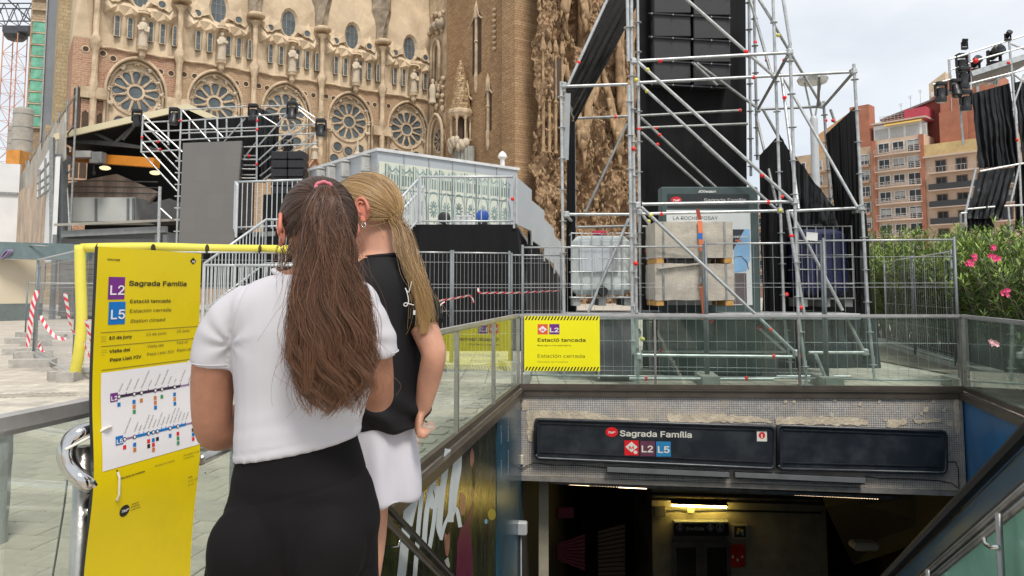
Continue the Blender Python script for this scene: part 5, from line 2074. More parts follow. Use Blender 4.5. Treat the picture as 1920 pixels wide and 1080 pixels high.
drape('skirt', '', [V((dB.x, 17, ZD)), V((1.6, 27, 1.2))], [V((dB.x + .35, 17, 0)), V((1.8, 27, 0))], 5, .04, BLACKCLOTH, 10, dk, 40, 8)


def bar_rail(label, a, b, h, nb, parent_cat='railing', mat=None, posts=True, group='metal railings of the deck and its stairs', r=.02):
 mat = mat or GALV
 a, b = V(a), V(b)
 t_ = thing('bar_railing', label, parent_cat, tuple(a), 0, group)
 MB().tube(a + UP * h, b + UP * h, .03, 7).build('top_bar', mat, t_, True)
 MB().tube(a + UP * .08, b + UP * .08, .022, 7).build('bottom_bar', mat, t_, True)
 for k in range(nb + 1):
  p = a.lerp(b, k / nb)
  rr_ = .03 if k in (0, nb) else r * .62
  MB().tube(p + UP * .02, p + UP * h, rr_, 6).build('post' if k in (0, nb) else 'bar', mat, t_)
 return t_


GALVL = M('light galvanised railing', (.56, .59, .60), .45, .35, .08, 5)
bar_rail('deck railing in front of the printed church picture', V((dA.x + .02, 17.02, ZD)), V((dB.x, 17.02, ZD)), 1.12, 11, mat=GALVL)
s0, s1 = V((dA.x - .05, 17.1, ZD + .02)), at(722, 470, 16.4)
bar_rail('stair railing sloping down behind the blonde ponytail', s0, V((s1.x, 16.2, ZD - .95)), 1.05, 12, mat=GALVL)
bar_rail('second stair railing behind the blonde woman, a step farther back', s0 + V((0, 1.1, 0)), V((s1.x, 17.3, ZD - .95)), 1.05, 12, mat=GALVL)
# stepped solid panels down the far side of the deck
sp2 = thing('stair_side_panels', 'stepped pale blue side panels of the stairs leading down from the deck', 'stair panels', (dB.x, 17, 0))
PANB = M('pale blue grey sheet', (.42, .45, .465), .5, .1, .05, .6)
prof = [((964, 330), (994, 356), (994, 433), (964, 420)), ((995, 376), (1018, 395), (1018, 466), (997, 452)), ((1019, 412), (1036, 428), (1036, 495), (1020, 482)), ((1038, 443), (1050, 455), (1050, 520), (1039, 505))]
for k, q in enumerate(prof):
 m_ = MB()
 ys = (17.0 + k * 1.0, 17.9 + k * 1.0)
 m_.prism([at(*q[3], ys[0]), at(*q[2], ys[1]), at(*q[1], ys[1]), at(*q[0], ys[0])], (.04, .03, 0))
 m_.build('panel', PANB, sp2)
 scaf('post', at(q[0][0], q[0][1] - 4, ys[0] - .05), at(q[3][0], q[3][1] + 8, ys[0] - .05), GALV, sp2, .03)
m_ = MB()
m_.ball(at(961, 373, 16.9), .045, 6, 5)
m_.build('red_clip', REDTAPE, sp2)

drape('skirt', '', [at(990, 432, 17.9), at(1020, 480, 19.2), at(1056, 530, 21)], [V((at(990, 432, 17.9).x, 17.9, 0)), V((at(1020, 480, 19.2).x, 19.2, 0)), V((at(1062, 480, 21).x, 21, 0))], 3, .03, BLACKCLOTH, 12, dk, 40, 6)
# far platform railing at the left of the women
f0, f1 = at(443, 432, 19.2), at(565, 428, 19.2)
bar_rail('grey platform railing between the grey screen and the dark haired woman', f0, f1, 1.28, 13, mat=GALVL)
f2_ = at(470, 340, 18.7)
bar_rail('side railing of the grey platform next to the video screen', V((f0.x + .02, 19.0, f0.z)), V((f0.x + .75, 17.2, f0.z - .35)), 1.25, 7, mat=GALVL)
pd = thing('platform_base', 'black sided platform under the grey railing left of the women', 'platform', (f0.x, 19.3, 0))
m_ = MB()
m_.box(((f0.x + f1.x) / 2 + .3, 20.3, f0.z / 2 - .03), (f1.x - f0.x + .6, 2.0, f0.z - .06))
m_.build('platform_body', BLACKCLOTH, pd)
# stair flight coming down from that platform
s0, s1 = at(497, 500, 17.4), at(380, 590, 16.2)
bar_rail('grey stair railing sloping down behind the yellow pipe', V((s0.x, 17.4, s0.z)), V((s1.x, 16.2, s1.z)), 1.12, 18, mat=GALVL)
bar_rail('grey upright railing at the head of the lower stairs beside the dark ponytail', V((s0.x, 17.4, s0.z)), V((s0.x + .9, 17.6, s0.z)), 1.12, 6, mat=GALVL)
for k, (a, b) in enumerate((((384, 478), (400, 640)), ((440, 520), (520, 640)))):
 p, q = at(*a, 15.4), at(*b, 15.4)
 bar_rail(['grey barrier of close bars under the yellow pipe beside the sign', 'grey barrier of close bars just left of the dark haired woman'][k], V((p.x, 15.4, 0)), V((q.x + 1.0, 15.6, 0)), 1.9, 16, mat=GALVL)
# two covered lamps or fans left on the deck, and white tubs
for px, py, col, lab in ((833, 409, (.03, .03, .03), 'black round fan standing on the deck behind the railing'), (905, 405, (.03, .10, .42), 'blue round fan standing on the deck behind the railing')):
 c = at(px, py, 17.4)
 t_ = thing('floor_fan', lab, 'fan', (c.x, c.y, ZD))
 m_ = MB()
 m_.lathe(c, [(.12, -.07), (.15, -.05), (.15, .05), (.12, .07)], 14, Matrix.Rotation(PI / 2, 3, 'X'))
 m_.build('fan_housing', M('fan paint', col, .4), t_, True, auto=40)
 m_ = MB()
 m_.box((c.x, c.y, ZD + (c.z - .15 - ZD) / 2), (.22, .16, max(.02, c.z - .15 - ZD)))
 m_.build('fan_foot', BLACKPL, t_)
for k, px in enumerate((858, 869, 880)):
 c = at(px, 410, 17.7)
 t_ = thing('white_tub', ['white plastic tub beside the black fan on the deck', 'white plastic tub in the middle of three on the deck', 'white plastic tub beside the blue fan on the deck'][k], 'tub', (c.x, c.y, ZD), group='white tubs on the deck')
 MB().lathe((c.x, c.y, ZD), [(.055, 0), (.065, .24), (.075, .25), (.07, .28)], 12).build('tub_body', WHITE, t_, True, auto=40)
# ================================================================== RIGHT: apartment houses, street lamp, second scaffold tower
APR = -math.radians(47.4)
ap0 = V((68, 120, 0))
ax_, ay_ = V((math.cos(APR), math.sin(APR), 0)), V((-math.sin(APR), math.cos(APR), 0))
REDB = M('red orange brick render', (.41, .165, .10), .85, 0, .15, .4, dirt=((.3, .1, .06), .4, .5))
SALMON = M('salmon render', (.54, .36, .26), .85, 0, .1, .3, dirt=((.4, .22, .15), .4, .3))
PEACH = M('peach render', (.60, .45, .335), .85, 0, .08, .3)
YELLOWR = M('yellow cornice', (.58, .42, .2), .8, 0, .12, .5, dirt=((.35, .25, .13), .5, 1.2))
BALC = M('pale balcony slab', (.58, .46, .38), .8, 0, .08, .5)
WINW = M('white window frame', (.62, .6, .57), .5)
PANE = M('dim window pane', (.05, .06, .07), .15, 0, .4, .3)
PANE_L = M('window with pale blind', (.42, .43, .42), .4, 0, .15, .4)
RAILW = M('pale balcony railing', (.5, .47, .44), .5)
RAILD = M('dark balcony screen', (.04, .04, .045), .6)


def house(name, label, x0, x1, ztop, floors, wins, wall, slab, railmat, zstep=2.8, zfirst=24.6, proud=.9, frame=WINW, solid=False, yoff=0.0, depth=11, side=None):
 o0 = ap0 + ax_ * x0 + ay_ * yoff
 h_ = thing(name, label, 'apartment building', tuple(o0), APR, 'apartment houses beyond the hedge')
 W = x1 - x0
 MB().box((W / 2, depth / 2, ztop / 2), (W, depth, ztop)).build('wall', wall, h_, False, True)
 if side is not None:
  for s in (0, 1):
   MB().box((.35 if s == 0 else W - .35, -.14, ztop / 2), (.7, .3, ztop)).build('brick_strip', side, h_, False, True)
 rr = random.Random(int(x0 * 10))
 for k in range(floors):
  z = zfirst - k * zstep
  if z < 2: break
  m_ = MB()
  xm = W / 2
  if solid:
   m_.box((xm, -proud / 2, z), (W - 1.2, proud, .22))
  else:
   # bowed balcony slab
   n = 10
   pts = [V((.5 + (W - 1.0) * i / n, -proud * (.55 + .45 * math.sin(PI * i / n)), z - .12)) for i in range(n + 1)]
   m_.prism([V((.5, .0, z - .12))] + pts + [V((W - .5, 0, z - .12))], (0, 0, .24))
  b_ = m_.build('balcony', slab, h_, False, True)
  m_ = MB()
  if railmat is RAILD and k in (1, 2, 3):
   m_.box((xm - (1.2 if k == 3 else 0), -proud, z + .55), (W - (1.3 if k != 3 else 3.8), .05, .95))
  elif solid:
   for q in range(24):
    m_.box((.7 + (W - 1.4) * q / 23, -proud + .03, z + .55), (.035, .035, .9))
   m_.box((xm, -proud + .03, z + 1.0), (W - 1.3, .06, .06))
  else:
   pts = [V((.5 + (W - 1.0) * i / 10, -proud * (.55 + .45 * math.sin(PI * i / 10)) + .05, z)) for i in range(11)]
   for dz, r in ((.95, .04), (.65, .03), (.38, .03)):
    m_.path([p + V((0, 0, dz)) for p in pts], r, 5)
   for p in pts:
    m_.box(p + V((0, 0, .5)), (.05, .05, 1.0))
  m_.build('railing', railmat if not (railmat is RAILD and k not in (1, 2, 3)) else RAILW, b_, False, True)
  for (u0, u1, zb) in wins:
   xa, xb = u0 * W, u1 * W
   za, zz = z + .12 + zb, z + 2.05
   m_ = MB()
   for (cx_, cz_, sx_, sz_) in (((xa + xb) / 2, zz + .07, xb - xa + .3, .14), (xa - .07, (za + zz) / 2, .14, zz - za), (xb + .07, (za + zz) / 2, .14, zz - za), ((xa + xb) / 2, za - .05, xb - xa + .3, .1)):
    m_.box((cx_, -.06, cz_), (sx_, .14, sz_))
   m_.box(((xa + xb) / 2, -.04, (za + zz) / 2), (.09, .08, zz - za))
   w_ = m_.build('window', frame, h_, False, True)
   blind = rr.random() < .3
   for q in (0, 1):
    m_ = MB()
    a, b = (xa, (xa + xb) / 2 - .045) if q == 0 else ((xa + xb) / 2 + .045, xb)
    m_.box(((a + b) / 2, -.012, (za + zz) / 2), (b - a, .03, zz - za))
    m_.build('pane', PANE, w_, False, True)
   if blind:
    m_ = MB()
    m_.box(((xa + xb) / 2, -.035, zz - .35 - .25 * rr.random()), (xb - xa - .02, .015, .7 + .3 * rr.random()))
    m_.build('blind', PANE_L, w_, False, True)
 return h_, o0


hA, oA = house('apartment_house', 'apartment house with red brick edges and curved white balconies', -8.3, 0, 27.2, 9, ((.14, .34, .45), (.42, .62, .6), (.70, .92, .0)), PEACH, BALC, RAILW, side=REDB, zfirst=24.4)
# penthouse with awnings and brick party walls behind it
WA = 8.3
MB().box((WA / 2 - .3, 2.6, 28.6), (WA - .6, 3, 2.8)).build('penthouse', WHITE, hA, False, True)
for k in range(3):
 m_ = MB()
 m_.box((1.3 + k * 2.5, 1.06, 28.3), (2.1, .08, 1.9))
 m_.build('penthouse_window', PANE_L, hA, False, True)
MB().prism([V((2.0, .9, 30.0)), V((7.9, .9, 30.0)), V((7.9, .2, 29.5)), V((2.0, .2, 29.5))], (0, 0, .1)).build('awning', M('mustard awning', (.6, .4, .1), .7), hA, False, True)
MB().box((WA / 2, 3, 30.25), (WA + .4, 5, .25)).build('roof_edge', BALC, hA, False, True)
hR, oR = V((0, 0, 0)), None
tb = thing('brick_party_wall', 'tall red brick party wall with sloping roof and roof terrace above the flats', 'brick building', tuple(ap0 + ax_ * -7.0 + ay_ * 5.0), APR)
MB().prism([V((-1.0, 0, 20)), V((9.5, 0, 20)), V((9.5, 0, 34.2)), V((-1.0, 0, 31.6))], (0, 8, 0)).build('terrace_wall', M('dark wine brick', (.22, .055, .04), .85, 0, .15, .5), tb, False, True)
MB().prism([V((-1.5, -.4, 31.5)), V((9.6, -.4, 34.2)), V((9.6, -.4, 34.5)), V((-1.5, -.4, 31.85))], (0, 8.6, 0)).build('roof', M('grey roof sheet', (.22, .2, .19), .6), tb, False, True)
MB().box((5.4, -1.9, 31.0), (3.4, 3.6, 2.1)).build('pink_wall', M('deep pink render', (.5, .07, .1), .8), tb, False, True)
m_ = MB()
for k in range(14):
 m_.box((-.8 + k * .6, -2.2, 31.3), (.05, .05, 1.0))
for dz in (.2, .55, .95):
 m_.box((3.1, -2.2, 30.85 + dz), (8.0, .06, .06))
m_.build('terrace_railing', RAILW, tb, False, True)
MB().box((13.0, 1.0, 18), (8.2, 7, 36)).build('brick_wall', REDB, tb, False, True)
MB().box((10.8, -2.7, 17), (4.0, .6, 27.5)).build('lower_brick_wall', REDB, tb, False, True)
MB().prism([V((6.6, -.2, 33.8)), V((9.2, -.2, 33.8)), V((9.2, -.2, 38.2)), V((6.6, -.2, 36.6))], (0, 3.4, 0)).build('lift_house', M('cream render', (.6, .5, .36), .8), tb, False, True)
MB().box((14.5, -2.62, 22), (.4, .12, 32)).build('wall_duct', M('grey duct', (.4, .38, .36), .6), tb, False, True)
for dx in (10.6, 12.3):
 MB().box((dx, -2.55, 26), (.1, .1, 14)).build('rain_pipe', M('pale pipe', (.5, .4, .35), .6) if 'pale pipe' not in D.materials else D.materials['pale pipe'], tb, False, True)
m_ = MB()
m_.box((6.0, -3.75, 28.2), (2.3, .12, 2.1))
m_.build('window', WINW, tb, False, True)
for k in range(4):
 MB().box((5.2 + k * .54, -3.83, 28.2), (.42, .05, 1.8)).build('pane', PANE_L, tb, False, True)
m_ = MB()
m_.bbox((7.6, -.6, 34.5), (1.1, .5, .8), .05)
m_.build('air_conditioner', WHITE, tb, False, True)
for k, (x_, z_, h_) in enumerate(((3.2, 33, 2.4), (4.8, 33.3, 2.8), (1.6, 32.5, 1.8))):
 m_ = MB()
 m_.tube((x_, 1, z_), (x_, 1, z_ + h_), .03, 5)
 for q in range(3):
  m_.tube((x_ - .4 + .1 * q, 1, z_ + h_ - q * .22), (x_ + .4 - .1 * q, 1, z_ + h_ - q * .22), .02, 4)
 m_.build('aerial', GALV_DK, tb, False, True)
hC, oC = house('apartment_house', 'peach apartment house with yellow cornice and dark balcony screens', .02, 13.5, 25.0, 9, ((.12, .22, .0), (.34, .44, .0), (.56, .66, .0), (.78, .88, 0)), PEACH, BALC, RAILD, zfirst=20.4, solid=True, frame=M('brown window frame', (.2, .13, .09), .6), proud=1.1, yoff=.25)
MB().box((6.75, .2, 24.3), (13.6, 1.0, 2.0)).build('cornice', YELLOWR, hC, False, True)
MB().box((6.75, -.3, 23.2), (13.8, .9, .25)).build('cornice_edge', BALC, hC, False, True)
MB().prism([V((4.0, 2, 25.0)), V((13.4, 2, 25.0)), V((13.4, 2, 27.5)), V((9, 2, 26.2)), V((6.5, 2, 27.0))], (0, 5, 0)).build('roof_house', REDB, hC, False, True)
hB, oB = house('apartment_house', 'beige apartment house seen between the black cloths with brick stair tower', -22.5, -8.35, 26.5, 9, ((.04, .14, .3), (.24, .36, .3), (.48, .60, .3), (.84, .95, .3)), M('beige brick', (.50, .37, .25), .85, 0, .12, .6), SALMON, RAILW, zfirst=23.0, solid=True, yoff=.6, proud=.8)
MB().box((12.0, 1.4, 17), (3.3, 2.6, 34)).build('stair_tower', REDB, hB, False, True)
MB().prism([V((3.0, .8, 26.5)), V((10.4, .8, 26.5)), V((10.4, .8, 33.5)), V((3.0, .8, 29.5))], (0, 5, 0)).build('orange_roof', M('orange roof render', (.55, .33, .16), .8, 0, .1, .4), hB, False, True)
# more rows of houses far behind the black cloths
hD, oD = house('apartment_house', 'far beige house just right of the black speaker cloth', -38, -23, 19.5, 7, ((.1, .25, .3), (.4, .55, .3), (.7, .85, .3)), SALMON, BALC, RAILW, zfirst=16.5, solid=True, yoff=4.0)

# street lamp with a flat disc head
lp = at(1536, 545, 28)
t_ = thing('street_lamp', 'street lamp with flat disc head behind the scaffold', 'street lamp', (lp.x, lp.y, 0))
zt = at(1536, 148, 28).z
m_ = MB()
m_.lathe((lp.x, lp.y, 0), [(.17, 0), (.16, 1), (.145, zt - 1.6), (.12, zt - 1.5), (.06, zt - 1.45)], 12)
m_.build('pole', M('pale grey lamp post', (.42, .44, .45), .5, .2, .06), t_, True, auto=40)
m_ = MB()
for s in (-1, 1):
 m_.tube((lp.x + s * .05, lp.y, zt - 1.55), (lp.x + s * .32, lp.y, zt - .1), .035, 6)
m_.build('fork', GALV_DK, t_)
m_ = MB()
m_.lathe((lp.x, lp.y, 0), [(.35, zt - .18), (.52, zt - .16), (.58, zt - .02), (.5, zt + .1), (.2, zt + .17)], 20)
m_.build('disc_head', GALV, t_, True, auto=40)

# ------------------------------------------------------------------ second tower with drapes at the frame's right edge
YT = 19.0
tt = thing('lamp_scaffold', 'silver scaffold tower with stage lamps and black drapes by the oleanders', 'scaffold', tuple(at(1850, 545, YT)[:2]) + (0,))
G = lambda zx, zy, o=0: at(1660 + zx / 4.154, 60 + zy / 4.154, YT + o)
for (a, b, o) in (((495, 215), (505, 370), 0), ((650, 160), (668, 480), 0), ((965, 70), (1045, 1040), 0), ((990, 230), (1005, 400), .6), ((575, 480), (608, 880), .5), ((850, 370), (852, 415), .5), ((870, 365), (874, 410), .5)):
 scaf('upright', G(*a, o), G(*b, o), GALV, tt, .03)
for (a, b, o) in (((495, 215), (650, 165), 0), ((650, 165), (1250, -25), 0), ((500, 297), (655, 245), 0), ((660, 235), (1250, 70), 0), ((505, 370), (370, 410), 0), ((650, 405), (1250, 250), 0), ((660, 430), (1000, 330), .6), ((505, 372), (670, 330), .6), ((560, 195), (640, 170), -.3)):
 scaf('ledger', G(*a, o), G(*b, o), GALV, tt, .024)
for (a, b, o) in (((520, 375), (600, 465), 0), ((505, 372), (575, 480), .2), ((1000, 560), (1080, 330), 0), ((790, 420), (870, 365), .4), ((970, 90), (1200, 180), 0), ((1000, 330), (1090, 400), 0)):
 scaf('brace', G(*a, o), G(*b, o), GALV, tt, .022)
for k in range(9):
 u0, u1 = k / 9, (k + .82) / 9
 a, b = G(672, 330).lerp(G(1240, 150), 0), None
 m_ = MB()
 e = V((0, 0, 0))
 p0, p1 = G(672, 335), G(1250, 150)
 bk0 = V((0.35, 2.2, 0))
 m_.prism([p0 + bk0 * u0, p1 + bk0 * u0, p1 + bk0 * u1, p0 + bk0 * u1], (0, 0, -.06))
 m_.build('deck_plank', M('scaffold deck plank', (.17, .165, .155), .6, .3, .2, 2) if 'scaffold deck plank' not in D.materials else D.materials['scaffold deck plank'], tt)
m_ = MB()
m_.beam(G(672, 325, -.02), G(1250, 140, -.02), .04, .14)
m_.build('toe_board', GALV, tt)
for a, b in (((608, 880), (560, 2000)), ((1045, 1040), (1110, 1560)), ((1045, 1040), (985, 1500))):
 pass
F8 = lambda zx, zy, o=0: at(1440 + zx / 4, 270 + zy / 4, YT + o)
for (a, b, o) in (((1560, 180), (1480, 520), 0), ((1480, 520), (1490, 1000), 0), ((1885, 150), (1905, 620), 0), ((1885, 160), (1820, 440), 0), ((1800, 460), (1815, 640), 0), ((1445, 520), (1450, 700), .4)):
 scaf('upright', F8(*a, o), F8(*b, o), GALV, tt, .028)
for (a, b, o) in (((1590, 205), (1885, 150), 0), ((1885, 150), (2100, 120), 0), ((1445, 520), (1490, 515), 0), ((1770, 465), (1990, 455), 0), ((1480, 490), (1700, 470), .1)):
 scaf('ledger', F8(*a, o), F8(*b, o), GALV, tt, .026)
for (zx, zy) in ((1025, 840), (960, 240), (658, 290), (705, 225)):
 m_ = MB()
 m_.ball(G(zx, zy, -.05), .04 if zx != 705 else .07, 8, 6)
 m_.build('red_clip', REDTAPE, tt)
drape('black_drape', 'shiny black drape with long creases on the second scaffold tower', [G(672, 480, .15), G(820, 440, .15), G(960, 400, .15)], [G(735, 1065, .15), G(1040, 1030, .15)], 6, .09, BLACKSHEEN, 21, n=90, rows=24)
drape('black_drape', 'black drape past the ladder at the very edge of the frame', [G(1005, 395, .3), G(1250, 330, .3)], [G(1060, 1040, .3), G(1260, 1000, .3)], 5, .09, BLACKSHEEN, 22, n=80, rows=20)
drape('black_drape', 'greyish black drape slanting down to the oleander tops', [F8(1590, 205, .1), F8(1850, 172, .1)], [F8(1490, 560, .1), F8(1760, 560, .1)], 5, .07, BLACKSHEEN, 23, n=80, rows=20)
drape('black_drape', 'low black net skirt behind the oleander tops', [F8(1490, 480, .2), F8(1720, 465, .2)], [F8(1500, 650, .2), F8(1700, 640, .2)], 6, .05, BLACKCLOTH, 24, n=60, rows=10)
drape('black_drape', 'black cloth hanging below the lamp tower behind the braces', [F8(1850, 160, .5), F8(2100, 140, .5)], [F8(1850, 640, .5), F8(2100, 640, .5)], 5, .07, BLACKCLOTH, 25, n=60, rows=10)
for k in range(8):
 scaf('ladder_rung', G(985 + k * 4, 470 + k * 75, .3), G(1012 + k * 4, 462 + k * 75, .3), GALV_DK, tt, .018)
moving_head(G(430, 405), 0.68, .05, 'stage lamp hanging alone from the outrigger of the lamp tower')
moving_head(G(592, 185), 0.65, .2, 'upper stage lamp clamped at the corner of the lamp tower')
moving_head(G(605, 290), 0.72, .15, 'middle stage lamp in the stack at the tower corner')
moving_head(G(545, 380), 0.61, -.3, 'lower stage lamp hanging inside the tower corner')
moving_head(G(625, 470), 0.68, .1, 'lowest stage lamp beside the top of the shiny drape')
t_ = moving_head(G(700, 300, .5), 0.58, 1.2, 'stage lamp lying on the planks of the lamp tower', hang=False)
t_ = moving_head(G(850, 250, .5), 0.79, 1.4, 'largest stage lamp lying on the planks beside the uprights', hang=False)
t_ = moving_head(G(618, 128, 0), 0.36, .4, 'small camera-like lamp on the top rail corner of the tower', hang=False)
t_ = moving_head(G(955, 62, 0), 0.36, 1.0, 'small lamp on the top rail over the tall upright', hang=False)
# ================================================================== THE BIG SCAFFOLD TOWER
YA, YB = 10.75, 13.0
tw_root = thing('scaffold_tower', 'big galvanised scaffold tower with red tape marks carrying black cloth', 'scaffold', (2.8, 10.8, 0))


ROSETTE = []
for mm_ in (GALV, GALV_DK):
 o_ = MB().lathe((0, 0, 0), [(.024, -.006), (.062, -.004), (.062, .004), (.024, .006)], 10).build('rosette', mm_)
 ROSETTE.append(o_.data)
 D.objects.remove(o_)


def tubes(name, lst, mat=None, r=.0245):
 for t_ in lst:
  (x0, y0, x1, y1, Ya) = t_[:5]
  Yb = t_[5] if len(t_) > 5 else Ya
  a, b = at(x0, y0, Ya), at(x1, y1, Yb)
  mm = mat or (GALV if Ya < 12 else GALV_DK)
  MB().tube(a, b, r, 10).build(name, mm, tw_root, True, auto=50)
  if name == 'upright':
   L_ = (b - a).length
   u = (b - a).normalized()
   k = .25
   while k < L_ - .05:
    inst('rosette', ROSETTE[mm is GALV_DK], tw_root, a + u * k - org_of(tw_root))
    k += .5


def base_down(x, y, Y):
 """pixel of the ground straight under a point"""
 return at(x, y, Y)


tubes('upright', [(1184, -40, 1184, 110, YA), (1184, 112, 1196, 716, YA), (1176, -40, 1178, 115, YA - .06), (1179, 160, 1187, 664, YA - .06), (1195, -40, 1201, 585, 11.9),
                  (1052, 153, 1059, 690, 11.6), (1076, 225, 1080, 640, YB), (1413, -40, 1420, 300, YB), (1448, -40, 1470, 590, 11.9), (1470, 590, 1483, 700, 11.9),
                  (1481, 84, 1497, 590, YA), (1497, 590, 1511, 700, YA), (1601, 120, 1628, 592, 11.4), (1628, 592, 1639, 702, 11.4), (1544, 190, 1560, 420, YB), (1404, -20, 1408, 330, YB)])
tubes('brace', [(1284, -4, 1450, 142, YA + .3), (1467, -10, 1482, 84, YA), (1404, -10, 1445, 136, 12.4, 11.9), (1420, -6, 1452, 46, 12.2, 11.9), (1452, 48, 1539, 195, 11.9, YB), (1463, 136, 1607, 388, 11.9, 11.4),
    (1421, 205, 1476, 106, YB, YA), (1544, 200, 1599, 137, YB, 11.4), (1430, 204, 1459, 256, YB), (1417, 214, 1457, 386, YB, 11.9), (1465, 140, 1497, 392, 11.9, YA),
    (1476, 394, 1508, 590, YA), (1483, 398, 1580, 582, 11.5), (1196, 116, 1486, 377, YA - .03), (1198, 156, 1459, 396, 11.9), (1202, 388, 1417, 590, YA - .03), (1204, 402, 1232, 440, 11.9),
    (1176, 232, 1098, 398, YB), (1179, 410, 1103, 586, 11.7), (1140, -4, 1065, 160, 11.6), (1058, 168, 1077, 222, 11.6, YB), (1201, 220, 1345, 354, YB), (1202, 248, 1318, 352, YB), (1300, 118, 1345, 160, YB), (1306, 118, 1416, 200, YB), (1318, 270, 1400, 345, YB),
    (1062, 404, 1082, 426, 11.6, YB), (1417, 590, 1491, 661, YA), (1422, 614, 1474, 661, 11.6), (1589, 599, 1620, 659, 11.4), (1529, 664, 1553, 720, YA), (1580, 407, 1609, 396, YB, 11.4), (1536, 142, 1534, 198, 12.2, YB), (1557, 205, 1566, 230, YB)])
tubes('ledger', [(1199, 114, 1474, 99, YA), (1199, 155, 1597, 135, 11.7), (1423, 205, 1536, 200, YB), (1200, 217, 1390, 207, YB), (1200, 240, 1402, 232, YB), (1204, 383, 1486, 378, YA), (1204, 401, 1460, 395, 11.7), (1204, 425, 1232, 425, YB),
                 (1062, 402, 1182, 402, 11.6), (1082, 426, 1180, 424, YB), (1061, 162, 1176, 158, 11.6), (1082, 222, 1176, 218, YB), (1476, 396, 1609, 390, 11.6), (1201, 594, 1492, 594, YA), (1500, 592, 1628, 592, 11.3), (1203, 659, 1474, 660, 11.9), (1203, 666, 1490, 669, YA),
                 (1516, 661, 1620, 661, 11.3), (1180, 710, 1450, 711, YA), (1456, 706, 1594, 706, 11.2), (1058, 682, 1190, 690, 11.4)])
# grey cladding along the left-hand upright
MB().prism([at(1056, 300, 11.62), at(1066, 300, 11.62), at(1070, 175, 11.62), at(1058, 175, 11.62)], (0, .02, 0)).build('grey_sheet', M('grey sheet metal', (.3, .32, .33), .5), tw_root)
for (x, y, Y, col) in ((1238, 114, YA, 0), (1399, 97, YA, 0), (1413, 145, 11.7, 0), (1387, 207, YB, 0), (1230, 240, YB, 0), (1198, 242, 11.9, 0), (1154, 219, YB, 0), (1085, 117, 11.6, 0), (1187, 279, YA - .03, 0), (1237, 253, YB, 0), (1233, 271, YB, 0),
                       (1440, 379, YA, 0), (1240, 401, 11.7, 0), (1430, 329, YA - .03, 0), (1466, 369, 11.9, 0), (1416, 79, YB, 0), (1438, 113, 12.0, 0), (1471, 183, 11.6, 0), (1548, 226, YB, 0), (1484, 442, YA, 0), (1475, 552, 11.9, 0), (1502, 577, YA, 0), (1192, 494, YA - .05, 0),
                       (1213, 471, 11.9, 0), (1471, 113, 11.3, 0), (1238, 658, 11.9, 0), (1450, 668, YA, 0), (1450, 594, YA, 0), (1445, 618, YA, 0), (1423, 614, 11.6, 0), (1211, 710, YA, 0), (1399, 710, YA, 0), (1334, 602, 11.6, 0), (1562, 226, YB, 0),
                       (1214, 131, YA - .03, 1), (1213, 171, 11.9, 1), (1193, 150, YA - .02, 1), (1220, 404, YA - .03, 1), (1216, 415, 11.9, 1), (1463, 395, 11.6, 1), (1459, 66, 11.8, 1), (1557, 706, 11.2, 1), (1205, 636, YA, 1)):
 c = at(x, y, Y)
 m_ = MB()
 m_.ball(c, (.036, .031, .034), 9, 6)
 m_.build('tape_mark', YELTAPE if col else REDTAPE, tw_root, True)
# couplers where tubes meet
for (x, y, Y) in ((1187, 115, YA), (1195, 385, YA), (1200, 398, 11.8), (1196, 158, 11.8), (1480, 98, YA), (1452, 142, 11.8), (1490, 378, YA), (1462, 395, 11.7), (1421, 206, YB), (1540, 198, YB), (1600, 134, 11.4), (1614, 390, 11.4), (1057, 160, 11.6), (1062, 402, 11.6), (1492, 662, YA), (1622, 660, 11.4), (1197, 668, YA)):
 c = at(x, y, Y)
 m_ = MB()
 m_.bbox(c, (.10, .09, .10), .02)
 m_.tube(c + V((-.03, -.07, .03)), c + V((-.03, .07, .03)), .012, 6)
 m_.tube(c + V((.03, -.07, -.03)), c + V((.03, .07, -.03)), .012, 6)
 m_.build('coupler', GALV, tw_root)
# base plates and deck under the ballast
for (x, Y) in ((1196, YA), (1483, 11.9), (1511, YA), (1639, 11.4), (1059, 11.6), (1080, YB)):
 p = at(x, 700, Y)
 p.z = .01
 MB().box(p, (.18, .18, .02)).build('base_plate', GALV, tw_root)
 MB().tube(p, p + V((0, 0, .35)), .02, 8).build('jack', GALV, tw_root)
DECKZ = 1.03
dk0, dk1 = at(1066, 580, 11.2), at(1610, 580, 11.2)
for k in range(4):
 m_ = MB()
 m_.bbox(((dk0.x + dk1.x) / 2, 11.05 + .32 + k * .5, DECKZ - .05), (dk1.x - dk0.x, .48, .09), .01)
 m_.build('deck_plank', GALV, tw_root)

# black cloths
CLY = 13.45
drape('black_cloth', 'tall black cloth wall hung behind the speaker boxes in the scaffold tower', [at(1196, -60, CLY), at(1398, -60, CLY)], [at(1196, 585, CLY), at(1402, 585, CLY)], 5, .03, BLACKCLOTH, 31, n=60, rows=30)
drape('black_cloth', 'black cloth stretched under the sloping tube between the posts and the carved facade', [at(1158, -40, 11.7), at(1222, -40, 11.9)], [at(1062, 165, 11.7), at(1080, 228, 12.6)], 2, .05, BLACKSHEEN, 32, n=30, rows=20)
drape('black_cloth', 'narrow black cloth strip hanging down the outer upright', [at(1064, 232, 12.2), at(1078, 226, 12.2)], [at(1060, 600, 12.2), at(1080, 600, 12.2)], 2, .02, BLACKCLOTH, 33, n=16, rows=16)
drape('black_cloth', 'black cloth peaked like a sail over the blue tank', [at(1424, 292, 12.3), at(1461, 252, 12.3), at(1486, 290, 12.3)], [at(1430, 590, 12.3), at(1465, 590, 12.3), at(1502, 590, 12.3)], 3, .05, BLACKCLOTH, 34, n=40, rows=26)
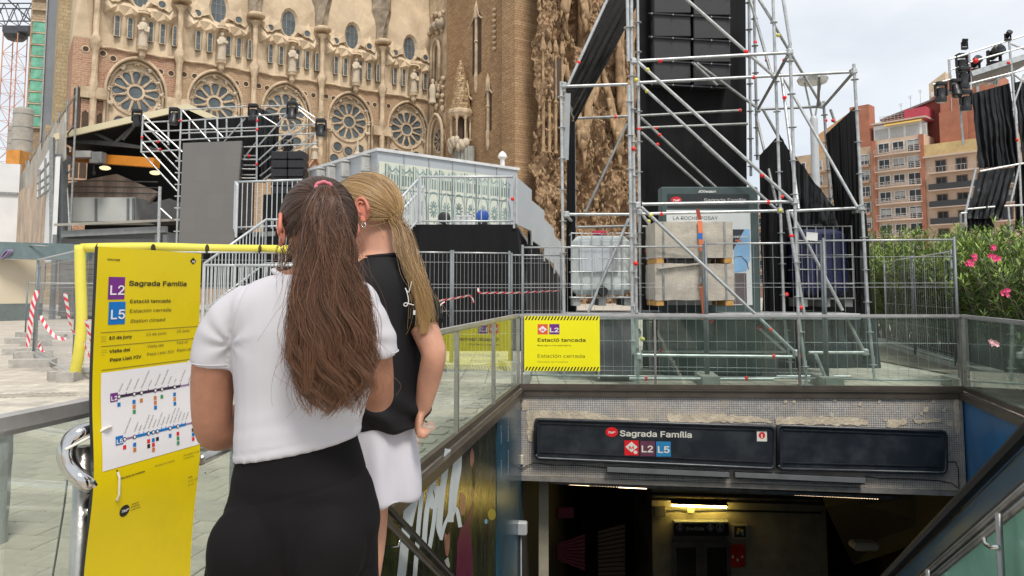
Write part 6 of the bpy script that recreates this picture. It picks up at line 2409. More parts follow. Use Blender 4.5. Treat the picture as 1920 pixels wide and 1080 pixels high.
drape('black_cloth', 'black cloth sweeping diagonally down from the sail peak to the far post', [at(1486, 285, 12.5), at(1530, 345, 12.5), at(1570, 395, 12.5), at(1622, 480, 12.5)], [at(1490, 430, 12.5), at(1530, 425, 12.5), at(1580, 480, 12.5), at(1628, 590, 12.5)], 4, .06, BLACKSHEEN, 35, n=50, rows=16)
drape('black_cloth', 'pleated black cloth hanging from the slanting edge by the far post', [at(1548, 252, 11.9), at(1606, 198, 11.9)], [at(1566, 400, 11.9), at(1616, 590, 11.9)], 6, .04, BLACKCLOTH, 36, n=60, rows=16)
drape('black_cloth', 'black cloth behind the blue tank under the deck corner', [at(1500, 400, 13.2), at(1625, 400, 13.2)], [at(1500, 640, 13.2), at(1645, 690, 13.2)], 4, .05, BLACKCLOTH, 37, n=30, rows=10)
# speaker boxes (line array) seen in the tower
la = thing('speaker_array', 'hanging black speaker array of flat boxes inside the scaffold tower', 'speakers', tuple(at(1300, 100, 13.07)))
for r in range(5):
 for q in range(2):
  y0, y1 = -62 + r * 44 + q * 4, -62 + (r + 1) * 44 + q * 4
  x0, x1 = 1226 + q * 74, 1226 + q * 74 + 70
  a, b = at(x0, y0 + 1.5, 13.12), at(x1, y1 - 1.5, 13.12)
  m_ = MB()
  m_.bbox(((a.x + b.x) / 2, 13.29, (a.z + b.z) / 2), (b.x - a.x, .34, a.z - b.z), .015)
  m_.build('speaker_box', M('dark grey speaker grille', (.022, .022, .024), .5, 0, .15, 30, .1, 200) if 'dark grey speaker grille' not in D.materials else D.materials['dark grey speaker grille'], la)
 a, b = at(1216, -62 + (r + 1) * 44 - 1, 13.10), at(1372, -62 + (r + 1) * 44 + 8, 13.10)
 MB().beam(a, b, .03, .025).build('rigging_bar', BLACKPL, la)
 for x_ in (1222, 1262, 1298, 1334, 1368):
  c = at(x_, -62 + (r + 1) * 44 - 1 + (x_ - 1216) * .058, 13.07)
  MB().ball(c, .018, 6, 5).build('rigging_pin', GALV_DK, la)

# ------------------------------------------------------------------ tanks, ballast blocks, advertising column
WHITEPL = M('milky tank plastic', (.52, .57, .56), .35, 0, .08, 2, dirt=((.38, .42, .41), .5, 2.2))
BLUEPL = M('navy tank plastic', (.012, .016, .06), .35, 0, .2, 3)


def ibc(label, px0, px1, py0, py1, Y, pl, cage, cap):
 a, b = at(px0, py1, Y), at(px1, py0, Y)
 W, H = b.x - a.x, b.z - a.z
 t_ = thing('water_tank', label, 'tank', ((a.x + b.x) / 2, Y + .5, a.z))
 DY = 1.0
 m_ = MB()
 m_.bbox((0, 0, H * .5), (W * .95, DY * .93, H * .93), .09)
 m_.lathe((0, 0, H * .955), [(.11, 0), (.11, .05)], 14)
 m_.build('tank_body', pl, t_, False, True)
 m_ = MB()
 m_.lathe((0, -.1, H * .955), [(.12, .05), (.12, .10), (.1, .11)], 14)
 m_.build('tank_cap', cap, t_, False, True)
 for k in range(7):
  u = -W / 2 + W * k / 6
  MB().tube((u, -DY / 2, 0), (u, -DY / 2, H), .011, 6).build('cage_bar', cage, t_, False, True)
 for k in range(6):
  z = H * (k + .02) / 5.04
  m_ = MB()
  m_.path([V((-W / 2, -DY / 2 - .012, z)), V((W / 2, -DY / 2 - .012, z)), V((W / 2, DY / 2, z)), V((-W / 2, DY / 2, z))], .011, 6, closed=True)
  m_.build('cage_bar', cage, t_, False, True)
 m_ = MB()
 m_.lathe((0, -DY / 2 - .02, .1), [(.07, -.05), (.09, 0), (.07, .08)], 10, Matrix.Rotation(PI / 2, 3, 'X'))
 m_.build('outlet_valve', BLACKPL, t_, False, True)
 for q in (-1, 0, 1):
  m_ = MB()
  m_.box((q * W * .42, 0, -.07), (.12, DY * .95, .12))
  m_.build('pallet_foot', GALV_DK, t_, False, True)
 m_ = MB()
 m_.box((0, 0, -.005), (W, DY, .02))
 m_.build('pallet_top', GALV_DK, t_, False, True)
 return t_, W, H


t_, W_, H_ = ibc('white caged water tank standing on the scaffold deck', 1072, 1186, 437, 558, 11.75, WHITEPL, GALV, M('red tank cap', (.55, .02, .06), .4))
m_ = MB()
m_.box((-.05, -.492, .62), (.62, .03, .42))
m_.build('silver_label_plate', M('shiny metal plate', (.5, .52, .53), .15, .9, .1, 3), t_, False, True)
t_, W_, H_ = ibc('navy blue caged tank with a white paper note by the far post', 1500, 1596, 424, 560, 11.8, BLUEPL, GALV_DK, BLACKPL)
m_ = MB()
m_.box((-.22, -.53, H_ - .17), (.18, .012, .13), Matrix.Rotation(.06, 3, 'Y'))
m_.build('paper_note', WHITE, t_, False, True)

BLOCK = M('cast concrete block', (.50, .455, .38), .85, 0, .1, 5, .35, 30, dirt=((.36, .32, .26), .5, 2.2))
WOODO = M('orange timber bearer', (.55, .3, .08), .7, 0, .15, 8)
STRAP = M('orange ratchet strap', (.75, .2, .08), .6, 0, .06)
YBK = 11.12
for nm, y0, y1, x0, x1, lab, sd in (('u', 416, 483, 1229, 1373, 'upper concrete ballast block of two stacked on the deck', 3), ('l', 494, 563, 1229, 1376, 'lower concrete ballast block resting on orange timber bearers', 5)):
 a, b = at(x0, y1, YBK), at(x1, y0, YBK)
 W, H = b.x - a.x, b.z - a.z
 t_ = thing('concrete_block', lab, 'concrete block', ((a.x + b.x) / 2, YBK + .4, a.z), group='concrete ballast blocks in the scaffold')
 m_ = MB()
 bumpy_box(m_, (0, 0, H / 2), (W, .8, H), None, .012, (12, 6, 6), sd)
 m_.build('block_body', BLOCK, t_, False, True)
 for q in (-.44, .44):
  m_ = MB()
  m_.bbox((q * W, 0, -.045), (.12, .78, .082), .008)
  bz = m_.build('timber_bearer', WOODO, t_, False, True)
  m_ = MB()
  m_.box((q * W * .9, -.405, H / 2), (.03, .012, H))
  m_.build('lifting_band', GALV_DK, t_, False, True)
t_ = thing('ratchet_strap', 'orange ratchet strap with blue patch tied over the ballast blocks', 'strap', tuple(at(1314, 416, YBK)))
Ys = YBK - .02
m_ = MB()
for (p, q, w) in (((1313, 392), (1312, 416), .055), ((1312, 416), (1314, 440), .055), ((1313, 440), (1315, 456), .055)):
 pass
def strap_piece(pts, w, mat, name, e=0):
 m_ = MB()
 for (x0, y0), (x1, y1) in zip(pts[:-1], pts[1:]):
  a, b = at(x0, y0, Ys - e), at(x1, y1, Ys - e)
  m_.prism([a + V((-w, 0, 0)), b + V((-w, 0, 0)), b + V((w, 0, 0)), a + V((w, 0, 0))], (0, .006, 0))
 return m_.build(name, mat, t_)
strap_piece([(1312, 414), (1314, 437)], .034, STRAP, 'webbing', .016)
strap_piece([(1313, 437), (1313, 449)], .034, M('blue strap patch', (.03, .16, .5), .6), 'blue_patch', .016)
strap_piece([(1314, 449), (1316, 470)], .034, STRAP, 'webbing', .016)
strap_piece([(1315, 470), (1316, 534)], .026, M('grey webbing', (.3, .25, .2), .7), 'webbing', .016)
strap_piece([(1316, 534), (1322, 600)], .034, STRAP, 'webbing', .02)
strap_piece([(1308, 392), (1312, 412)], .03, M('dark red webbing', (.35, .05, .03), .6), 'webbing', -.1)
m_ = MB()
m_.bbox(at(1316, 525, Ys - .04), (.07, .05, .1), .015)
m_.build('ratchet', GALV_DK, t_)
t_ = thing('rolled_board', 'pale board laid slanting on top of the lower concrete block', 'board', tuple(at(1280, 496, YBK)))
MB().beam(at(1233, 503, YBK - .02), at(1312, 494, YBK - .02), .06, .025).build('board', BLOCK, t_)

# metro advertising column
ADG = M('dark green grey enamel', (.055, .085, .083), .4, .1, .1, 3)
YJ = 12.0
t_ = thing('advert_column', 'dark green advertising column with station name header and poster', 'advertising column', tuple(at(1325, 545, YJ)[:2]) + (0,))
q = lambda x, y, e=0: at(x, y, YJ - e)
a, b = q(1239, 350), q(1421, 350)
zt = (a.z + b.z) / 2
MB().bbox(((a.x + b.x) / 2, YJ + .13, zt / 2), (b.x - a.x, .26, zt), .02).build('casing', ADG, t_)
HD = M('black header panel', (.018, .022, .022), .3)
a, b = q(1252, 389), q(1404, 364)
MB().box(((a.x + b.x) / 2, YJ - .004, (a.z + b.z) / 2), (b.x - a.x, .02, b.z - a.z)).build('header_panel', HD, t_)
a, b = q(1252, 572), q(1406, 394)
MB().box(((a.x + b.x) / 2, YJ - .004, (a.z + b.z) / 2), (b.x - a.x, .02, b.z - a.z)).build('poster', M('white poster paper', (.6, .63, .62), .3, 0, .04, 3), t_)
WH = M('white print', (.72, .72, .70), .5, 0, .03)
e0 = .016
tx = lambda s, x0, y, x1, h, mat, nm, bold=0, sh=0: MB().text(s, q(x0, y, e0), (1, 0, 0), (0, 0, 1), h * YJ / FPX, (q(x1, y) - q(x0, y)).x, bold, sh, ext=.001).build(nm, mat, t_)
MB().text('JCDecaux', q(1309, 361, .012), (1, 0, 0), (0, 0, 1), 6.0 * YJ / FPX, (q(1343, 361) - q(1309, 361)).x, .03).build('maker_lettering', WH, t_)
tx('Sagrada Família', 1320, 378, 1398, 8.5, M('grey print', (.42, .43, .43), .5), 'header_lettering', .01)
m_ = MB()
m_.disc(q(1268, 375, e0), (.088, .055), X, Z, 20)
m_.build('red_badge', M('red badge', (.6, .01, .02), .4), t_)
MB().text('TMB', q(1262, 377.5, e0 + .002), (1, 0, 0), (0, 0, 1), 5 * YJ / FPX, (q(1275, 375) - q(1262, 375)).x, .03, .2).build('badge_lettering', WH, t_)
tx('LA ROCHE POSAY', 1262, 412, 1346, 9, M('dark grey print', (.05, .05, .05), .5), 'poster_lettering', 0)
m_ = MB()
m_.poly([q(1374, 430, e0), q(1396, 430, e0), q(1384, 452, e0), q(1374, 470, e0)])
m_.build('dark_shape', M('dark print', (.03, .035, .05), .4), t_)
m_ = MB()
m_.poly([q(1396, 430, e0), q(1406, 430, e0), q(1406, 490, e0), q(1376, 500, e0), q(1376, 468, e0)])
m_.poly([q(1376, 478, e0 + .001), q(1398, 476, e0 + .001), q(1404, 492, e0 + .001), q(1400, 508, e0 + .001), q(1376, 512, e0 + .001)])
m_.build('blue_shape', M('blue print', (.22, .42, .65), .4), t_)
m_ = MB()
m_.path([q(1376, 482, e0 + .004), q(1390, 480, e0 + .004), q(1400, 490, e0 + .004), q(1404, 505, e0 + .004)], .012, 5, flat=.2)
m_.build('bottle_cap_line', M('navy print', (.03, .05, .12), .4), t_)
MB().text('MANCHAS', q(1368, 446, e0 + .003), (1, 0, 0), (0, 0, 1), 5.5 * YJ / FPX, (q(1403, 446) - q(1368, 446)).x, .02).build('poster_lettering', WH, t_)
m_ = MB()
m_.box((q(1384, 452, e0).x, q(0, 0, e0 + .002).y, q(1384, 451, e0).z), (.1, .004, .03))
m_.build('orange_print', M('orange print', (.6, .15, .05), .5), t_)
m_ = MB()
m_.box((q(1385, 540, e0).x, q(0, 0, e0).y, q(1385, 541, e0).z), (.26, .004, .5))
m_.build('grey_shape', M('grey brown print', (.12, .1, .1), .5), t_)

# things lying under the deck, seen through the glass
for (x, y, w, h, Y, lab, col) in ((1150, 655, .55, .9, 11.5, 'dark case with metal corners standing beside the scaffold foot', (.08, .07, .09)),):
 p = at(x, 545, Y)
 t_ = thing('flight_case', lab, 'case', (p.x, Y, 0))
 MB().bbox((p.x, Y, h / 2 + .05), (w, .6, h), .02).build('case_body', M('dark case laminate', col, .4), t_)
 for s in (-1, 1):
  MB().box((p.x + s * w / 2, Y - .3, h / 2 + .05), (.03, .03, h)).build('corner_edge', GALV, t_)
 for s in (.25, .75):
  m_ = MB()
  m_.ball((p.x + w / 2 + .06, Y - .2, h * s + .05), (.06, .1, .08), 8, 6)
  m_.build('corner_handle', CHROME, t_)
for k, (x, w) in enumerate(((1256, .95), (1392, .95))):
 p = at(x + 10, 545, 12.6)
 t_ = thing('ground_support', ['grey concrete foot with sloping side under the scaffold deck, near the first post', 'grey concrete foot with sloping side under the scaffold deck, near the braces'][k], 'concrete foot', (p.x, 12.6, 0), group='concrete feet under the deck')
 s = 1 if k == 0 else -1
 MB().prism([V((p.x - .4, 12.4, 0)), V((p.x + .4, 12.4, 0)), V((p.x + .45 + .25 * (s > 0), 12.4, .85)), V((p.x - .45 - .25 * (s < 0), 12.4, .85))], (0, .5, 0)).build('foot_body', M('mid grey concrete', (.2, .2, .19), .8, 0, .15, 3), t_)
drape('black_cloth', 'dark cloth hanging under the scaffold deck behind the braces', [at(1205, 592, 13.2), at(1640, 592, 13.2)], [at(1205, 690, 13.2), at(1650, 690, 13.2)], 6, .05, M('dark blue black tarpaulin', (.018, .026, .034), .55, 0, .3, 1), 41, n=60, rows=8)
# ================================================================== MESH FENCES, BARRIER TAPE, YELLOW PIPE
FEET = M('pale concrete fence foot', (.42, .40, .36), .85, 0, .12, 6, .3, 50, dirt=((.25, .235, .21), .5, 4))


def fence_panel(label, a, b, h=2.02, pitch=.13, rows=(.18, .24, .62, 1.02, 1.42, 1.48, 1.86), post=FENCEPOST, wire=WIRE, feet=(True, True), r=.0021, zb=.1, postr=.022, group='mesh fence panels'):
 a, b = V(a), V(b)
 L = (b - a).length
 rz = math.atan2(b.y - a.y, b.x - a.x)
 t_ = thing('mesh_fence', label, 'fence', tuple(a), rz, group)
 for s in (0, L):
  MB().tube((s, 0, .02), (s, 0, h + .04), postr, 8).build('post', post, t_, True, True)
 for z in (zb, h):
  MB().tube((0, 0, z), (L, 0, z), .015, 6).build('frame_tube', GALV, t_, True, True)
 n = max(2, int(L / pitch))
 wm = MB().tube((0, 0, zb), (0, 0, h), r, 4)
 first = wm.build('wire', wire, t_, False, True)
 first.location = (L / n, 0, 0)
 for k in range(2, n):
  inst('wire', first.data, t_, (L * k / n, 0, 0))
 for z in rows:
  MB().tube((0, .004, z), (L, .004, z), r * 1.1, 4).build('wire', wire, t_, False, True)
 for s, on in zip((0, L), feet):
  if on:
   m_ = MB()
   bumpy_box(m_, (s, 0, .07), (.24, .66, .14), None, .008, (3, 6, 2), s)
   m_.build('foot', FEET, t_, False, True)
 return t_


# front fence behind the glass
FA, FM, FB = at(980, 545, 11.25), at(1321, 545, 11.0), at(1793, 545, 10.55)
for p in (FA, FM, FB): p.z = 0
fence_panel('mesh fence panel in front of the white tank and ballast blocks', FA, FM, 2.03)
FM2 = FM.lerp(FB, .48)
fence_panel('mesh fence panel in front of the advertising column poster', FM + V((.02, -.03, 0)), FM2, 2.07)
fence_panel('mesh fence panel in front of the blue tank, ending at the oleanders', FM2 + V((.02, -.03, 0)), FB, 2.10)
# fence along the kerb towards the hedge
Ka, Kb = gnd(1782, 694), gnd(1656, 654)
fence_panel('mesh fence panel along the planter kerb beside the oleanders', Ka + V((.1, 0, .05)), Ka.lerp(Kb, .5) + V((.1, 0, .05)), 2.0, feet=(False, False))
fence_panel('mesh fence panel at the far end of the planter kerb', Ka.lerp(Kb, .5) + V((.1, .05, .05)), Kb + V((.1, 0, .05)), 2.0, feet=(False, False))
m_ = MB()
kd = (Kb - Ka).normalized()
m_.beam(Ka - kd * 1.5 + V((.25, 0, .06)), Kb + kd * 3 + V((.25, 0, .06)), .3, .13)
kb = struct(m_, 'planter_kerb', CONC)
m_ = MB()
m_.box((9.8, 10, -.0), (6.5, 16, .06))
so = struct(m_, 'planter_soil', M('dry planter soil', (.16, .13, .1), .95, 0, .25, 6, .6, 20))
so.location = (0.55, 0, 0)
# dark fence in front of the deck skirt
Da, Dm, Db = at(782, 545, 12.6), at(955, 545, 13.0), at(1052, 545, 13.2)
for p in (Da, Dm, Db): p.z = 0
fence_panel('mesh fence panel over the black skirt beside the blonde ponytail', Da, Da.lerp(Dm, .36), 2.03, .065, r=.0026)
fence_panel('mesh fence panel over the black skirt in the middle of the dark fence', Da.lerp(Dm, .38), Dm, 2.03, .065, r=.0026)
fence_panel('mesh fence panel over the black skirt next to the carved facade', Dm + V((.04, .03, 0)), Db, 2.0, .065, r=.0026)

# fences on the left, running back from the yellow pipe
Y0 = gnd(140, 712)
Y1 = at(527, 545, 11.9)
Y1.z = 0
L1, L2, L3 = gnd(62, 672), gnd(48, 655), gnd(30, 640)
fence_panel('mesh fence panel under the yellow foam pipe behind the sign', Y0, Y1, 1.98, .12)
fence_panel('mesh fence panel running back from the yellow pipe with barrier tape', Y0 + V((-.06, .05, 0)), L1, 2.0, .11)
fence_panel('mesh fence panel second from the yellow pipe on the pavement', L1 + V((-.05, .1, 0)), L2 + V((-.4, 1.0, 0)), 2.0, .13)
fence_panel('farthest mesh fence panel by the cream hoarding', gnd(47, 632), gnd(62, 618) + V((5, 0, 0)), 1.6, .16, feet=(True, True))
for k, (px, py, lab) in enumerate(((62, 688, 'concrete fence foot between two grey posts'), (42, 665, 'concrete fence foot next to the taped grey post'), (38, 644, 'farthest concrete fence foot on the pavement'), (98, 636, 'concrete fence foot behind the mesh beside the taped fence'))):
 p = gnd(px, py)
 t_ = thing('fence_foot', lab, 'fence foot', tuple(p), random.uniform(-.3, .3), 'loose concrete fence feet')
 m_ = MB()
 bumpy_box(m_, (0, 0, .07), (.7, .25, .14), None, .008, (6, 3, 2), k)
 m_.build('foot_body', FEET, t_, False, True)

# yellow foam pipe over the fence corner
FOAM = M('yellow foam pipe', (.70, .62, .08), .65, 0, .08, 3, .25, 40, dirt=((.5, .42, .1), .4, 3))
t_ = thing('foam_pipe', 'yellow foam pipe padding over the fence top and corner post', 'foam pipe', tuple(Y0))
yp = at(150, 545, Y0.y).y
top = [at(152, 465, yp - .05), at(280, 463, yp + .2), at(400, 466, yp + .55), at(540, 468, Y1.y)]
MB().path(smooth_pts([tuple(p) for p in top], 4), .072, 14).build('top_length', FOAM, t_, True)
dn = [at(150, 460, yp - .06), at(151, 520, yp - .08), at(153, 600, yp - .1), at(148, 660, yp - .12), at(139, 705, yp - .1), at(136, 716, yp - .08)]
MB().path(smooth_pts([tuple(p) for p in dn], 4), .080, 14).build('upright_length', FOAM, t_, True)
for k in range(4):
 c = top[0].lerp(top[3], .08 + k * .26)
 MB().lathe(c, [(.074, -.004), (.074, .004)], 14, Matrix.Rotation(PI / 2, 3, 'Y')).build('cable_tie', INK, t_)

# red and white barrier tape: the bands are colour changes along one ribbon
def tape_mat():
 m = D.materials.new('red and white barrier tape')
 m.use_nodes = True
 n, l = m.node_tree.nodes, m.node_tree.links
 b = n['Principled BSDF']
 b.inputs['Roughness'].default_value = .4
 at_ = n.new('ShaderNodeAttribute')
 at_.attribute_name = 'run'
 r = n.new('ShaderNodeValToRGB')
 r.color_ramp.interpolation = 'CONSTANT'
 r.color_ramp.elements[0].color = (.72, .7, .68, 1)
 r.color_ramp.elements[1].position = .5
 r.color_ramp.elements[1].color = (.72, .03, .06, 1)
 fr = n.new('ShaderNodeMath')
 fr.operation = 'FRACT'
 l.new(at_.outputs['Fac'], fr.inputs[0])
 l.new(fr.outputs[0], r.inputs['Fac'])
 l.new(r.outputs['Color'], b.inputs['Base Color'])
 return m


TAPE = tape_mat()


def tape(label, pts, w=.035, band=.2, twist=1.0, seed=0, slant=.5):
 pts = [V(p) for p in smooth_pts([tuple(p) for p in pts], 8)]
 rr = random.Random(seed)
 vs, fs, run = [], [], []
 d = 0
 ph = rr.uniform(0, 6)
 for i, p in enumerate(pts):
  if i: d += (p - pts[i - 1]).length
  t = (pts[min(i + 1, len(pts) - 1)] - pts[max(i - 1, 0)]).normalized()
  a = ph + twist * d * 2.2
  s = t.cross(V((0, -1, 0)))
  if s.length < .1: s = V((0, 0, 1))
  s.normalize()
  u = t.cross(s)
  wv = (s * math.cos(a * .35) + u * math.sin(a * .35)) * w
  for q in (-1, 1):
   vs += [p + wv * q]
   run.append(d / band + slant * q * .5)
 n = len(pts)
 m_ = MB()
 fs = [(2 * i, 2 * i + 1, 2 * i + 3, 2 * i + 2) for i in range(n - 1)]
 m_.add(vs, fs)
 o = m_.build('barrier_tape', TAPE)
 at_ = o.data.attributes.new('run', 'FLOAT', 'POINT')
 at_.data.foreach_set('value', run)
 so = o.modifiers.new('thickness', 'SOLIDIFY')
 so.thickness = .002
 tag(o, label, 'barrier tape', 'red and white barrier tape on the fences')
 return o


l0 = lambda x, y: at(x, y, 12.4)
tape('striped barrier tape wound down the outer grey post', [l0(70, 545), l0(62, 570), l0(58, 600), l0(54, 630), l0(51, 650)], .055, .14, .3, 1, .8)
tape('barrier tape sagging across the mesh behind the grey post', [l0(76, 592), l0(84, 608), l0(98, 626), l0(110, 634), l0(124, 636)], .03, .12, 1, 2)
tape('barrier tape bunch knotted beside the yellow pipe', [at(122, 550, 10.7), at(126, 575, 10.7), at(130, 600, 10.7), at(136, 620, 10.7), at(142, 626, 10.7)], .05, .12, .8, 3)
tape('barrier tape strand hanging at the sign edge', [at(160, 600, 10.9), at(166, 620, 10.9), at(172, 645, 10.9), at(178, 672, 10.9)], .04, .12, .8, 4)
tape('lower barrier tape strand beside the sign edge', [at(157, 640, 10.9), at(164, 660, 10.9), at(172, 675, 10.9), at(180, 690, 10.9)], .03, .12, .8, 5)
tape('barrier tape end trailing on the ground by the fence foot', [l0(74, 640), l0(74, 650), l0(78, 656), l0(82, 660)], .03, .1, .8, 6)
tape('barrier tape strung from the blonde ponytail across the dark fence', [at(808, 566, 12.3), at(830, 563, 12.35), at(860, 558, 12.4), at(882, 555, 12.45), at(888, 568, 12.45)], .02, .14, .3, 7)
tape('barrier tape strung along the dark fence towards the yellow notice', [at(897, 540, 12.5), at(900, 549, 12.5), at(930, 549, 12.6), at(970, 549, 12.6), at(1010, 547, 12.7), at(1050, 545, 12.8)], .018, .14, .3, 8)
tape('short white barrier tape tail hanging by the blonde hair', [at(834, 566, 12.3), at(826, 572, 12.3), at(822, 590, 12.3), at(820, 612, 12.3)], .02, .3, .5, 9)
# ================================================================== SIGNS, STATION FRONT, CONCOURSE FITTINGS
YEL = M('yellow sign sheet', (.74, .575, .0), .3, 0, .04, 1.5, .06, 8, spec=.4, dirt=((.62, .47, .01), .5, 2.5))
YELB = M('bright yellow notice', (.86, .78, .0), .45, 0, .02, 1.5)
PURP = M('line two purple', (.17, .02, .22), .4, 0, .03)
BLUEL = M('line five blue', (.0, .16, .50), .4, 0, .03)
WPRINT = M('white sign print', (.78, .77, .79), .4, 0, .02)
GREYPR = M('grey small print', (.10, .09, .03), .5, 0, .03)
REDM = M('metro red', (.68, .015, .02), .4, 0, .03)
ORANGER = M('orange red square', (.72, .10, .04), .4, 0, .03)

# --- the tall station-closed board tied to the handrail
AZS = math.radians(17)
us = V((math.sin(AZS), math.cos(AZS), 0))
ns = V((math.cos(AZS), -math.sin(AZS), 0))
SP = at(184, 462, 2.0)
SP0 = V((SP.x, SP.y, 0))


def bow(z):
 return .021 * math.exp(-((z - .86) / .17) ** 2) - .004 * (1.5 - z)


def hs(px, py):
 return hit(px, py, SP0 + ns * 0, ns)


sgn = thing('station_board', 'tall yellow station closed board with metro line maps tied to the handrail', 'sign board', (SP0.x, SP0.y, .38))
e_ = hs(378, 470)
WS = (V((e_.x, e_.y, 0)) - SP0).length
ZTOP, ZBOT = SP.z, .40
rows_ = 40
m_, ed, bk_ = MB(), MB(), MB()
front, backv = [], []
for r in range(rows_ + 1):
 z = ZTOP + (ZBOT - ZTOP) * r / rows_
 for c in (0, .5, 1):
  front.append(SP0 + us * (WS * c) + UP * z + ns * bow(z))
  backv.append(SP0 + us * (WS * c) + UP * z + ns * (bow(z) - .011))
fq = [(r * 3 + c, r * 3 + c + 1, r * 3 + c + 4, r * 3 + c + 3) for r in range(rows_) for c in (0, 1)]
m_.add(front, fq)
m_.build('yellow_face', YEL, sgn, True)
bk_.add(backv, [tuple(reversed(q)) for q in fq])
n3 = len(front)
ed.add(front + backv, [(r * 3, r * 3 + 3, n3 + r * 3 + 3, n3 + r * 3) for r in range(rows_)] + [(r * 3 + 2, n3 + r * 3 + 2, n3 + r * 3 + 5, r * 3 + 5) for r in range(rows_)] + [(0, n3, n3 + 1, 1), (1, n3 + 1, n3 + 2, 2)])
ed.build('black_edge', INK, sgn)
bk_.build('back_face', INK, sgn)


def onsign(mb, name, mat, e=.001, smooth=False, par=None):
 mb.v = [tuple(V(p) + ns * (bow(p[2]) + e)) for p in mb.v]
 return mb.build(name, mat, par or sgn, smooth)


def stxt(mb, s, x0, y0, x1, h, bold=0, sh=0):
 o, e = hs(x0, y0), hs(x1, y0)
 w = (e - o).dot(us)
 mb.text(s, o, us, UP, h * o.y / FPX, w, bold, sh, ext=0)


blk, gry, wht = MB(), MB(), MB()
stxt(blk, 'InfoTMB', 201, 488, 224.5, 4.6, .02)
stxt(blk, 'Sagrada Familia', 241.5, 535.5, 349.5, 12.6, .018)
stxt(blk, 'Estació tancada', 244, 568.5, 319.5, 9.3, .01)
stxt(blk, 'Estación cerrada', 244, 586.5, 320.5, 9.2)
stxt(blk, 'Station closed', 244, 605.5, 310, 9.2, 0, .22)
stxt(blk, '10 de juny', 204.8, 637, 247.5, 8.4, .02)
stxt(blk, 'Visita del', 204.8, 662, 244, 8.2, .02)
stxt(blk, 'Papa Lleó XIV', 206, 678, 264.5, 8.2, .02)
stxt(gry, '10 de junio', 273.7, 630, 311.5, 7.8)
stxt(gry, '10 June', 331, 624, 354.8, 7.6, 0, .22)
stxt(gry, 'Visita del', 275.8, 652.5, 307, 7.8)
stxt(gry, 'Papa León XIV', 275.8, 667, 326, 7.8)
stxt(gry, 'Visit of', 331.4, 645.5, 352.5, 7.6, 0, .22)
stxt(gry, 'Pope Leo XIV', 331.4, 659.6, 373.5, 7.6, 0, .22)
for k, s in enumerate(('Data', 'Fecha', 'Date')):
 stxt(gry, s, 190, 633 + k * 4.2, 199, 2.6)
for k, s in enumerate(('Per què', 'Por qué', 'Why')):
 stxt(gry, s, 190.5, 658 + k * 4.4, 200 - (k == 2) * 4, 2.6)
stxt(blk, 'Disculpeu les molèsties', 215.6, 898, 261, 4.6, .02)
stxt(gry, 'Disculpen las molestias', 281, 875, 317, 4.6)
stxt(gry, 'We apologise for any', 334.4, 855, 364, 4.2, 0, .22)
stxt(gry, 'inconvenience', 334.4, 861, 354, 4.2, 0, .22)
stxt(gry, 'Info', 345.5, 896.5, 353, 4, .02)
stxt(gry, '93 318 70 74', 345.5, 904, 364, 4)
stxt(gry, 'tmb.cat', 345.5, 911, 356.5, 4)
for k, s in enumerate(('Transports', 'Metropolitans', 'de Barcelona')):
 stxt(blk, s, 238.5, 947 + k * 5.2, 253 + k * 1.6, 3.6, .01)
onsign(blk, 'black_lettering', INK, .0012)
onsign(gry, 'small_lettering', GREYPR, .0012)


def sline(x0, y0, x1, y1, w, name, mat, e=.001):
 a, b = hs(x0, y0), hs(x1, y1)
 w = w * a.y / FPX / 2
 m_ = MB().poly([a - UP * w, b - UP * w, b + UP * w, a + UP * w])
 return onsign(m_, name, mat, e)


for (x0, y0, x1, y1) in ((189, 624, 374, 607.5), (189.5, 650, 374, 628.5), (190, 694.5, 374, 671)):
 a, b = hs(x0, y0), hs(x1, y1)
 b.z = a.z
 m_ = MB().poly([a - UP * .0008, b - UP * .0008, b + UP * .0008, a + UP * .0008])
 onsign(m_, 'rule', GREYPR, .001)


def squad(x0, y0, x1, y1, name, mat, e=.001):
 """a rectangle on the board: left edge at x0, top y0 and bottom y1 as seen there, right edge at x1"""
 a, d, b = hs(x0, y0), hs(x0, y1), hs(x1, y0)
 w = (b - a).dot(us)
 m_ = MB()
 n_ = max(2, int(abs(a.z - d.z) / .03))
 vs, fs = [], []
 for k in range(n_ + 1):
  z = a.z + (d.z - a.z) * k / n_
  vs += [V((a.x, a.y, z)), V((a.x, a.y, z)) + us * w]
 m_.add(vs, [(2 * k, 2 * k + 2, 2 * k + 3, 2 * k + 1) for k in range(n_)])
 return onsign(m_, name, mat, e)


sq = squad(203.6, 519, 234.6, 561.5, 'line_square', PURP)
stxt(wht, 'L2', 205.5, 552.5, 232.5, 24, .012)
sq = squad(204.3, 566, 235.6, 609, 'line_square', BLUEL)
stxt(wht, 'L5', 207, 598.5, 233.5, 24, .012)
# black metro diamond
a = hs(361.8, 489.4)
w = (hs(367.6, 489) - hs(361.8, 489)).dot(us)
h = 6.6 * a.y / FPX
m_ = MB().poly([a - us * w, a - UP * h, a + us * w, a + UP * h])
onsign(m_, 'metro_diamond', INK, .001)
stxt(wht, 'M', 359.6, 492, 364.2, 5, .02)
# black round badge
a = hs(226.8, 957)
w = (hs(236, 957) - a).dot(us)
m_ = MB().disc(a, (w, 10.5 * a.y / FPX), us, UP, 24)
onsign(m_, 'round_badge', INK, .001)
stxt(wht, 'TMB', 220.5, 961.5, 234, 6.5, .02, .25)
# white route-map panel
wp = squad(189.4, 699.7, 371, 881.5, 'map_panel', WPRINT, .0010)
on2 = .002
DARKL = M('dark purple route', (.05, .02, .06), .4)


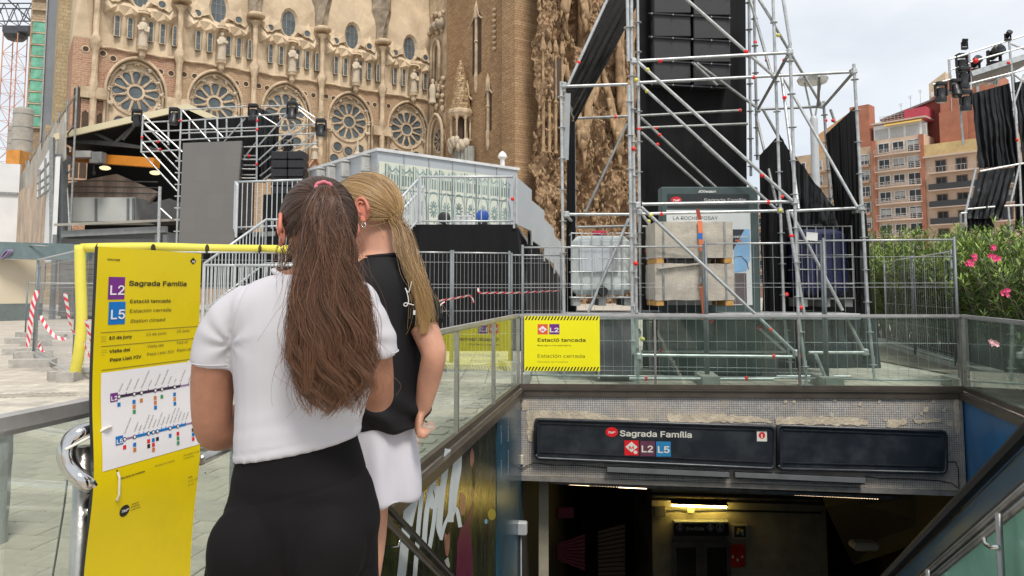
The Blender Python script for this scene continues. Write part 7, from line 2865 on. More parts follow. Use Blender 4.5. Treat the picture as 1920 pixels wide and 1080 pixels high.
def route(x0, y0, x1, stops, solid, names, mat, sq_mat, lab, sqx, endsq, cap):
 a0 = hs(x0, y0)
 uw_ = lambda x: (hs(x, y0) - a0).dot(us)
 z = a0.z
 P_ = lambda u, dz=0: a0 + us * u + UP * dz
 th = .0038
 u0, u1, u2, u3 = uw_(x0), uw_(solid[0]), uw_(solid[1]), uw_(x1)
 LT = D.materials.get('pale route') or M('pale route', (.30, .2, .34), .4)
 m_ = MB()
 for (p, q) in ((u0, u1), (u2, u3)):
  if q - p > .002:
   m_.poly([P_(p, -th * .7), P_(q, -th * .7), P_(q, th * .7), P_(p, th * .7)])
 if len(m_.v): onsign(m_, 'pale_route', LT, on2)
 m_ = MB().poly([P_(u1, -th), P_(u2, -th), P_(u2, th), P_(u1, th)])
 onsign(m_, 'route_line', mat, on2)
 tm, bm, wm = MB(), MB(), MB()
 rr = random.Random(int(x0))
 cols = [REDM, BLUEL, M('map green', (.05, .3, .1), .5) if 'map green' not in D.materials else D.materials['map green'], M('map orange', (.6, .2, .03), .5) if 'map orange' not in D.materials else D.materials['map orange'], INK]
 d1 = (us * .52 + UP * .854)
 d2 = (us * -.854 + UP * .52)
 for k, x in enumerate(stops):
  u = uw_(x)
  tm.text(names[k], P_(u + .003, .013), d1, d2, .0068, None, 0, 0, ext=0)
  big = k in cap
  m_ = MB()
  if big:
   bm.disc(P_(u), .0062, us, UP, 10)
   wm.disc(P_(u), .0040, us, UP, 10)
   for q in range(1 + (k % 3)):
    sz = .0055
    c = P_(u, -.022 - q * .014)
    m2 = MB().poly([c - us * sz - UP * sz, c + us * sz - UP * sz, c + us * sz + UP * sz, c - us * sz + UP * sz])
    onsign(m2, 'transfer_mark', cols[rr.randrange(5)], on2)
  else:
   m2 = MB().poly([P_(u - .0012, 0), P_(u + .0012, 0), P_(u + .0012, .009), P_(u - .0012, .009)])
   onsign(m2, 'stop_tick', mat, on2)
 onsign(tm, 'stop_names', GREYPR, on2)
 onsign(bm, 'stop_rings', INK, on2 + .0006)
 onsign(wm, 'stop_dots', WPRINT, on2 + .0012)
 for x in (sqx, endsq):
  if x is None: continue
  u = uw_(x)
  w = .013
  m2 = MB().poly([P_(u - w, -.012), P_(u + w, -.012), P_(u + w, .012), P_(u - w, .012)])
  onsign(m2, 'line_square', sq_mat, on2)
  t2 = MB().text(lab, P_(u - w * .8, -.008), us, UP, .016, w * 1.6, .02, ext=0)
  onsign(t2, 'line_number', WPRINT, on2 + .001)


C2x = lambda v: 170 + v / 5.686
route(C2x(285), 743.5, C2x(1035), [C2x(v) for v in (287, 365, 447, 525, 600, 672, 742, 810, 877, 940, 1030)], (C2x(285), C2x(940)),
      ['Paral·lel', 'Sant Antoni', 'Universitat', 'Passeig de Gràcia', 'Tetuan', 'Monumental', 'Sagrada Família', 'Encants', 'Clot', 'Bac de Roda', 'Badalona Pompeu Fabra'], DARKL, PURP, 'L2', 211.5, 359, (0, 2, 3, 5, 6, 8))
route(C2x(312), 823, C2x(1040), [C2x(v) for v in (314, 420, 470, 520, 568, 618, 662, 710, 755, 797, 840, 880, 925, 965, 1040)], (C2x(420), C2x(965)),
      ['Cornellà Centre', 'Collblanc', 'Badal', 'Plaça de Sants', 'Sants Estació', 'Entença', 'Hospital Clínic', 'Diagonal', 'Verdaguer', 'Sagrada Família', 'Camp de l’Arpa', 'La Sagrera', 'Congrés', 'Maragall', 'Virrei Amat'], BLUEL, BLUEL, 'L5', 216, None, (0, 1, 4, 5, 6, 9, 11, 14))
onsign(wht, 'white_lettering', WPRINT, .0022)
# cable ties through punched holes
for (x, y) in ((209, 882), (209.5, 937.5), (202, 799), (377, 886)):
 a = hs(x, y)
 m_ = MB().disc(a, .0028, us, UP, 10)
 onsign(m_, 'punched_hole', INK, .0014)
TIE = M('white cable tie', (.7, .68, .62), .45)
a, b = hs(209, 884), hs(209.5, 937)
m_ = MB().path([a + ns * .001, a.lerp(b, .2) + ns * .007, a.lerp(b, .8) + ns * .007, b + ns * .001], .0032, 6)
onsign(m_, 'cable_tie', TIE, 0.002)
a = hs(202, 799)
m_ = MB().path([a + ns * .002, a + ns * .006 - us * .02, a - us * .05 - UP * .02 - ns * .02, a - us * .10 - UP * .045 - ns * .05], .0036, 6)
onsign(m_, 'cable_tie', TIE, .002)

# --- polished handrail loop and post behind the board
hl_ = thing('steel_handrail', 'polished steel handrail ending in a loop beside the yellow board', 'handrail', (SP0.x - .1, SP0.y, 0))
Yh = 2.02
lp_ = [at(440, 830, 3.05), at(360, 838, 2.75), at(250, 828, 2.3), at(192, 806, Yh + .06), at(158, 810, Yh), at(134, 824, Yh - .02), at(124, 848, Yh - .03), at(130, 872, Yh - .03), at(144, 891, Yh - .03), at(164, 906, Yh - .02), at(188, 917, Yh + .06), at(215, 922, Yh + .2), at(260, 926, Yh + .42)]
MB().path(smooth_pts([tuple(p) for p in lp_], 6), .0225, 14).build('loop_rail', CHROME, hl_, True)
pt_ = at(158, 830, Yh + .02)
pb_ = at(150, 1080, Yh + .02)
MB().path([pt_ + UP * -.01, V((pt_.x, pt_.y, 0))], .0235, 14).build('post', STEEL, hl_, True)
MB().path([at(162, 958, Yh - .01), at(182, 961, Yh + .06), at(215, 955, Yh + .25)], .008, 8).build('bracket', CHROME, hl_, True)
m_ = MB()
m_.path(smooth_pts([tuple(at(x, y, 2.25)) for x, y in ((127, 895), (120, 950), (112, 1000), (104, 1050), (98, 1085), (80, 1200))], 4), .0028, 6)
tag(m_.build('thin_cable', GALV_DK, None, True), 'thin grey cable hanging down beside the polished handrail post', 'cable')
# long straight rail on to the wall behind the women
hr2 = thing('steel_handrail', 'polished steel rail seen between the yellow board and the white T-shirt', 'handrail', (-1.0, 2.6, 0))
MB().path([at(376, 862, 2.62), at(470, 818, 3.4)], .02, 12).build('rail', STEEL, hr2, True)
p_ = at(440, 834, 3.1)
MB().tube(p_, V((p_.x, p_.y, 0)), .018, 10).build('post', STEEL, hr2, True)

# --- yellow closed notice on the back glass
NP = C1 + bn * .062
hn = lambda x, y: hit(x, y, NP, bn)
nt = thing('closed_notice', 'bright yellow closed notice with hazard stripes taped to the glass railing', 'notice', tuple(hn(984, 696)))
a, b, c, d = hn(983, 696), hn(1125, 695), hn(1122, 592), hn(982, 593.5)
for p in (a, d): pass
x0_, x1_ = (a - NP).dot(bx), (b - NP).dot(bx)
z0_, z1_ = (a.z + b.z) / 2, (c.z + d.z) / 2
Q = lambda u, v, e=0: NP + bx * u + UP * (v - NP.z) + bn * e
MB().prism([Q(x0_, z0_), Q(x1_, z0_), Q(x1_, z1_), Q(x0_, z1_)], bn * .004).build('yellow_sheet', YELB, nt)
MB().prism([Q(x0_, z0_, -.002), Q(x1_, z0_, -.002), Q(x1_, z1_, -.002), Q(x0_, z1_, -.002)], bn * .001).build('back_print', YELB, nt)
sh_ = .052
for zz in (z0_ + .004, z1_ - sh_ - .004):
 n = 23
 pitch = (x1_ - x0_ - .02) / n
 for k in range(n):
  u = x0_ + .008 + k * pitch
  m_ = MB().poly([Q(u, zz, .0048), Q(u + pitch * .45, zz, .0048), Q(u + pitch * .45 + .026, zz + sh_, .0048), Q(u + .026, zz + sh_, .0048)])
  m_.build('hazard_stripe', INK, nt)


def ntxt(mb, s, x0, y0, x1, h, bold=0, sh=0, e=.0050, HN=hn, dep=10.2):
 o, e2 = HN(x0, y0), HN(x1, y0)
 mb.text(s, o, bx, UP, h * dep / FPX, (e2 - o).dot(bx), bold, sh, ext=0)
 return mb


def nquad(x0, y0, x1, y1, name, mat, par, HN=hn, e=.0048):
 a, d = HN(x0, y0), HN(x1, y1)
 u0, u1 = (a - C1).dot(bx), (d - C1).dot(bx)
 off = (a - C1).dot(bn)
 P_ = lambda u, z: C1 + bx * u + UP * z + bn * (off + e)
 return MB().poly([P_(u0, d.z), P_(u1, d.z), P_(u1, a.z), P_(u0, a.z)]).build(name, mat, par)


def shift(mb, v):
 mb.v = [tuple(V(p) + v) for p in mb.v]
 return mb


shift(ntxt(MB(), 'Estació tancada', 1008, 640.5, 1098, 8.6, .018), bn * .005).build('black_lettering', M('brown black ink', (.05, .04, .0), .5), nt)
mm = MB()
ntxt(mm, 'Disculpeu les molèsties', 1008, 649, 1070, 4.0, .01)
ntxt(mm, 'Estación cerrada', 1008, 670.5, 1096.5, 8.8)
shift(mm, bn * .005).build('thin_lettering', M('thin olive ink', (.10, .085, .0), .5), nt)
shift(ntxt(MB(), 'Disculpen las molestias', 1008, 679.5, 1065, 3.8), bn * .005).build('pale_lettering', M('pale olive ink', (.3, .26, .0), .5), nt)
nquad(1008, 607.7, 1027, 627, 'metro_square', ORANGER, nt)
nquad(1029.8, 607.5, 1049, 627, 'line_square', PURP, nt)


def diamond(cx, cy, rx, ry, name, mat, par, HN, e, rot=0):
 c = HN(cx, cy)
 wx = abs((HN(cx + rx, cy) - c).dot(bx))
 wz = abs((HN(cx, cy + ry) - c).z)
 c = c + bn * e
 return MB().poly([c - bx * wx, c - UP * wz, c + bx * wx, c + UP * wz]).build(name, mat, par)


diamond(1017.5, 617.5, 8.2, 6.6, 'metro_diamond', WPRINT, nt, hn, .0054)
shift(ntxt(MB(), 'M', 1014.6, 620, 1020.4, 5.2, .03), bn * .006).build('metro_letter', ORANGER, nt)
shift(ntxt(MB(), 'L2', 1031, 622.5, 1047.5, 11, .02), bn * .0056).build('line_number', WPRINT, nt)

# --- station name boxes on the lintel
BOXM = M('dark blue black sign box', (.018, .022, .028), .35, 0, .15, 3, dirt=((.05, .055, .06), .5, 3))
FRAMEM = M('grey black sign frame', (.03, .034, .04), .3, .3, .15, 4, dirt=((.08, .085, .09), .4, 5))
BP = C1 + bn * .10
hb_ = lambda x, y: hit(x, y, BP, bn)


def signbox(label, x0, y0, x1, y1, x2, y2, x3, y3):
 """corners: top left, top right, bottom right, bottom left"""
 c = [hb_(x3, y3), hb_(x2, y2), hb_(x1, y1), hb_(x0, y0)]
 t_ = thing('station_sign', label, 'sign', tuple(c[0]), group='dark sign boxes over the station entrance')
 cen = (c[0] + c[1] + c[2] + c[3]) / 4
 MB().prism([p - bn * .002 for p in c], -bn * .085).build('sign_body', BOXM, t_)
 rim = [p + (cen - p).normalized() * .0 for p in c]
 # rounded frame
 fr = []
 r = .05
 for i in range(4):
  p, pr, nx = rim[i], rim[i - 1], rim[(i + 1) % 4]
  d0, d1 = (pr - p).normalized(), (nx - p).normalized()
  for t in (0, .33, .66, 1):
   q = p + d0 * (r * (1 - t)) + d1 * (r * t)
   q = q + (p - q) * (.35 * (1 - abs(2 * t - 1)))
   fr.append(q)
 MB().path(fr + fr[:1], .022, 8).build('sign_frame', FRAMEM, t_, True)
 inn = [p + (cen - p).normalized() * .0 for p in rim]
 k0 = [V(p) for p in c]
 uu = [k0[0] + bx * .07 + UP * .085, k0[1] - bx * .07 + UP * .085]
 MB().beam(uu[0] + bn * .006, uu[1] + bn * .006, .012, .012).build('inner_lip', FRAMEM, t_)
 uu = [k0[3] + bx * .07 - UP * .05, k0[2] - bx * .07 - UP * .05]
 MB().beam(uu[0] + bn * .006, uu[1] + bn * .006, .012, .012).build('inner_lip', FRAMEM, t_)
 return t_


s1 = signbox('dark station name box with white lettering over the metro entrance', 1004, 786, 1452, 800, 1452, 879, 1004, 859)
s2 = signbox('blank dark sign box next to the station name box', 1459, 798, 1774, 809, 1774, 887, 1459, 879)
CREAMW = M('cream white sign letters', (.68, .66, .58), .45, 0, .04, 6)


def sloped(mb, x0, y0, x1, y1):
 """tilt lettering so that its baseline runs from one sighting to the other"""
 a, b = hb_(x0, y0), hb_(x1, y1)
 k = (b.z - a.z) / (b - a).dot(bx)
 mb.v = [tuple(V(p) + UP * (k * (V(p) - a).dot(bx))) for p in mb.v]
 return mb


shift(sloped(ntxt(MB(), 'Sagrada Família', 1162.3, 817.5, 1297, 14.2, .016, HN=hb_, dep=10.15), 1162, 817.5, 1297, 820.5), bn * .003).build('station_name', CREAMW, s1)
c = hb_(1147, 810)
MB().disc(c + bn * .002, (.083, .066), bx, UP, 24).build('red_badge', REDM, s1)
shift(ntxt(MB(), 'TMB', 1140, 812.6, 1154, 5, .03, .25, HN=hb_, dep=10.15), bn * .003).build('badge_lettering', CREAMW, s1)
nquad(1170.7, 825.6, 1197.5, 853.9, 'metro_square', REDM, s1, hb_, .002)
nquad(1200.2, 826.7, 1228, 855, 'line_square', M('faded wine square', (.13, .035, .07), .5, 0, .1, 9), s1, hb_, .002)
nquad(1230, 827.7, 1258, 856.2, 'line_square', M('sky blue square', (.02, .20, .42), .5, 0, .06, 9), s1, hb_, .002)
diamond(1184, 838, 11.5, 10, 'metro_diamond', CREAMW, s1, hb_, .0026)
shift(ntxt(MB(), 'M', 1179.5, 842, 1188.5, 8, .02, HN=hb_, dep=10.15), bn * .0032).build('metro_letter', REDM, s1)
c = hb_(1191.5, 848)
MB().disc(c + bn * .0026, (.028, .022), bx, UP, 14).build('small_badge', CREAMW, s1)
shift(ntxt(MB(), 'L2', 1203, 847.5, 1224.5, 16, .02, HN=hb_, dep=10.15), bn * .003).build('line_number', CREAMW, s1)
shift(ntxt(MB(), 'L5', 1233.5, 848.7, 1255.5, 16, .02, HN=hb_, dep=10.15), bn * .003).build('line_number', CREAMW, s1)
nquad(1418.8, 808.3, 1438.2, 827.6, 'info_sticker', CREAMW, s1, hb_, .002)
c = hb_(1428.5, 816.3)
MB().disc(c + bn * .0026, .044, bx, UP, 18).build('info_circle', REDM, s1)
shift(ntxt(MB(), 'i', 1426.8, 820.5, 1430.2, 8.4, .03, HN=hb_, dep=10.15), bn * .0034).build('info_letter', CREAMW, s1)
# unlit light battens under the sign boxes
for (x0, y0, x1, y1, lab) in ((1138, 879, 1366, 889, 'grey light batten under the station name box'), (1377, 889, 1620, 900, 'grey light batten under the blank sign box')):
 a, b = hit(x0, y0, C1 + bn * .07, bn), hit(x1, y1, C1 + bn * .07, bn)
 t_ = thing('light_batten', lab, 'light batten', tuple(a), group='unlit battens below the sign boxes')
 MB().beam(a, b, .09, .06).build('batten_body', M('grey batten', (.16, .165, .17), .45, .2, .1, 4) if 'grey batten' not in D.materials else D.materials['grey batten'], t_)
 MB().beam(a - UP * .04, b - UP * .04, .06, .02).build('batten_tube', DARKMET, t_)

# --- concourse fittings
WARMTUBE = M('warm lit tube', (.8, .7, .5), .4, emit=((1.0, .72, .42), 5.0))
YTUBE = M('yellow lit tube', (.8, .7, .3), .4, emit=((1.0, .72, .16), 38.0))
YI = 11.6
t_ = thing('ceiling_strip_light', 'long ceiling strip light just inside the station entrance, partly lit', 'strip light', tuple(at(1360, 920, YI)))
I = lambda x, y, Y=YI: at(x, y, Y)
MB().beam(I(1032, 903), I(1684, 933), .08, .05).build('light_rail', GALV_DK, t_)
MB().beam(I(1067, 907.5), I(1105, 909.5), .03, .02).build('lit_tube', WARMTUBE, t_)
MB().beam(I(1160, 912.5), I(1212, 915), .03, .024).build('lit_tube', WARMTUBE, t_)
for k in range(10):
 x = 1107 + k * 5.3
 MB().beam(I(x, 909.7 + k * .27), I(x + 2.4, 909.8 + k * .27), .03, .012).build('lit_slot', WARMTUBE, t_)
for k in range(32):
 x = 1490 + k * 4.95
 MB().beam(I(x, 927.3 + k * .235), I(x + 2.4, 927.4 + k * .235), .03, .014).build('lit_slot', WARMTUBE, t_)
t_ = thing('wall_lamp', 'yellow lit fluorescent lamp over the lift door', 'lamp', tuple(at(1310, 948, LY - .2)))
Lw = lambda x, y, e=.0: at(x, y, LY - e)
MB().beam(Lw(1258, 942, .18), Lw(1364, 945.5, .18), .1, .05).build('lamp_housing', DARKMET, t_)
MB().path([Lw(1260, 947.5, .2), Lw(1362, 951, .2)], .02, 8).build('lamp_tube', YTUBE, t_, True)
MB().bbox(Lw(1295, 957, .05), (.14, .08, .1), .01).build('lamp_box', M('cream box', (.55, .5, .35), .5), t_)
t_ = thing('cable_box', 'grey box and black conduit on the concourse wall beside the lamp', 'box', tuple(Lw(1236, 958)))
MB().bbox(Lw(1237, 959, .06), (.25, .12, .2), .01).build('box_body', M('grey painted box', (.2, .19, .16), .6), t_)
MB().path([Lw(1248, 958, .03), Lw(1270, 955, .03), Lw(1290, 958, .03), Lw(1340, 956, .03), Lw(1540, 962, .03)], .02, 6).build('conduit', BLACKRUB, t_)
for (y, Y) in ((925, .3), (935, .1), (893, .6)):
 MB().beam(Lw(1222, y, Y), Lw(1560, y + 10, Y), .06, .05).build('conduit', DARKWALL, t_)
ld = thing('lift_door', 'steel lift door with black exit header in the concourse', 'lift', tuple(Lw(1312, 1060)))
a, b = Lw(1262, 1002), Lw(1363, 1002)
W = b.x - a.x
cx_ = (a.x + b.x) / 2
MB().box((cx_, LY - .03, (a.z + FLOOR_Z) / 2), (W, .06, a.z - FLOOR_Z)).build('door_frame', M('grey lift steel', (.16, .155, .14), .4, .5, .15, 3), ld)
for s in (-1, 1):
 MB().box((cx_ + s * .33, LY - .075, (a.z - .12 + FLOOR_Z) / 2), (.6, .03, a.z - .12 - FLOOR_Z)).build('door_leaf', D.materials['grey lift steel'], ld)
 MB().box((cx_ + s * .33, LY - .095, a.z - .85), (.42, .02, 1.2)).build('leaf_window', M('black leaf glass', (.01, .01, .01), .15) if 'black leaf glass' not in D.materials else D.materials['black leaf glass'], ld)
 MB().box((cx_ + s * .33 - .1, LY - .11, a.z - 1.05), (.1, .01, .3)).build('leaf_sticker', M('pale sticker', (.45, .42, .34), .5) if 'pale sticker' not in D.materials else D.materials['pale sticker'], ld)
h0_, h1_ = Lw(1262, 1001), Lw(1363, 976)
MB().box((cx_, LY - .08, (h0_.z + h1_.z) / 2), (W, .1, h1_.z - h0_.z)).build('header_sign', BLACKPL, ld)
MB().box((cx_, LY - .1, h1_.z + .015), (W, .16, .03)).build('header_ledge', GALV, ld)
GP = M('dim grey print', (.5, .5, .46), .5)
MB().text('Sortida', Lw(1286, 994, .135), (1, 0, 0), (0, 0, 1), 8 * LY / FPX, (Lw(1320, 990) - Lw(1286, 990)).x, .02).build('header_lettering', GP, ld)
for x in (1275, 1332, 1350):
 c = Lw(x, 989, .133)
 m_ = MB()
 m_.ring(c, .07, .085, X, Z, 4 if x != 1350 else 12, (0, -.003, 0))
 m_.ball(c + V((0, 0, .03)), .02, 6, 4)
 m_.box(c + V((0, 0, -.02)), (.05, .004, .05))
 m_.build('header_symbol', GP, ld)
t_ = thing('framed_notice', 'small black framed notice with coloured shapes beside the lift', 'notice', tuple(Lw(1387, 996)))
c = Lw(1387, 996, .03)
MB().box(c, (.32, .03, .3)).build('frame', M('pale frame', (.4, .38, .32), .5), t_)
MB().box(c + V((0, -.018, 0)), (.25, .01, .23)).build('black_field', BLACKPL, t_)
for dx, dz, col in ((-.03, .04, (.5, .35, .03)), (.04, .02, (.4, .4, .35)), (.05, -.05, (.1, .25, .35)), (-.05, -.03, (.3, .3, .28))):
 MB().box(c + V((dx, -.026, dz)), (.06, .006, .06)).build('coloured_shape', M('notice shape', col, .5), t_)
t_ = thing('fire_cabinet', 'red fire hose cabinet on the concourse wall below the notice', 'fire cabinet', tuple(Lw(1382, 1042)))
MB().bbox(Lw(1382, 1042, .06), (.32, .12, .44), .01).build('cabinet_body', M('fire red', (.45, .02, .015), .4), t_)
for k in range(3):
 MB().box(Lw(1374 + k * 9, 1044 + (k % 2) * 6, .125), (.04, .006, .05 if k else .06)).build('white_mark', WPRINT, t_)
# lit panels behind roller grilles down in the left corridor
PINK = M('dim pink lit panel', (.05, .01, .018), .6, emit=((.75, .10, .20), .006))
PINKD = M('dim brown lit panel', (.06, .04, .025), .6, emit=((.4, .25, .14), .004))
for (quad, mat, lab, n) in ((((1045, 1020), (1097, 1001), (1097, 1072), (1045, 1050)), PINK, 'pink lit panel behind a roller grille in the dark corridor', 9), (((1122, 995), (1172, 982), (1172, 1080), (1122, 1080)), PINKD, 'dim brown lit panel behind a roller grille in the dark corridor', 11)):
 Yq = 15.0
 q = [at(x, y, Yq) for x, y in quad]
 t_ = thing('lit_grille', lab, 'lit panel', tuple(q[3]))
 for k in range(n):
  a0, b0 = q[0].lerp(q[3], (k + .12) / n), q[1].lerp(q[2], (k + .12) / n)
  a1, b1 = q[0].lerp(q[3], (k + .8) / n), q[1].lerp(q[2], (k + .8) / n)
  MB().prism([a1, b1, b0, a0], (0, .03, 0)).build('lit_slat', mat, t_)
t_ = thing('red_sign', 'small dim red lit sign high in the dark corridor', 'sign', tuple(at(1060, 960, 15)))
a, b = at(1046, 970, 15), at(1075, 952, 15)
MB().box(((a.x + b.x) / 2, 15, (a.z + b.z) / 2), (b.x - a.x, .08, b.z - a.z)).build('sign_face', PINK, t_)
# plain post at the entrance corner
t_ = thing('corner_post', 'dull steel post just inside the station entrance by the teal wall', 'post', tuple(at(1018, 900, 10.9)))
a, b = at(1019, 886, 10.9), at(1019, 1300, 10.9)
MB().beam(a, b, .14, .14, (0, 1, 0)).build('post_body', OLIVE, t_)
t_ = thing('sloped_soffit', 'dark sloped soffit with pale fitting beyond the lift wall', 'soffit', tuple(at(1620, 1000, 14)))
MB().prism([at(1548, 950, 15), at(1750, 915, 12.5), at(1750, 1010, 12.5), at(1600, 1060, 15)], (0, .2, .2)).build('soffit_panel', DARKWALL, t_)
MB().bbox(at(1620, 1022, 13.6), (.45, .3, .14), .04).build('pale_fitting', M('pale fitting', (.4, .38, .33), .5), t_)
# grey block added in place of a soft reflection in the left-hand glass
t_ = thing('reflection_block', 'grey block standing in for a soft reflection in the railing glass', 'reflection block', (-2.75, 3.75, 0))
m_ = MB()
bumpy_box(m_, (-.50, .15, .31), (1.0, .5, .62), rotz(-.1), .015, (6, 4, 5), 2)
m_.build('block_body', M('grey reflection tone', (.31, .315, .31), .6, 0, .12, 3, .2, 60, dirt=((.14, .14, .135), .5, 1.5)), t_, False, True)
# ================================================================== OLEANDERS
LEAF = [M('oleander leaf', (.125, .205, .04), .45, 0, .2, 3, spec=.4), M('young oleander leaf', (.25, .35, .065), .45, 0, .2, 3, spec=.4), M('old oleander leaf', (.07, .135, .035), .5, 0, .2, 3, spec=.4)]
BARK = M('oleander stem', (.12, .10, .07), .8, 0, .2, 5)
PETAL = M('pink oleander petal', (.72, .06, .20), .5, 0, .1, 8)


def leaf_geo(L, w):
 return ([(0, 0, 0), (L * .35, w, .01 * L), (L * .35, -w, .01 * L), (L * .75, w * .7, -.03 * L), (L * .75, -w * .7, -.03 * L), (L, 0, -.09 * L), (L * .4, 0, -.035 * L), (L * .75, 0, -.06 * L)],
   [(0, 6, 1), (0, 2, 6), (1, 6, 7, 3), (6, 2, 4, 7), (3, 7, 5), (7, 4, 5)])


leaf_mesh = []
for k in range(3):
 v_, f_ = leaf_geo(.145, .0125)
 mb = MB().add(v_, f_)
 o_ = mb.build('leaf', LEAF[k])
 leaf_mesh.append(o_.data)
 D.objects.remove(o_)
lv, lf = leaf_geo(1.0, .086)
lv = np.array(lv)


def oleander(label, cx, cy, rad, h, nstem, seed, nparts=0, lsize=.14, z0=0.03):
 rr = random.Random(seed)
 t_ = thing('oleander_bush', label, 'shrub', (cx, cy, z0), 0, 'oleander bushes beyond the railing')
 stems = MB()
 geo = [([], []), ([], []), ([], [])]
 tips = []
 left = nparts
 for s in range(nstem):
  a = rr.uniform(0, 2 * PI)
  q = rad * math.sqrt(rr.random())
  hh = h * (1 - .28 * (q / rad) ** 2) * rr.uniform(.72, 1.0)
  base = V((math.cos(a) * q * .35, math.sin(a) * q * .35, 0))
  tip = V((math.cos(a) * q, math.sin(a) * q, hh))
  mid = base.lerp(tip, .5) + V((rr.uniform(-.08, .08), rr.uniform(-.08, .08), .05))
  pts = [base, mid, tip]
  stems.path(pts, [.011, .008, .004], 5)
  tips.append(tip)
  n = int(hh / .07)
  for k in range(n):
   t = .18 + .82 * (k + rr.random()) / n
   p = base.lerp(mid, t * 2) if t < .5 else mid.lerp(tip, t * 2 - 1)
   for q2 in range(3):
    az = rr.uniform(0, 2 * PI)
    el = rr.uniform(-.2, .95) if t < .93 else rr.uniform(.4, 1.3)
    d = V((math.cos(az) * math.cos(el), math.sin(az) * math.cos(el), math.sin(el)))
    L = lsize * rr.uniform(.7, 1.15)
    kk = 1 if (t > .85 and rr.random() < .65) else (2 if rr.random() < .35 else 0)
    sdv = d.cross(V((0, 0, 1)))
    if sdv.length < .05: sdv = V((1, 0, 0))
    sdv.normalize()
    u = sdv.cross(d)
    if left > 0 and d.y < .3 and t > .5 and p.y < .2 and rr.random() < .7:
     o = D.objects.new('leaf', leaf_mesh[kk])
     COL.objects.link(o)
     o.parent = t_
     o.matrix_local = Matrix.Translation(p) @ (basis(d, sdv, u).to_4x4()) @ Matrix.Scale(L / .145, 4)
     left -= 1
    else:
     vs, fs = geo[kk]
     b = len(vs)
     R = np.array((d, sdv, u)).T
     P = (lv * L) @ R.T + np.array(p)
     vs.extend(map(tuple, P))
     fs.extend([tuple(i + b for i in f) for f in lf])
 for k, (vs, fs) in enumerate(geo):
  if vs:
   o = MB().add(vs, fs).build('foliage', LEAF[k], t_, False, True)
   o['kind'] = 'stuff'
 o = stems.build('stems', BARK, t_, True, True)
 return t_, tips


near = [(6.75, 8.9, .85, 2.2, 100, 'oleander bush with pink flowers behind the corner of the glass railing', 250), (7.6, 8.0, .8, 2.15, 90, 'oleander bush at the frame edge nearest the camera', 200), (7.3, 10.3, .9, 2.35, 95, 'oleander bush behind the pink flowers beside the fence end', 120), (8.6, 9.6, .95, 2.4, 75, 'oleander bush with long leaves right at the frame edge', 0), (6.5, 7.4, .55, .95, 40, 'low oleander shoots behind the side glass railing', 60), (6.35, 8.5, .6, 1.15, 50, 'knee-high oleander shoots below the pink flowers behind the side glass', 0), (6.95, 9.9, .65, 1.4, 50, 'short oleander bush right behind the corner post of the railing', 0)]
for k, (x, y, r, h, n, lab, npt) in enumerate(near):
 oleander(lab, x, y, r, h, n, 50 + k, npt)
far = [(8.17, 12.3, 0.8, 2.5, 71), (8.56, 13.4, 0.9, 2.65, 71), (8.92, 14.8, 0.9, 2.75, 71), (9.34, 16.2, 1.0, 2.85, 71), (9.75, 17.8, 1.0, 3.0, 71), (10.17, 19.4, 1.0, 3.1, 71), (10.64, 21.2, 1.1, 3.25, 71), (11.06, 23.2, 1.1, 3.4, 71), (10.11, 13.8, 1.1, 2.9, 71), (10.68, 15.6, 1.1, 3.0, 71), (11.2, 17.6, 1.2, 3.1, 71), (11.88, 20.2, 1.2, 3.25, 71)]
flab = ['first oleander bush of the kerb row, just behind the end post of the front fence', 'second oleander bush of the row along the kerb fence', 'third oleander bush of the row along the kerb fence', 'fourth oleander bush of the row, behind the middle of the kerb fence', 'fifth oleander bush of the row along the kerb fence', 'sixth oleander bush of the row, below the peach house', 'seventh oleander bush of the row, below the curved balconies', 'farthest oleander bush of the row beside the pleated black cloth', 'oleander bush of the back row nearest the frame edge', 'oleander bush of the back row under the hanging grey drape', 'oleander bush of the back row below the low net skirt', 'farthest oleander bush of the back row, before the peach house']
for k, (x, y, r, h, n) in enumerate(far):
 oleander(flab[k], x, y, r, h, n, 80 + k, 0, .17)
# flower heads
for k, (px, py, Y, s, lab) in enumerate(((1817, 495, 8.2, .075, 'cluster of pink oleander flowers lowest of the group'), (1830, 482, 8.3, .05, 'small pink oleander flower cluster'), (1858, 480, 8.2, .06, 'pink oleander flower cluster under the topmost one'), (1863, 466, 8.25, .05, 'topmost pink oleander flower cluster'), (1866, 486, 8.15, .06, 'pink oleander flower cluster just right of the middle'), (1884, 548, 7.9, .06, 'reddish oleander flower by the frame edge above the glass'), (1863, 643, 7.4, .05, 'pale pink oleander flower seen through the side glass'))):
 c = at(px, py, Y)
 t_ = thing('oleander_flower', lab, 'flower', tuple(c), 0, 'oleander flowers')
 rr = random.Random(k)
 for q in range(5):
  cc = V((rr.uniform(-s, s), rr.uniform(-.03, .03), rr.uniform(-s, s) * .7)) * .7
  for w in range(5):
   a = w * 2 * PI / 5 + rr.random()
   d = V((math.cos(a), -.45, math.sin(a)))
   m_ = MB()
   sd_ = V((-math.sin(a), 0, math.cos(a)))
   m_.poly([cc, cc + d * .016 + sd_ * .011, cc + d * .03, cc + d * .016 - sd_ * .011])
   m_.build('petal', PETAL if k != 6 else M('pale pink petal', (.7, .4, .42), .5) if 'pale pink petal' not in D.materials else D.materials['pale pink petal'], t_, False, True)
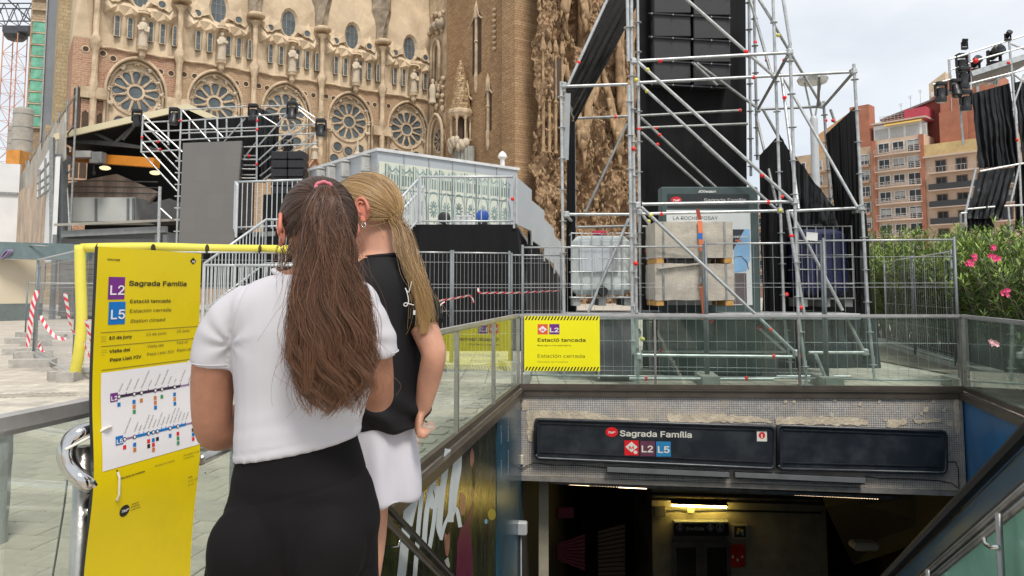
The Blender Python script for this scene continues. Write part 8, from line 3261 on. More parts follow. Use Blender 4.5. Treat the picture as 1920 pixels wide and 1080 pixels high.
# strappy plant low behind the side glass
c = gnd(1872, 742) + V((.5, .2, .03))
t_ = thing('strap_leaf_plant', 'low strap leaved plant at the foot of the oleanders behind the glass', 'plant', tuple(c))
rr = random.Random(4)
for k in range(26):
 a = rr.uniform(0, 2 * PI)
 L = rr.uniform(.25, .45)
 d = V((math.cos(a), math.sin(a), 0))
 sd_ = V((-d.y, d.x, 0)) * .012
 pts = [d * (L * t) + UP * (.32 * math.sin(min(t * 2.6, 2.6)) * L * 1.6) for t in (0, .25, .5, .75, 1)]
 vs = []
 for i, p in enumerate(pts):
  w = (1, 1.1, 1, .7, .1)[i]
  vs += [p - sd_ * w, p + sd_ * w]
 MB().add(vs, [(2 * i, 2 * i + 1, 2 * i + 3, 2 * i + 2) for i in range(4)]).build('leaf', LEAF[1], t_, True, True)
# dry litter on the soil
m_ = MB()
for k in range(500):
 p = V((rr.uniform(6.3, 9.5), rr.uniform(6.5, 12), .04 + rr.random() * .01))
 a = rr.uniform(0, 6.28)
 d, s_ = V((math.cos(a), math.sin(a), rr.uniform(-.1, .2))) * .06, V((-math.sin(a), math.cos(a), 0)) * .012
 m_.poly([p - d, p + s_, p + d, p - s_])
o_ = m_.build('fallen_leaves', M('dry fallen leaf', (.3, .24, .15), .8, 0, .3, 3))
o_['kind'] = 'stuff'
o_['label'] = 'dry fallen leaves scattered on the planter soil'
o_['category'] = 'leaves'
# ================================================================== THE TWO WOMEN
SKIN1 = M('tan skin', (.37, .175, .108), .5, 0, .11, 14, .05, 220, spec=.35)
SKIN2 = M('light warm skin', (.50, .26, .175), .5, 0, .11, 14, .05, 220, spec=.35)
for m in (SKIN1, SKIN2):
 b_ = m.node_tree.nodes['Principled BSDF']
 b_.inputs['Subsurface Weight'].default_value = .12
 b_.inputs['Subsurface Radius'].default_value = (.02, .008, .004)
TEE = M('white cotton knit', (.51, .50, .53), .85, 0, .02, 6, .05, 500, spec=.15)
LEGG = M('black stretch fabric', (.0068, .0058, .0064), .80, 0, .2, 6, .04, 500, spec=.13)
TEEB = M('black sports fabric', (.0095, .0092, .0105), .7, 0, .2, 6, .04, 500, spec=.2)
SHORTS = M('white sports shorts', (.52, .51, .56), .7, 0, .02, 6, .03, 500, spec=.2)


def lerp_rings(rings, k=4):
 return [tuple(r) for r in smooth_pts([tuple(r) for r in rings], k)]


def torso(mb, rings, n=28, yaw=0.0, p=2.3, k=4):
 """stack of rounded sections: (z, x, y, rx, ry)"""
 rr_ = lerp_rings(rings, k)
 ca, sa = math.cos(yaw), math.sin(yaw)
 vs = []
 for (z, x, y, rx, ry) in rr_:
  for i in range(n):
   a = 2 * PI * i / n
   c, s = math.cos(a), math.sin(a)
   ex = math.copysign(abs(c) ** (2 / p), c) * rx
   ey = math.copysign(abs(s) ** (2 / p), s) * ry
   vs.append((x + ex * ca - ey * sa, y + ex * sa + ey * ca, z))
 m = len(rr_)
 fs = []
 for i in range(m - 1):
  for q in range(n):
   q2 = (q + 1) % n
   fs.append((i * n + q, i * n + q2, i * n + n + q2, i * n + n + q))
 fs.append(tuple(range(n - 1, -1, -1)))
 fs.append(tuple(range((m - 1) * n, m * n)))
 if rr_[0][0] > rr_[-1][0]:
  fs = [tuple(reversed(f_)) for f_ in fs]
 return mb.add(vs, fs)


def limb(mb, pts, n=16, k=5):
 """(x, y, z, r) joints"""
 q = smooth_pts([tuple(p) for p in pts], k)
 return mb.path([p[:3] for p in q], [p[3] for p in q], n)


def fuse(mb, name, mat, parent, voxel=.006, it=6, fold=None, fac=.5):
 """grow one continuous surface from overlapping volumes"""
 me = D.meshes.new('tmp')
 me.from_pydata(mb.v, [], mb.f)
 o = D.objects.new('tmp', me)
 COL.objects.link(o)
 r = o.modifiers.new('r', 'REMESH')
 r.mode = 'VOXEL'
 r.voxel_size = voxel
 s = o.modifiers.new('s', 'SMOOTH')
 s.factor = fac
 s.iterations = it
 dg = bpy.context.evaluated_depsgraph_get()
 me2 = D.meshes.new_from_object(o.evaluated_get(dg))
 D.objects.remove(o)
 D.meshes.remove(me)
 n = len(me2.vertices)
 co = np.empty(n * 3)
 me2.vertices.foreach_get('co', co)
 co = co.reshape(-1, 3)
 if fold is not None:
  nr = np.empty(n * 3)
  me2.vertices.foreach_get('normal', nr)
  nr = nr.reshape(-1, 3)
  d = np.array([fold(V(c)) for c in co])
  co = co + nr * d[:, None]
 og = org_of(parent)
 co = co - np.array(og)
 me2.vertices.foreach_set('co', co.ravel())
 me2.materials.clear()
 me2.materials.append(mat)
 shade(me2)
 me2.name = name
 ob = D.objects.new(name, me2)
 COL.objects.link(ob)
 ob.parent = parent
 me2.update()
 return ob


def finger(mb, p, d, up, L, r, curl):
 """one finger of three bending bones"""
 pts = [(*p, r)]
 q = V(p)
 dirv = V(d)
 ax = dirv.cross(up).normalized()
 for k, f_ in enumerate((.45, .32, .23)):
  dirv = Matrix.Rotation(-curl * (.6 + .25 * k), 3, ax) @ dirv
  q = q + dirv * (L * f_)
  pts.append((*q, r * (1 - .12 * (k + 1))))
 limb(mb, pts, 8, 2)


def hand(mb, wrist, d, palm_n, side, curl=.7, s=1.0):
 """palm, four unequal fingers and a thumb; d along the hand, palm_n out of the palm, side towards the thumb"""
 d, pn, sd_ = V(d).normalized(), V(palm_n).normalized(), V(side).normalized()
 w = V(wrist)
 c = w + d * .045 * s
 mb.ball(c, (.042 * s, .05 * s, .016 * s), 12, 8, basis(sd_, d, pn))
 mb.ball(w + d * .012 * s, (.028 * s, .03 * s, .019 * s), 10, 6, basis(sd_, d, pn))
 for k, (o, L) in enumerate(((.030, .068), (.010, .076), (-.011, .071), (-.030, .056))):
  finger(mb, w + d * .082 * s + sd_ * o * s, d, pn, L * s, .0088 * s, curl * (1 + .1 * k))
 finger(mb, w + d * .03 * s + sd_ * .036 * s, (d * .6 + sd_ * .75 + pn * .25).normalized(), pn, .062 * s, .0098 * s, curl * .5)


def headmesh(mb, c, yaw, pitch, s=1.0):
 """skull, jaw, nose, brow, lips; facing +y before turning by yaw (towards -x) and pitch (down)"""
 R = Matrix.Rotation(yaw, 3, 'Z') @ Matrix.Rotation(-pitch, 3, 'X')
 T_ = lambda x, y, z: V(c) + R @ (V((x, y, z)) * s)
 mb.ball(T_(0, -.008, .02), (.073 * s, .092 * s, .092 * s), 24, 16, R)
 mb.ball(T_(0, .034, -.035), (.056 * s, .058 * s, .078 * s), 20, 14, R)
 mb.ball(T_(0, .055, -.088), (.03 * s, .026 * s, .022 * s), 14, 10, R)
 mb.ball(T_(.036, .05, -.025), (.022 * s, .03 * s, .028 * s), 10, 8, R)
 mb.ball(T_(-.036, .05, -.025), (.022 * s, .03 * s, .028 * s), 10, 8, R)
 limb(mb, [(*T_(0, .082, .012), .008 * s), (*T_(0, .098, -.012), .009 * s), (*T_(0, .108, -.03), .0125 * s)], 10, 3)
 mb.ball(T_(0, .088, -.06), (.022 * s, .012 * s, .006 * s), 12, 8, R)
 mb.ball(T_(0, .086, -.07), (.019 * s, .011 * s, .006 * s), 12, 8, R)
 return T_, R


def face_parts(t_, T0_, R, s, skin, es=1.0, eb=0.0):
 T_ = T0_
 for q in (-1, 1):
  m_ = MB()
  m_.ball(T_(q * .03, .076, .005), .0125 * s, 12, 8)
  e = m_.build('eye', M('eye white', (.7, .68, .65), .25) if 'eye white' not in D.materials else D.materials['eye white'], t_, True)
  m_ = MB()
  m_.ball(T_(q * .03, .0835, .005), (.006 * s, .006 * s, .006 * s), 10, 6)
  m_.build('iris', M('brown iris', (.05, .025, .012), .2) if 'brown iris' not in D.materials else D.materials['brown iris'], e, True)
  m_ = MB()
  limb(m_, [(*T_(q * .046, .07, .022), .0022), (*T_(q * .032, .084, .027), .003), (*T_(q * .014, .089, .024), .0025)], 6, 3)
  m_.build('eyebrow', M('brown brow', (.06, .035, .02), .8) if 'brown brow' not in D.materials else D.materials['brown brow'], t_, True)
  # ear: bowl, rim and lobe
  T_ = lambda x, y, z, q=q: T0_(q * .074 + (x - q * .074) * (1.12 if q < 0 else 1) - .006, -.004 - eb + (y + .004) * es, -.006 + (z + .006) * es)
  m_ = MB()
  ec = T_(q * .077, -.006, -.008)
  rim = [T_(q * (.078 + .010 * (1 - abs(math.cos(a * .5)))), -.010 + .020 * math.cos(a) * (1 if math.sin(a) > -.5 else .8), -.002 + .031 * math.sin(a)) for a in [math.radians(-75 + k * 24) for k in range(13)]]
  m_.path(rim, [.0045 * s] * 9 + [.004 * s, .004 * s, .005 * s, .006 * s], 8)
  m_.ball(ec, (.007 * s, .019 * s, .030 * s), 12, 8, R)
  m_.ball(T_(q * .08, .0, -.034), (.005 * s, .008 * s, .009 * s), 10, 6, R)
  inner = [T_(q * .084, -.008 + .011 * math.cos(a), 0 + .018 * math.sin(a)) for a in [math.radians(-60 + k * 30) for k in range(8)]]
  m_.path(inner, .003 * s, 6)
  m_.build('ear', EARM, t_, True)
  T_ = T0_
 m_ = MB()
 m_.ball(T_(0, .0955, -.0605), (.021 * s, .006 * s, .0042 * s), 12, 6, R)
 m_.ball(T_(0, .0935, -.069), (.018 * s, .006 * s, .0045 * s), 12, 6, R)
 m_.build('lips', M('lip skin', (.42, .13, .11), .45) if 'lip skin' not in D.materials else D.materials['lip skin'], t_, True)


EARM = M('flushed ear skin', (.56, .20, .135), .5, 0, .1, 12, spec=.35)


def hair_mat(name, cols, rough=.32, tip=(.23, .11, .055)):
 m = D.materials.new(name)
 m.use_nodes = True
 n, l = m.node_tree.nodes, m.node_tree.links
 b = n['Principled BSDF']
 b.inputs['Roughness'].default_value = rough
 b.inputs['Specular IOR Level'].default_value = .45
 b.inputs['Anisotropic'].default_value = .5
 hi = n.new('ShaderNodeHairInfo')
 r = n.new('ShaderNodeValToRGB')
 while len(r.color_ramp.elements) < len(cols):
  r.color_ramp.elements.new(.5)
 for k, (p, c) in enumerate(cols):
  r.color_ramp.elements[k].position = p
  r.color_ramp.elements[k].color = (*c, 1)
 l.new(hi.outputs['Random'], r.inputs['Fac'])
 # sun-lightened ends
 pw = n.new('ShaderNodeMath')
 pw.operation = 'POWER'
 pw.inputs[1].default_value = 2.0
 l.new(hi.outputs['Intercept'], pw.inputs[0])
 sc_ = n.new('ShaderNodeMath')
 sc_.operation = 'MULTIPLY'
 sc_.inputs[1].default_value = .55
 l.new(pw.outputs[0], sc_.inputs[0])
 mx = n.new('ShaderNodeMix')
 mx.data_type = 'RGBA'
 l.new(sc_.outputs[0], mx.inputs['Factor'])
 l.new(r.outputs['Color'], mx.inputs['A'])
 mx.inputs['B'].default_value = (*tip, 1)
 l.new(mx.outputs['Result'], b.inputs['Base Color'])
 return m


def strands(name, paths, mat, parent, r0=.0008, r1=.0003):
 hc = D.hair_curves.new(name)
 sizes = [len(p) for p in paths]
 hc.add_curves(sizes)
 og = np.array(org_of(parent))
 pos = np.concatenate([np.asarray(p, dtype=np.float32) for p in paths]) - og
 hc.position_data.foreach_set('vector', pos.astype(np.float32).ravel())
 rad = np.concatenate([np.linspace(r0, r1, s) for s in sizes]).astype(np.float32)
 at_ = hc.attributes.get('radius') or hc.attributes.new('radius', 'FLOAT', 'POINT')
 at_.data.foreach_set('value', rad)
 hc.materials.append(mat)
 o = D.objects.new(name, hc)
 COL.objects.link(o)
 o.parent = parent
 return o


def slick_hair(c, R, axes, tie_local, scalp_ok, n, seed, lift=.0, jit=.006, steps=14):
 """strands combed over the skull from the hairline to the tie"""
 rg = np.random.default_rng(seed)
 out = []
 ax = np.array(axes)
 Rm = np.array(R)
 td = np.array(tie_local) / ax
 td = td / np.linalg.norm(td)
 while len(out) < n:
  d = rg.normal(size=3)
  d /= np.linalg.norm(d)
  if not scalp_ok(d): continue
  w = math.acos(max(-1, min(1, float(d @ td))))
  if w < .05: continue
  t = np.linspace(0, 1, steps)[:, None]
  P = (np.sin((1 - t) * w) * d + np.sin(t * w) * td) / math.sin(w)
  bump = 1.0 + lift * np.sin(t * PI) + rg.normal() * jit
  wav = np.sin(t * (5 + rg.random() * 5) + rg.random() * 6) * .004
  P = P * (bump + wav) * ax
  P[-1] = np.array(tie_local) * (1 + rg.normal(size=3) * .015)
  out.append(P @ Rm.T + np.array(c))
 return out


def tail_hair(key, n, seed, wave=.008, fly=.06, yd=0.0, steps=26, flat=.6, back=(0, -1, 0), endvar=.25, lock=70):
 """hair falling along key stations (x, y, z, half width)"""
 rg = np.random.default_rng(seed)
 kk = np.array(lerp_rings(key, 6))
 L = len(kk)
 locks = [(rg.uniform(-1, 1), rg.uniform(0, 6.28), rg.uniform(.5, 1.6), rg.uniform(-1, 1)) for _ in range(lock)]
 out = []
 for _ in range(n):
  lk = locks[rg.integers(lock)]
  u = lk[0] + rg.normal() * .075
  v = lk[3] + rg.normal() * .2
  end = 1 - abs(lk[3]) * endvar * .5 - abs(rg.normal()) * endvar * (.5 + .4 * abs(u))
  end = max(.45, min(1, end))
  t = np.linspace(0, end, steps)
  idx = t * (L - 1)
  i0 = np.clip(idx.astype(int), 0, L - 2)
  f_ = (idx - i0)[:, None]
  P = kk[i0] * (1 - f_) + kk[i0 + 1] * f_
  wd = P[:, 3]
  stray = rg.normal() * fly * t ** 2 * (3 if rg.random() < .04 else .45)
  wv = wave * (.25 + t) * np.sin(t * 13 * lk[2] + lk[1]) + wave * .5 * t ** 3 * np.sin(t * 26 * lk[2] + lk[1] * 2) + wave * .15 * t * np.sin(t * 23 + rg.random() * 6)
  x = P[:, 0] + u * wd + wv + stray
  y = P[:, 1] - (1 - min(1, abs(u)) ** 2) * wd * flat * .5 + v * wd * flat * .45 + wave * .5 * np.cos(t * 9 * lk[2] + lk[1]) * t
  z = P[:, 2] + .004 * np.sin(t * 14 + lk[1])
  out.append(np.stack([x, y, z], 1))
 return out


# ------------------------------------------------------------------ woman in the white T-shirt
w1 = thing('person', 'woman with long brown ponytail, white T-shirt and black leggings, reading the yellow board', 'person', (-.47, 1.66, 0))
A1 = lambda px, py, Y=1.65: at(px, py, Y)
b1 = MB()
torso(b1, [(.90, -.468, 1.665, .13, .100), (1.0, -.475, 1.66, .112, .086), (1.08, -.470, 1.665, .128, .093), (1.2, -.464, 1.665, .144, .098), (1.30, -.462, 1.66, .150, .092), (1.35, -.462, 1.655, .150, .074), (1.385, -.455, 1.652, .105, .060), (1.415, -.447, 1.652, .066, .058)])
limb(b1, [(-.447, 1.655, 1.38, .058), (-.438, 1.66, 1.43, .052), (-.430, 1.668, 1.475, .054)], 18)
T1, R1 = headmesh(b1, (-.440, 1.672, 1.508), math.radians(32), math.radians(14), 1.0)
limb(b1, [(-.60, 1.655, 1.335, .040), (-.652, 1.66, 1.28, .046), (-.672, 1.675, 1.18, .048), (-.678, 1.695, 1.07, .043), (-.668, 1.73, 1.045, .041), (-.63, 1.83, 1.085, .036), (-.585, 1.93, 1.125, .027)], 16)
hand(b1, (-.58, 1.94, 1.13), (.35, .75, .45), (.75, -.5, .25), (-.1, -.35, .9), .9)
limb(b1, [(-.355, 1.655, 1.335, .038), (-.322, 1.66, 1.28, .043), (-.312, 1.685, 1.2, .043), (-.312, 1.715, 1.14, .040), (-.32, 1.76, 1.125, .038), (-.36, 1.86, 1.15, .034), (-.42, 1.95, 1.19, .026)], 16)
hand(b1, (-.425, 1.955, 1.195), (-.5, .7, .5), (-.6, -.6, .2), (.1, -.35, .9), .9)
# hips, legs and feet
torso(b1, [(.78, -.466, 1.655, .135, .105), (.86, -.464, 1.655, .14, .11), (.94, -.47, 1.657, .122, .098), (1.0, -.475, 1.66, .110, .086)])
for hx, kx_, fx, fy in ((-.546, -.615, -.64, 1.70), (-.383, -.395, -.40, 1.66)):
 limb(b1, [(hx, 1.65, .86, .082), ((hx + kx_) / 2, 1.66, .68, .080), (kx_, 1.675, .47, .058), (kx_ + (fx - kx_) * .4, 1.655, .33, .056), (fx, fy - .03, .1, .037), (fx, fy - .03, .06, .036)], 16)
 b1.bbox((fx, fy + .04, .036), (.085, .24, .065), .025)
fuse(b1, 'body', SKIN1, w1, .0062, 5)


def tee_fold(p):
 x, z = p.x, p.z
 f = .0022 * mnoise.noise(V((x * 9, p.y * 9, z * 10)))
 zz = z - .20 * (x + .575)
 # soft drag lines round the waist and fanning from the armpits
 lw_ = max(0, 1 - abs(zz - 1.055) / .055)
 f += .0016 * lw_ * math.sin(zz * 150 + 2.5 * mnoise.noise(V((x * 5, p.y * 5, zz * 9)))) * (.5 + mnoise.noise(V((x * 7, 2, zz * 12))))
 for ax_s, az, sg in ((-.612, 1.255, 1), (-.325, 1.262, -1)):
  dx, dz = (x - ax_s) * sg, z - az
  r = math.hypot(dx, dz)
  if .012 < r < .13:
   an = math.atan2(dz, dx)
   f += .0030 * (1 - r / .13) * math.sin(an * 7 + 3 * mnoise.noise(V((x * 8, 1, z * 8)))) * (1 if an > .2 or an < -1.6 else .35)
 # sleeve seams
 for sx in (-.606, -.338):
  if z > 1.2:
   f -= .0030 * math.exp(-((x - sx - .25 * (z - 1.28) * (1 if sx < -.5 else -1)) / .0045) ** 2)
 # the turned hem
 if zz < 1.03:
  f -= .0016 * math.exp(-((zz - 1.024) / .003) ** 2)
 return f


s1_ = MB()
torso(s1_, [(1.003, -.474, 1.66, .137, .106), (1.05, -.471, 1.662, .139, .106), (1.12, -.466, 1.665, .145, .107), (1.2, -.462, 1.664, .156, .110), (1.29, -.464, 1.66, .160, .106), (1.345, -.465, 1.656, .168, .092), (1.382, -.455, 1.653, .138, .078), (1.404, -.448, 1.653, .088, .070)])
limb(s1_, [(-.575, 1.655, 1.336, .057), (-.624, 1.658, 1.302, .058), (-.656, 1.668, 1.250, .058), (-.666, 1.674, 1.205, .057)], 18)
limb(s1_, [(-.375, 1.655, 1.334, .056), (-.336, 1.658, 1.302, .056), (-.316, 1.668, 1.262, .055), (-.311, 1.676, 1.225, .054)], 18)
def tilt(mb, k, zc, cx, w):
 mb.v = [(x, y, z + k * (x - cx) * max(0, min(1, w(z)))) for (x, y, z) in mb.v]


tilt(s1_, .20, 1, -.575, lambda z: (1.14 - z) / .09)
fuse(s1_, 'tshirt', TEE, w1, .0055, 7, tee_fold)
m_ = MB()
m_.path([V((-.448 + .084 * math.cos(a), 1.653 + .066 * math.sin(a), 1.404 + .012 * math.cos(a * 2))) for a in [2 * PI * k / 28 for k in range(28)]], .0065, 8, closed=True)
m_.build('collar', TEE, w1, True)
for (c0_, ax0, r_) in (((-.6665, 1.6745, 1.212), V((-.05, .07, -1)), .0562), ((-.311, 1.6765, 1.232), V((.04, .09, -1)), .0532)):
 ax0 = ax0.normalized()
 sx_ = ax0.cross(V((0, 1, 0))).normalized()
 sy_ = ax0.cross(sx_)
 for dz in (0,):
  m_ = MB()
  m_.path([V(c0_) - ax0 * dz + sx_ * ((r_ + .001) * math.cos(a)) + sy_ * ((r_ + .001) * math.sin(a)) for a in [2 * PI * k / 24 for k in range(24)]], .0014, 6, closed=True)
  m_.build('sleeve_hem', TEE, w1, True)


def leg_fold(p):
 f = .002 * mnoise.noise(V((p.x * 8, p.y * 8, p.z * 20)))
 dz = p.z - (.80 - .35 * abs(p.x + .475))
 f += .003 * math.exp(-(dz / .02) ** 2) * math.sin(p.x * 60)
 if p.y < 1.62 and p.z < .90:
  f -= .007 * math.exp(-((p.x + .466) / .011) ** 2) * min(1, (.90 - p.z) / .06)
  f -= .004 * math.exp(-((p.z - .765 - .10 * abs(p.x + .466)) / .007) ** 2)
 zz = p.z - .20 * (p.x + .575)
 f -= .0018 * math.exp(-((zz - .925) / .003) ** 2)
 if p.z > .90:
  f += .0016 * math.sin((p.z + .12 * p.x + .02 * mnoise.noise(V((p.x * 9, 0, 3)))) * 85) * max(0, 1 - abs(p.z - .955) / .06)
 return f


l1_ = MB()
torso(l1_, [(.77, -.468, 1.650, .158, .126), (.84, -.459, 1.648, .168, .134), (.89, -.458, 1.650, .166, .130), (.945, -.468, 1.656, .146, .117), (1.0, -.476, 1.66, .131, .102), (1.032, -.478, 1.66, .128, .099)], p=2.2)
tilt(l1_, .20, 1, -.575, lambda z: (z - .88) / .1)
for q in (-.548, -.384):
 l1_.ball((q, 1.566, .832), (.082, .076, .10), 18, 12)
for hx, kx_ in ((-.546, -.615), (-.383, -.395)):
 limb(l1_, [(hx, 1.65, .85, .092), (hx + (kx_ - hx) * .4, 1.655, .74, .094), (hx + (kx_ - hx) * .8, 1.668, .57, .082), (kx_, 1.675, .50, .072)], 18)
fuse(l1_, 'leggings', LEGG, w1, .0062, 6, leg_fold)
m_ = MB()
wb = [V((-.478 + .146 * math.copysign(abs(math.cos(a)) ** .87, math.cos(a)), 1.66 + .107 * math.copysign(abs(math.sin(a)) ** .87, math.sin(a)), .962 + .02 * math.cos(a + 2))) for a in [2 * PI * k / 40 for k in range(40)]]
for q in (-.545, -.425):
 m_ = MB()
 limb(m_, [(q, 1.535, .90, .0015), (q * 1.0, 1.52, .86, .0018), (q, 1.514, .82, .0015)], 6, 3)
 m_.build('seam', LEGG, w1, True)
face_parts(w1, T1, R1, 1.0, SKIN1)
# hair
HB = [(0.0, (.026, .0125, .008)), (.4, (.066, .031, .019)), (.8, (.125, .060, .036)), (1.0, (.21, .11, .066))]
HAIR1 = hair_mat('dark brown hair', HB)
HAIR1S = hair_mat('combed dark brown hair', [(p, tuple(c * .62 for c in q)) for p, q in HB], .3, (.05, .025, .016))
CAP1 = M('dark brown scalp hair', (.038, .019, .012), .5, 0, .3, 4, .6, 60, stretch=(8, 8, 1))
hc1 = V((-.440, 1.664, 1.522))
ax1 = (.083, .106, .104)
tie1w = V(at(607, 357, 1.553))
tie1 = R1.transposed() @ (tie1w - hc1)
tie1 = V(tie1) * 1.02


def scalp1(d):
 # a hairline: leaves the face, the ears and the nape free
 if d[1] > .52 and d[2] < .62: return False
 if d[2] < -.15 and d[1] > -.1: return False
 if d[2] < -.45: return False
 return True


m_ = MB()
nn_, mm_ = 40, 26
vs, ok = [], []
for i in range(mm_ + 1):
 th_ = PI * i / mm_
 for k in range(nn_):
  a = 2 * PI * k / nn_
  d = np.array((math.sin(th_) * math.cos(a), math.sin(th_) * math.sin(a), -math.cos(th_)))
  vs.append(hc1 + R1 @ V((d[0] * ax1[0] * .975, d[1] * ax1[1] * .975, d[2] * ax1[2] * .975)))
  ok.append(scalp1(d))
fs = []
for i in range(mm_):
 for k in range(nn_):
  q = (i * nn_ + k, i * nn_ + (k + 1) % nn_, (i + 1) * nn_ + (k + 1) % nn_, (i + 1) * nn_ + k)
  if sum(ok[j] for j in q) >= 3: fs.append(q)
m_.add(vs, fs)
m_.build('scalp_hair', CAP1, w1, True)
strands('combed_hair', slick_hair(hc1, R1, ax1, tie1, scalp1, 9000, 3, .01, .010), HAIR1S, w1, .0007, .0006)
# loose wisps at the nape and temple
rg = np.random.default_rng(12)
wis = []
for k in range(150):
 s = hc1 + R1 @ V((rg.uniform(-.085, .02), rg.uniform(-.07, .05), rg.uniform(-.06, -.035)))
 L = rg.uniform(.04, .16)
 t = np.linspace(0, 1, 12)[:, None]
 dr = np.array((rg.uniform(-.25, .15), rg.uniform(-.4, .1), -1.0))
 wis.append(np.array(s) + dr * t * L + np.stack([np.sin(t[:, 0] * 6 + k) * .006, np.cos(t[:, 0] * 5 + k) * .005, t[:, 0] * 0], 1))
strands('loose_wisps', wis, HAIR1, w1, .0005, .0002)
key1 = []
for (px, py, hw, Y) in ((607, 352, 11, 1.54), (608, 374, 20, 1.522), (611, 410, 28, 1.512), (615, 460, 38, 1.506), (618, 520, 47, 1.504), (621, 580, 57, 1.504), (624, 640, 64, 1.506), (627, 690, 60, 1.511), (628, 735, 46, 1.515), (624, 785, 22, 1.518)):
 p = at(px, py, Y)
 key1.append((p.x, p.y, p.z, hw * Y / FPX))
m_ = MB()
q_ = lerp_rings([(k[0], k[1] + .012, k[2], k[3] * .62) for k in key1[:9]], 4)
nr = len(q_)
vs, fs = [], []
for (x, y, z, w) in q_:
 for k in range(12):
  a = 2 * PI * k / 12
  vs.append((x + w * math.cos(a), y + min(w * .4, .016) * math.sin(a), z))
for i in range(nr - 1):
 for k in range(12):
  fs.append((i * 12 + k, i * 12 + (k + 1) % 12, (i + 1) * 12 + (k + 1) % 12, (i + 1) * 12 + k))
m_.add(vs, fs)
m_.build('ponytail_core', CAP1, w1, True)
strands('ponytail', tail_hair(key1, 12000, 5, .020, .012, lock=90, flat=.6, endvar=.26), HAIR1, w1, .00062, .00022)
strands('stray_hair', tail_hair([(k[0], k[1] - .004, k[2] + .0, k[3] * 1.25) for k in key1], 300, 9, .022, .05, lock=150, flat=.5, endvar=.5), HAIR1, w1, .00045, .0002)
# scrunchie
m_ = MB()
td_ = (tie1w - hc1).normalized()
tx_ = td_.cross(UP).normalized()
ty_ = td_.cross(tx_)
tc_ = tie1w + td_ * .004 + UP * .004
m_.path([tc_ + tx_ * (.0165 * math.cos(a)) + ty_ * (.0135 * math.sin(a)) + td_ * (.0015 * math.sin(a * 7)) for a in [2 * PI * k / 28 for k in range(28)]], .0042, 8, closed=True)
m_.build('hair_tie', M('dusty pink hair tie', (.50, .14, .17), .7, 0, .15, 30), w1, True)
# telephone held low in front
ph_ = thing('mobile_phone', 'dark phone held in front by the woman in the white T-shirt', 'phone', (-.5, 2.0, 1.2))
MB().bbox((-.5, 2.03, 1.22), (.075, .009, .15), .006, Matrix.Rotation(-.5, 3, 'X')).build('phone_body', BLACKPL, ph_)

# ------------------------------------------------------------------ blonde woman in the black top and white shorts
w2 = thing('person', 'blonde woman with low ponytail, black T-shirt and white shorts, seen from behind', 'person', (-.41, 2.15, 0))
b2 = MB()
torso(b2, [(.90, -.42, 2.16, .125, .115), (1.0, -.41, 2.155, .120, .105), (1.12, -.41, 2.155, .118, .100), (1.26, -.405, 2.15, .128, .105), (1.38, -.40, 2.15, .130, .095), (1.44, -.395, 2.15, .105, .08), (1.475, -.388, 2.155, .06, .058)], yaw=.35)
limb(b2, [(-.385, 2.155, 1.44, .062), (-.388, 2.155, 1.50, .053), (-.405, 2.16, 1.555, .056)], 18)
T2, R2 = headmesh(b2, (-.438, 2.165, 1.592), math.radians(78), math.radians(20), 1.03)
limb(b2, [(-.325, 2.13, 1.415, .045), (-.282, 2.115, 1.36, .046), (-.252, 2.085, 1.28, .041), (-.222, 2.06, 1.215, .037), (-.217, 2.055, 1.185, .035), (-.232, 2.075, 1.12, .033), (-.246, 2.09, 1.06, .026), (-.254, 2.098, 1.035, .024)], 16)
limb(b2, [(-.49, 2.19, 1.41, .045), (-.535, 2.21, 1.33, .045), (-.555, 2.23, 1.22, .040), (-.56, 2.25, 1.15, .036), (-.53, 2.34, 1.15, .030), (-.50, 2.40, 1.16, .024)], 16)
hand(b2, (-.498, 2.405, 1.165), (.2, .85, .2), (.6, -.2, -.6), (-.5, 0, .8), .8, .95)
hand(b2, (-.255, 2.096, 1.045), (-.1, -.12, -.75), (-.85, .2, .25), (-.1, .85, .1), 1.7, .84)
torso(b2, [(.82, -.43, 2.16, .125, .108), (.88, -.425, 2.155, .130, .112), (.96, -.42, 2.155, .118, .104), (1.02, -.412, 2.155, .118, .104)], yaw=.35)
for hx, fx in ((-.500, -.53), (-.432, -.440)):
 limb(b2, [(hx, 2.16, .84, .080), (hx, 2.165, .66, .072), (hx - .005, 2.17, .47, .05), (fx, 2.155, .32, .052), (fx, 2.15, .09, .034), (fx, 2.15, .06, .034)], 16)
 b2.bbox((fx - .02, 2.20, .036), (.085, .23, .065), .025)
fuse(b2, 'body', SKIN2, w2, .0062, 5)


def tee2_fold(p):
 f = .006 * mnoise.noise(V((p.x * 10 + 3, p.y * 10, p.z * 3.0)))
 f += .0045 * math.sin(p.x * 70 + 3 * mnoise.noise(V((p.x * 5, 0, p.z * 4)))) * max(0, min(1, (1.36 - p.z) / .2))
 if p.z < 1.12:
  f += .007 * math.sin((p.z * 1.0 + p.x * .7) * 75) * max(0, 1 - abs(p.z - 1.03) / .08)
 return f


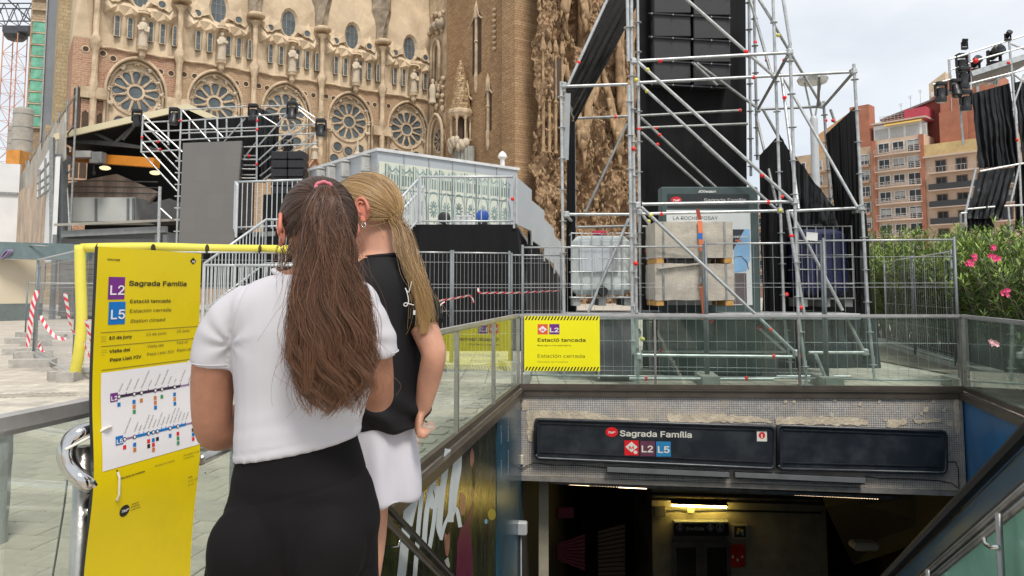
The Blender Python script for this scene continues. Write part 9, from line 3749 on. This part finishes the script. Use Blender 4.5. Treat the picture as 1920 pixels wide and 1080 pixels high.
s2_ = MB()
torso(s2_, [(.985, -.345, 2.12, .095, .085), (1.0, -.375, 2.135, .125, .105), (1.04, -.388, 2.142, .150, .126), (1.12, -.394, 2.148, .150, .126), (1.26, -.392, 2.148, .146, .122), (1.37, -.390, 2.148, .140, .110), (1.43, -.392, 2.15, .118, .092), (1.465, -.388, 2.153, .074, .070)], yaw=.35)
limb(s2_, [(-.36, 2.14, 1.41, .06), (-.315, 2.128, 1.395, .062), (-.276, 2.11, 1.345, .060), (-.252, 2.090, 1.300, .057), (-.240, 2.080, 1.268, .054)], 18)
limb(s2_, [(-.45, 2.175, 1.41, .06), (-.50, 2.195, 1.39, .062), (-.535, 2.21, 1.33, .06), (-.548, 2.222, 1.28, .058)], 18)
fuse(s2_, 'tshirt', TEEB, w2, .0060, 6, tee2_fold)
m_ = MB()
m_.path([V((-.388 + .072 * math.cos(a), 2.154 + .066 * math.sin(a), 1.467 + .008 * math.cos(a))) for a in [2 * PI * k / 24 for k in range(24)]], .006, 8, closed=True)
m_.build('collar', TEEB, w2, True)


def shorts_fold(p):
 return .007 * math.sin(p.x * 80 + p.z * 6 + 2 * mnoise.noise(V((p.x * 4, p.y * 4, p.z * 5)))) * max(0, min(1, (1.04 - p.z) / .15)) + .004 * mnoise.noise(V((p.x * 8, p.y * 8, p.z * 6)))


s3_ = MB()
torso(s3_, [(.785, -.418, 2.15, .152, .135), (.83, -.418, 2.15, .152, .135), (.90, -.418, 2.15, .146, .130), (.98, -.415, 2.15, .132, .118), (1.05, -.412, 2.152, .124, .11)], yaw=.3)
fuse(s3_, 'shorts', SHORTS, w2, .0062, 5, shorts_fold)
# white script on the back of the shirt
SCR = M('white shirt print', (.62, .62, .6), .6)
m_ = MB()
yb = 2.012
scr = lambda x, y: (lambda h: V((h.x, h.y, h.z)))(at(x, y, 2.018))
for pts in ([(760, 540), (764, 552), (766, 566), (762, 574), (757, 572), (760, 568), (768, 570), (776, 572)], [(760, 541), (766, 548), (770, 536), (772, 528)]):
 m_.path(smooth_pts([tuple(scr(*p)) for p in pts], 4), .0016, 6)
o_ = m_.build('shirt_script', SCR, w2, True)
m_ = MB().box(scr(777, 586), (.006, .003, .012))
m_.build('shirt_mark', SCR, w2)
face_parts(w2, T2, R2, 1.03, SKIN2, .95, .026)
hc2 = V((-.432, 2.162, 1.612))
# earrings and fine loose hairs
wis = []
for k in range(120):
 t = np.linspace(0, 1, 10)[:, None]
 s0 = hc2 + R2 @ V((-.06 * rg.uniform(.2, 1), rg.uniform(-.10, .02), rg.uniform(-.07, .105)))
 dr = np.array((rg.uniform(-.2, .8), rg.uniform(-.6, .0), rg.uniform(-.9, .1)))
 wis.append(np.array(s0) + dr * t * rg.uniform(.03, .09) + np.stack([np.sin(t[:, 0] * 5 + k) * .004, t[:, 0] * 0, np.cos(t[:, 0] * 6 + k) * .004], 1))
FLY = wis
for q in (-1, 1):
 m_ = MB()
 c = T2(q * .088, -.024, -.047)
 m_.path([c + R2 @ V((0, .006 * math.cos(a), .007 * math.sin(a))) for a in [2 * PI * k / 14 for k in range(14)]], .0013, 6, closed=True)
 m_.build('earring', CHROME, w2, True)
HBL = [(0.0, (.085, .048, .02)), (.35, (.21, .122, .052)), (.75, (.34, .21, .095)), (1.0, (.48, .33, .16))]
HAIR2 = hair_mat('golden blonde hair', HBL, .36, (.55, .36, .15))
strands('loose_wisps', FLY, HAIR2, w2, .00045, .0002)
CAP2 = M('blonde scalp hair', (.16, .095, .042), .5, 0, .3, 4, .6, 60, stretch=(8, 8, 1))
ax2 = (.088, .112, .103)
tie2w = V(at(737, 404, 2.13))
tie2 = R2.transposed() @ (tie2w - hc2)
tie2 = V(tie2) * 1.0


def scalp2(d):
 if d[1] > .55 and d[2] < .55: return False
 if d[2] < -.10 and d[1] > -.42: return False
 if d[2] < -.42: return False
 return True


m_ = MB()
vs, ok = [], []
for i in range(mm_ + 1):
 th_ = PI * i / mm_
 for k in range(nn_):
  a = 2 * PI * k / nn_
  d = np.array((math.sin(th_) * math.cos(a), math.sin(th_) * math.sin(a), -math.cos(th_)))
  vs.append(hc2 + R2 @ V((d[0] * ax2[0] * .97, d[1] * ax2[1] * .97, d[2] * ax2[2] * .97)))
  ok.append(scalp2(d))
fs = []
for i in range(mm_):
 for k in range(nn_):
  q = (i * nn_ + k, i * nn_ + (k + 1) % nn_, (i + 1) * nn_ + (k + 1) % nn_, (i + 1) * nn_ + k)
  if sum(ok[j] for j in q) >= 3: fs.append(q)
m_.add(vs, fs)
m_.build('scalp_hair', CAP2, w2, True)
strands('combed_hair', slick_hair(hc2, R2, ax2, tie2, scalp2, 7500, 4, .01, .008), HAIR2, w2, .0007, .0006)
key2 = []
for (px, py, hw, Y) in ((736, 403, 6, 2.12), (742, 414, 9, 2.105), (750, 431, 11, 2.09), (759, 464, 14, 2.07), (771, 498, 13, 2.05), (783, 531, 12, 2.035), (792, 564, 11, 2.03), (796, 598, 8, 2.03), (793, 628, 3, 2.03)):
 p = at(px, py, Y)
 key2.append((p.x, p.y, p.z, hw * Y / FPX))
m_ = MB()
q_ = lerp_rings([(k[0], k[1] + .006, k[2], k[3] * .7) for k in key2[:8]], 4)
vs, fs = [], []
for (x, y, z, w) in q_:
 for k in range(10):
  a = 2 * PI * k / 10
  vs.append((x + w * math.cos(a), y + w * .5 * math.sin(a), z))
for i in range(len(q_) - 1):
 for k in range(10):
  fs.append((i * 10 + k, i * 10 + (k + 1) % 10, (i + 1) * 10 + (k + 1) % 10, (i + 1) * 10 + k))
m_.add(vs, fs)
m_.build('ponytail_core', CAP2, w2, True)
strands('ponytail', tail_hair(key2, 5500, 15, .0045, .006, lock=50, flat=.9, endvar=.18), HAIR2, w2, .0006, .00022)
strands('stray_hair', tail_hair([(k[0] + .004, k[1], k[2], k[3] * 1.5) for k in key2], 90, 19, .008, .02, lock=60, flat=.8, endvar=.4), HAIR2, w2, .0005, .0002)
m_ = MB()
td_ = V((.8, -.35, -.25)).normalized()
tx_ = td_.cross(UP).normalized()
ty_ = td_.cross(tx_)
m_.path([tie2w + td_ * .006 + tx_ * (.016 * math.cos(a)) + ty_ * (.017 * math.sin(a)) for a in [2 * PI * k / 20 for k in range(20)]], .005, 8, closed=True)
m_.build('hair_tie', M('cream hair tie', (.55, .44, .32), .7), w2, True)
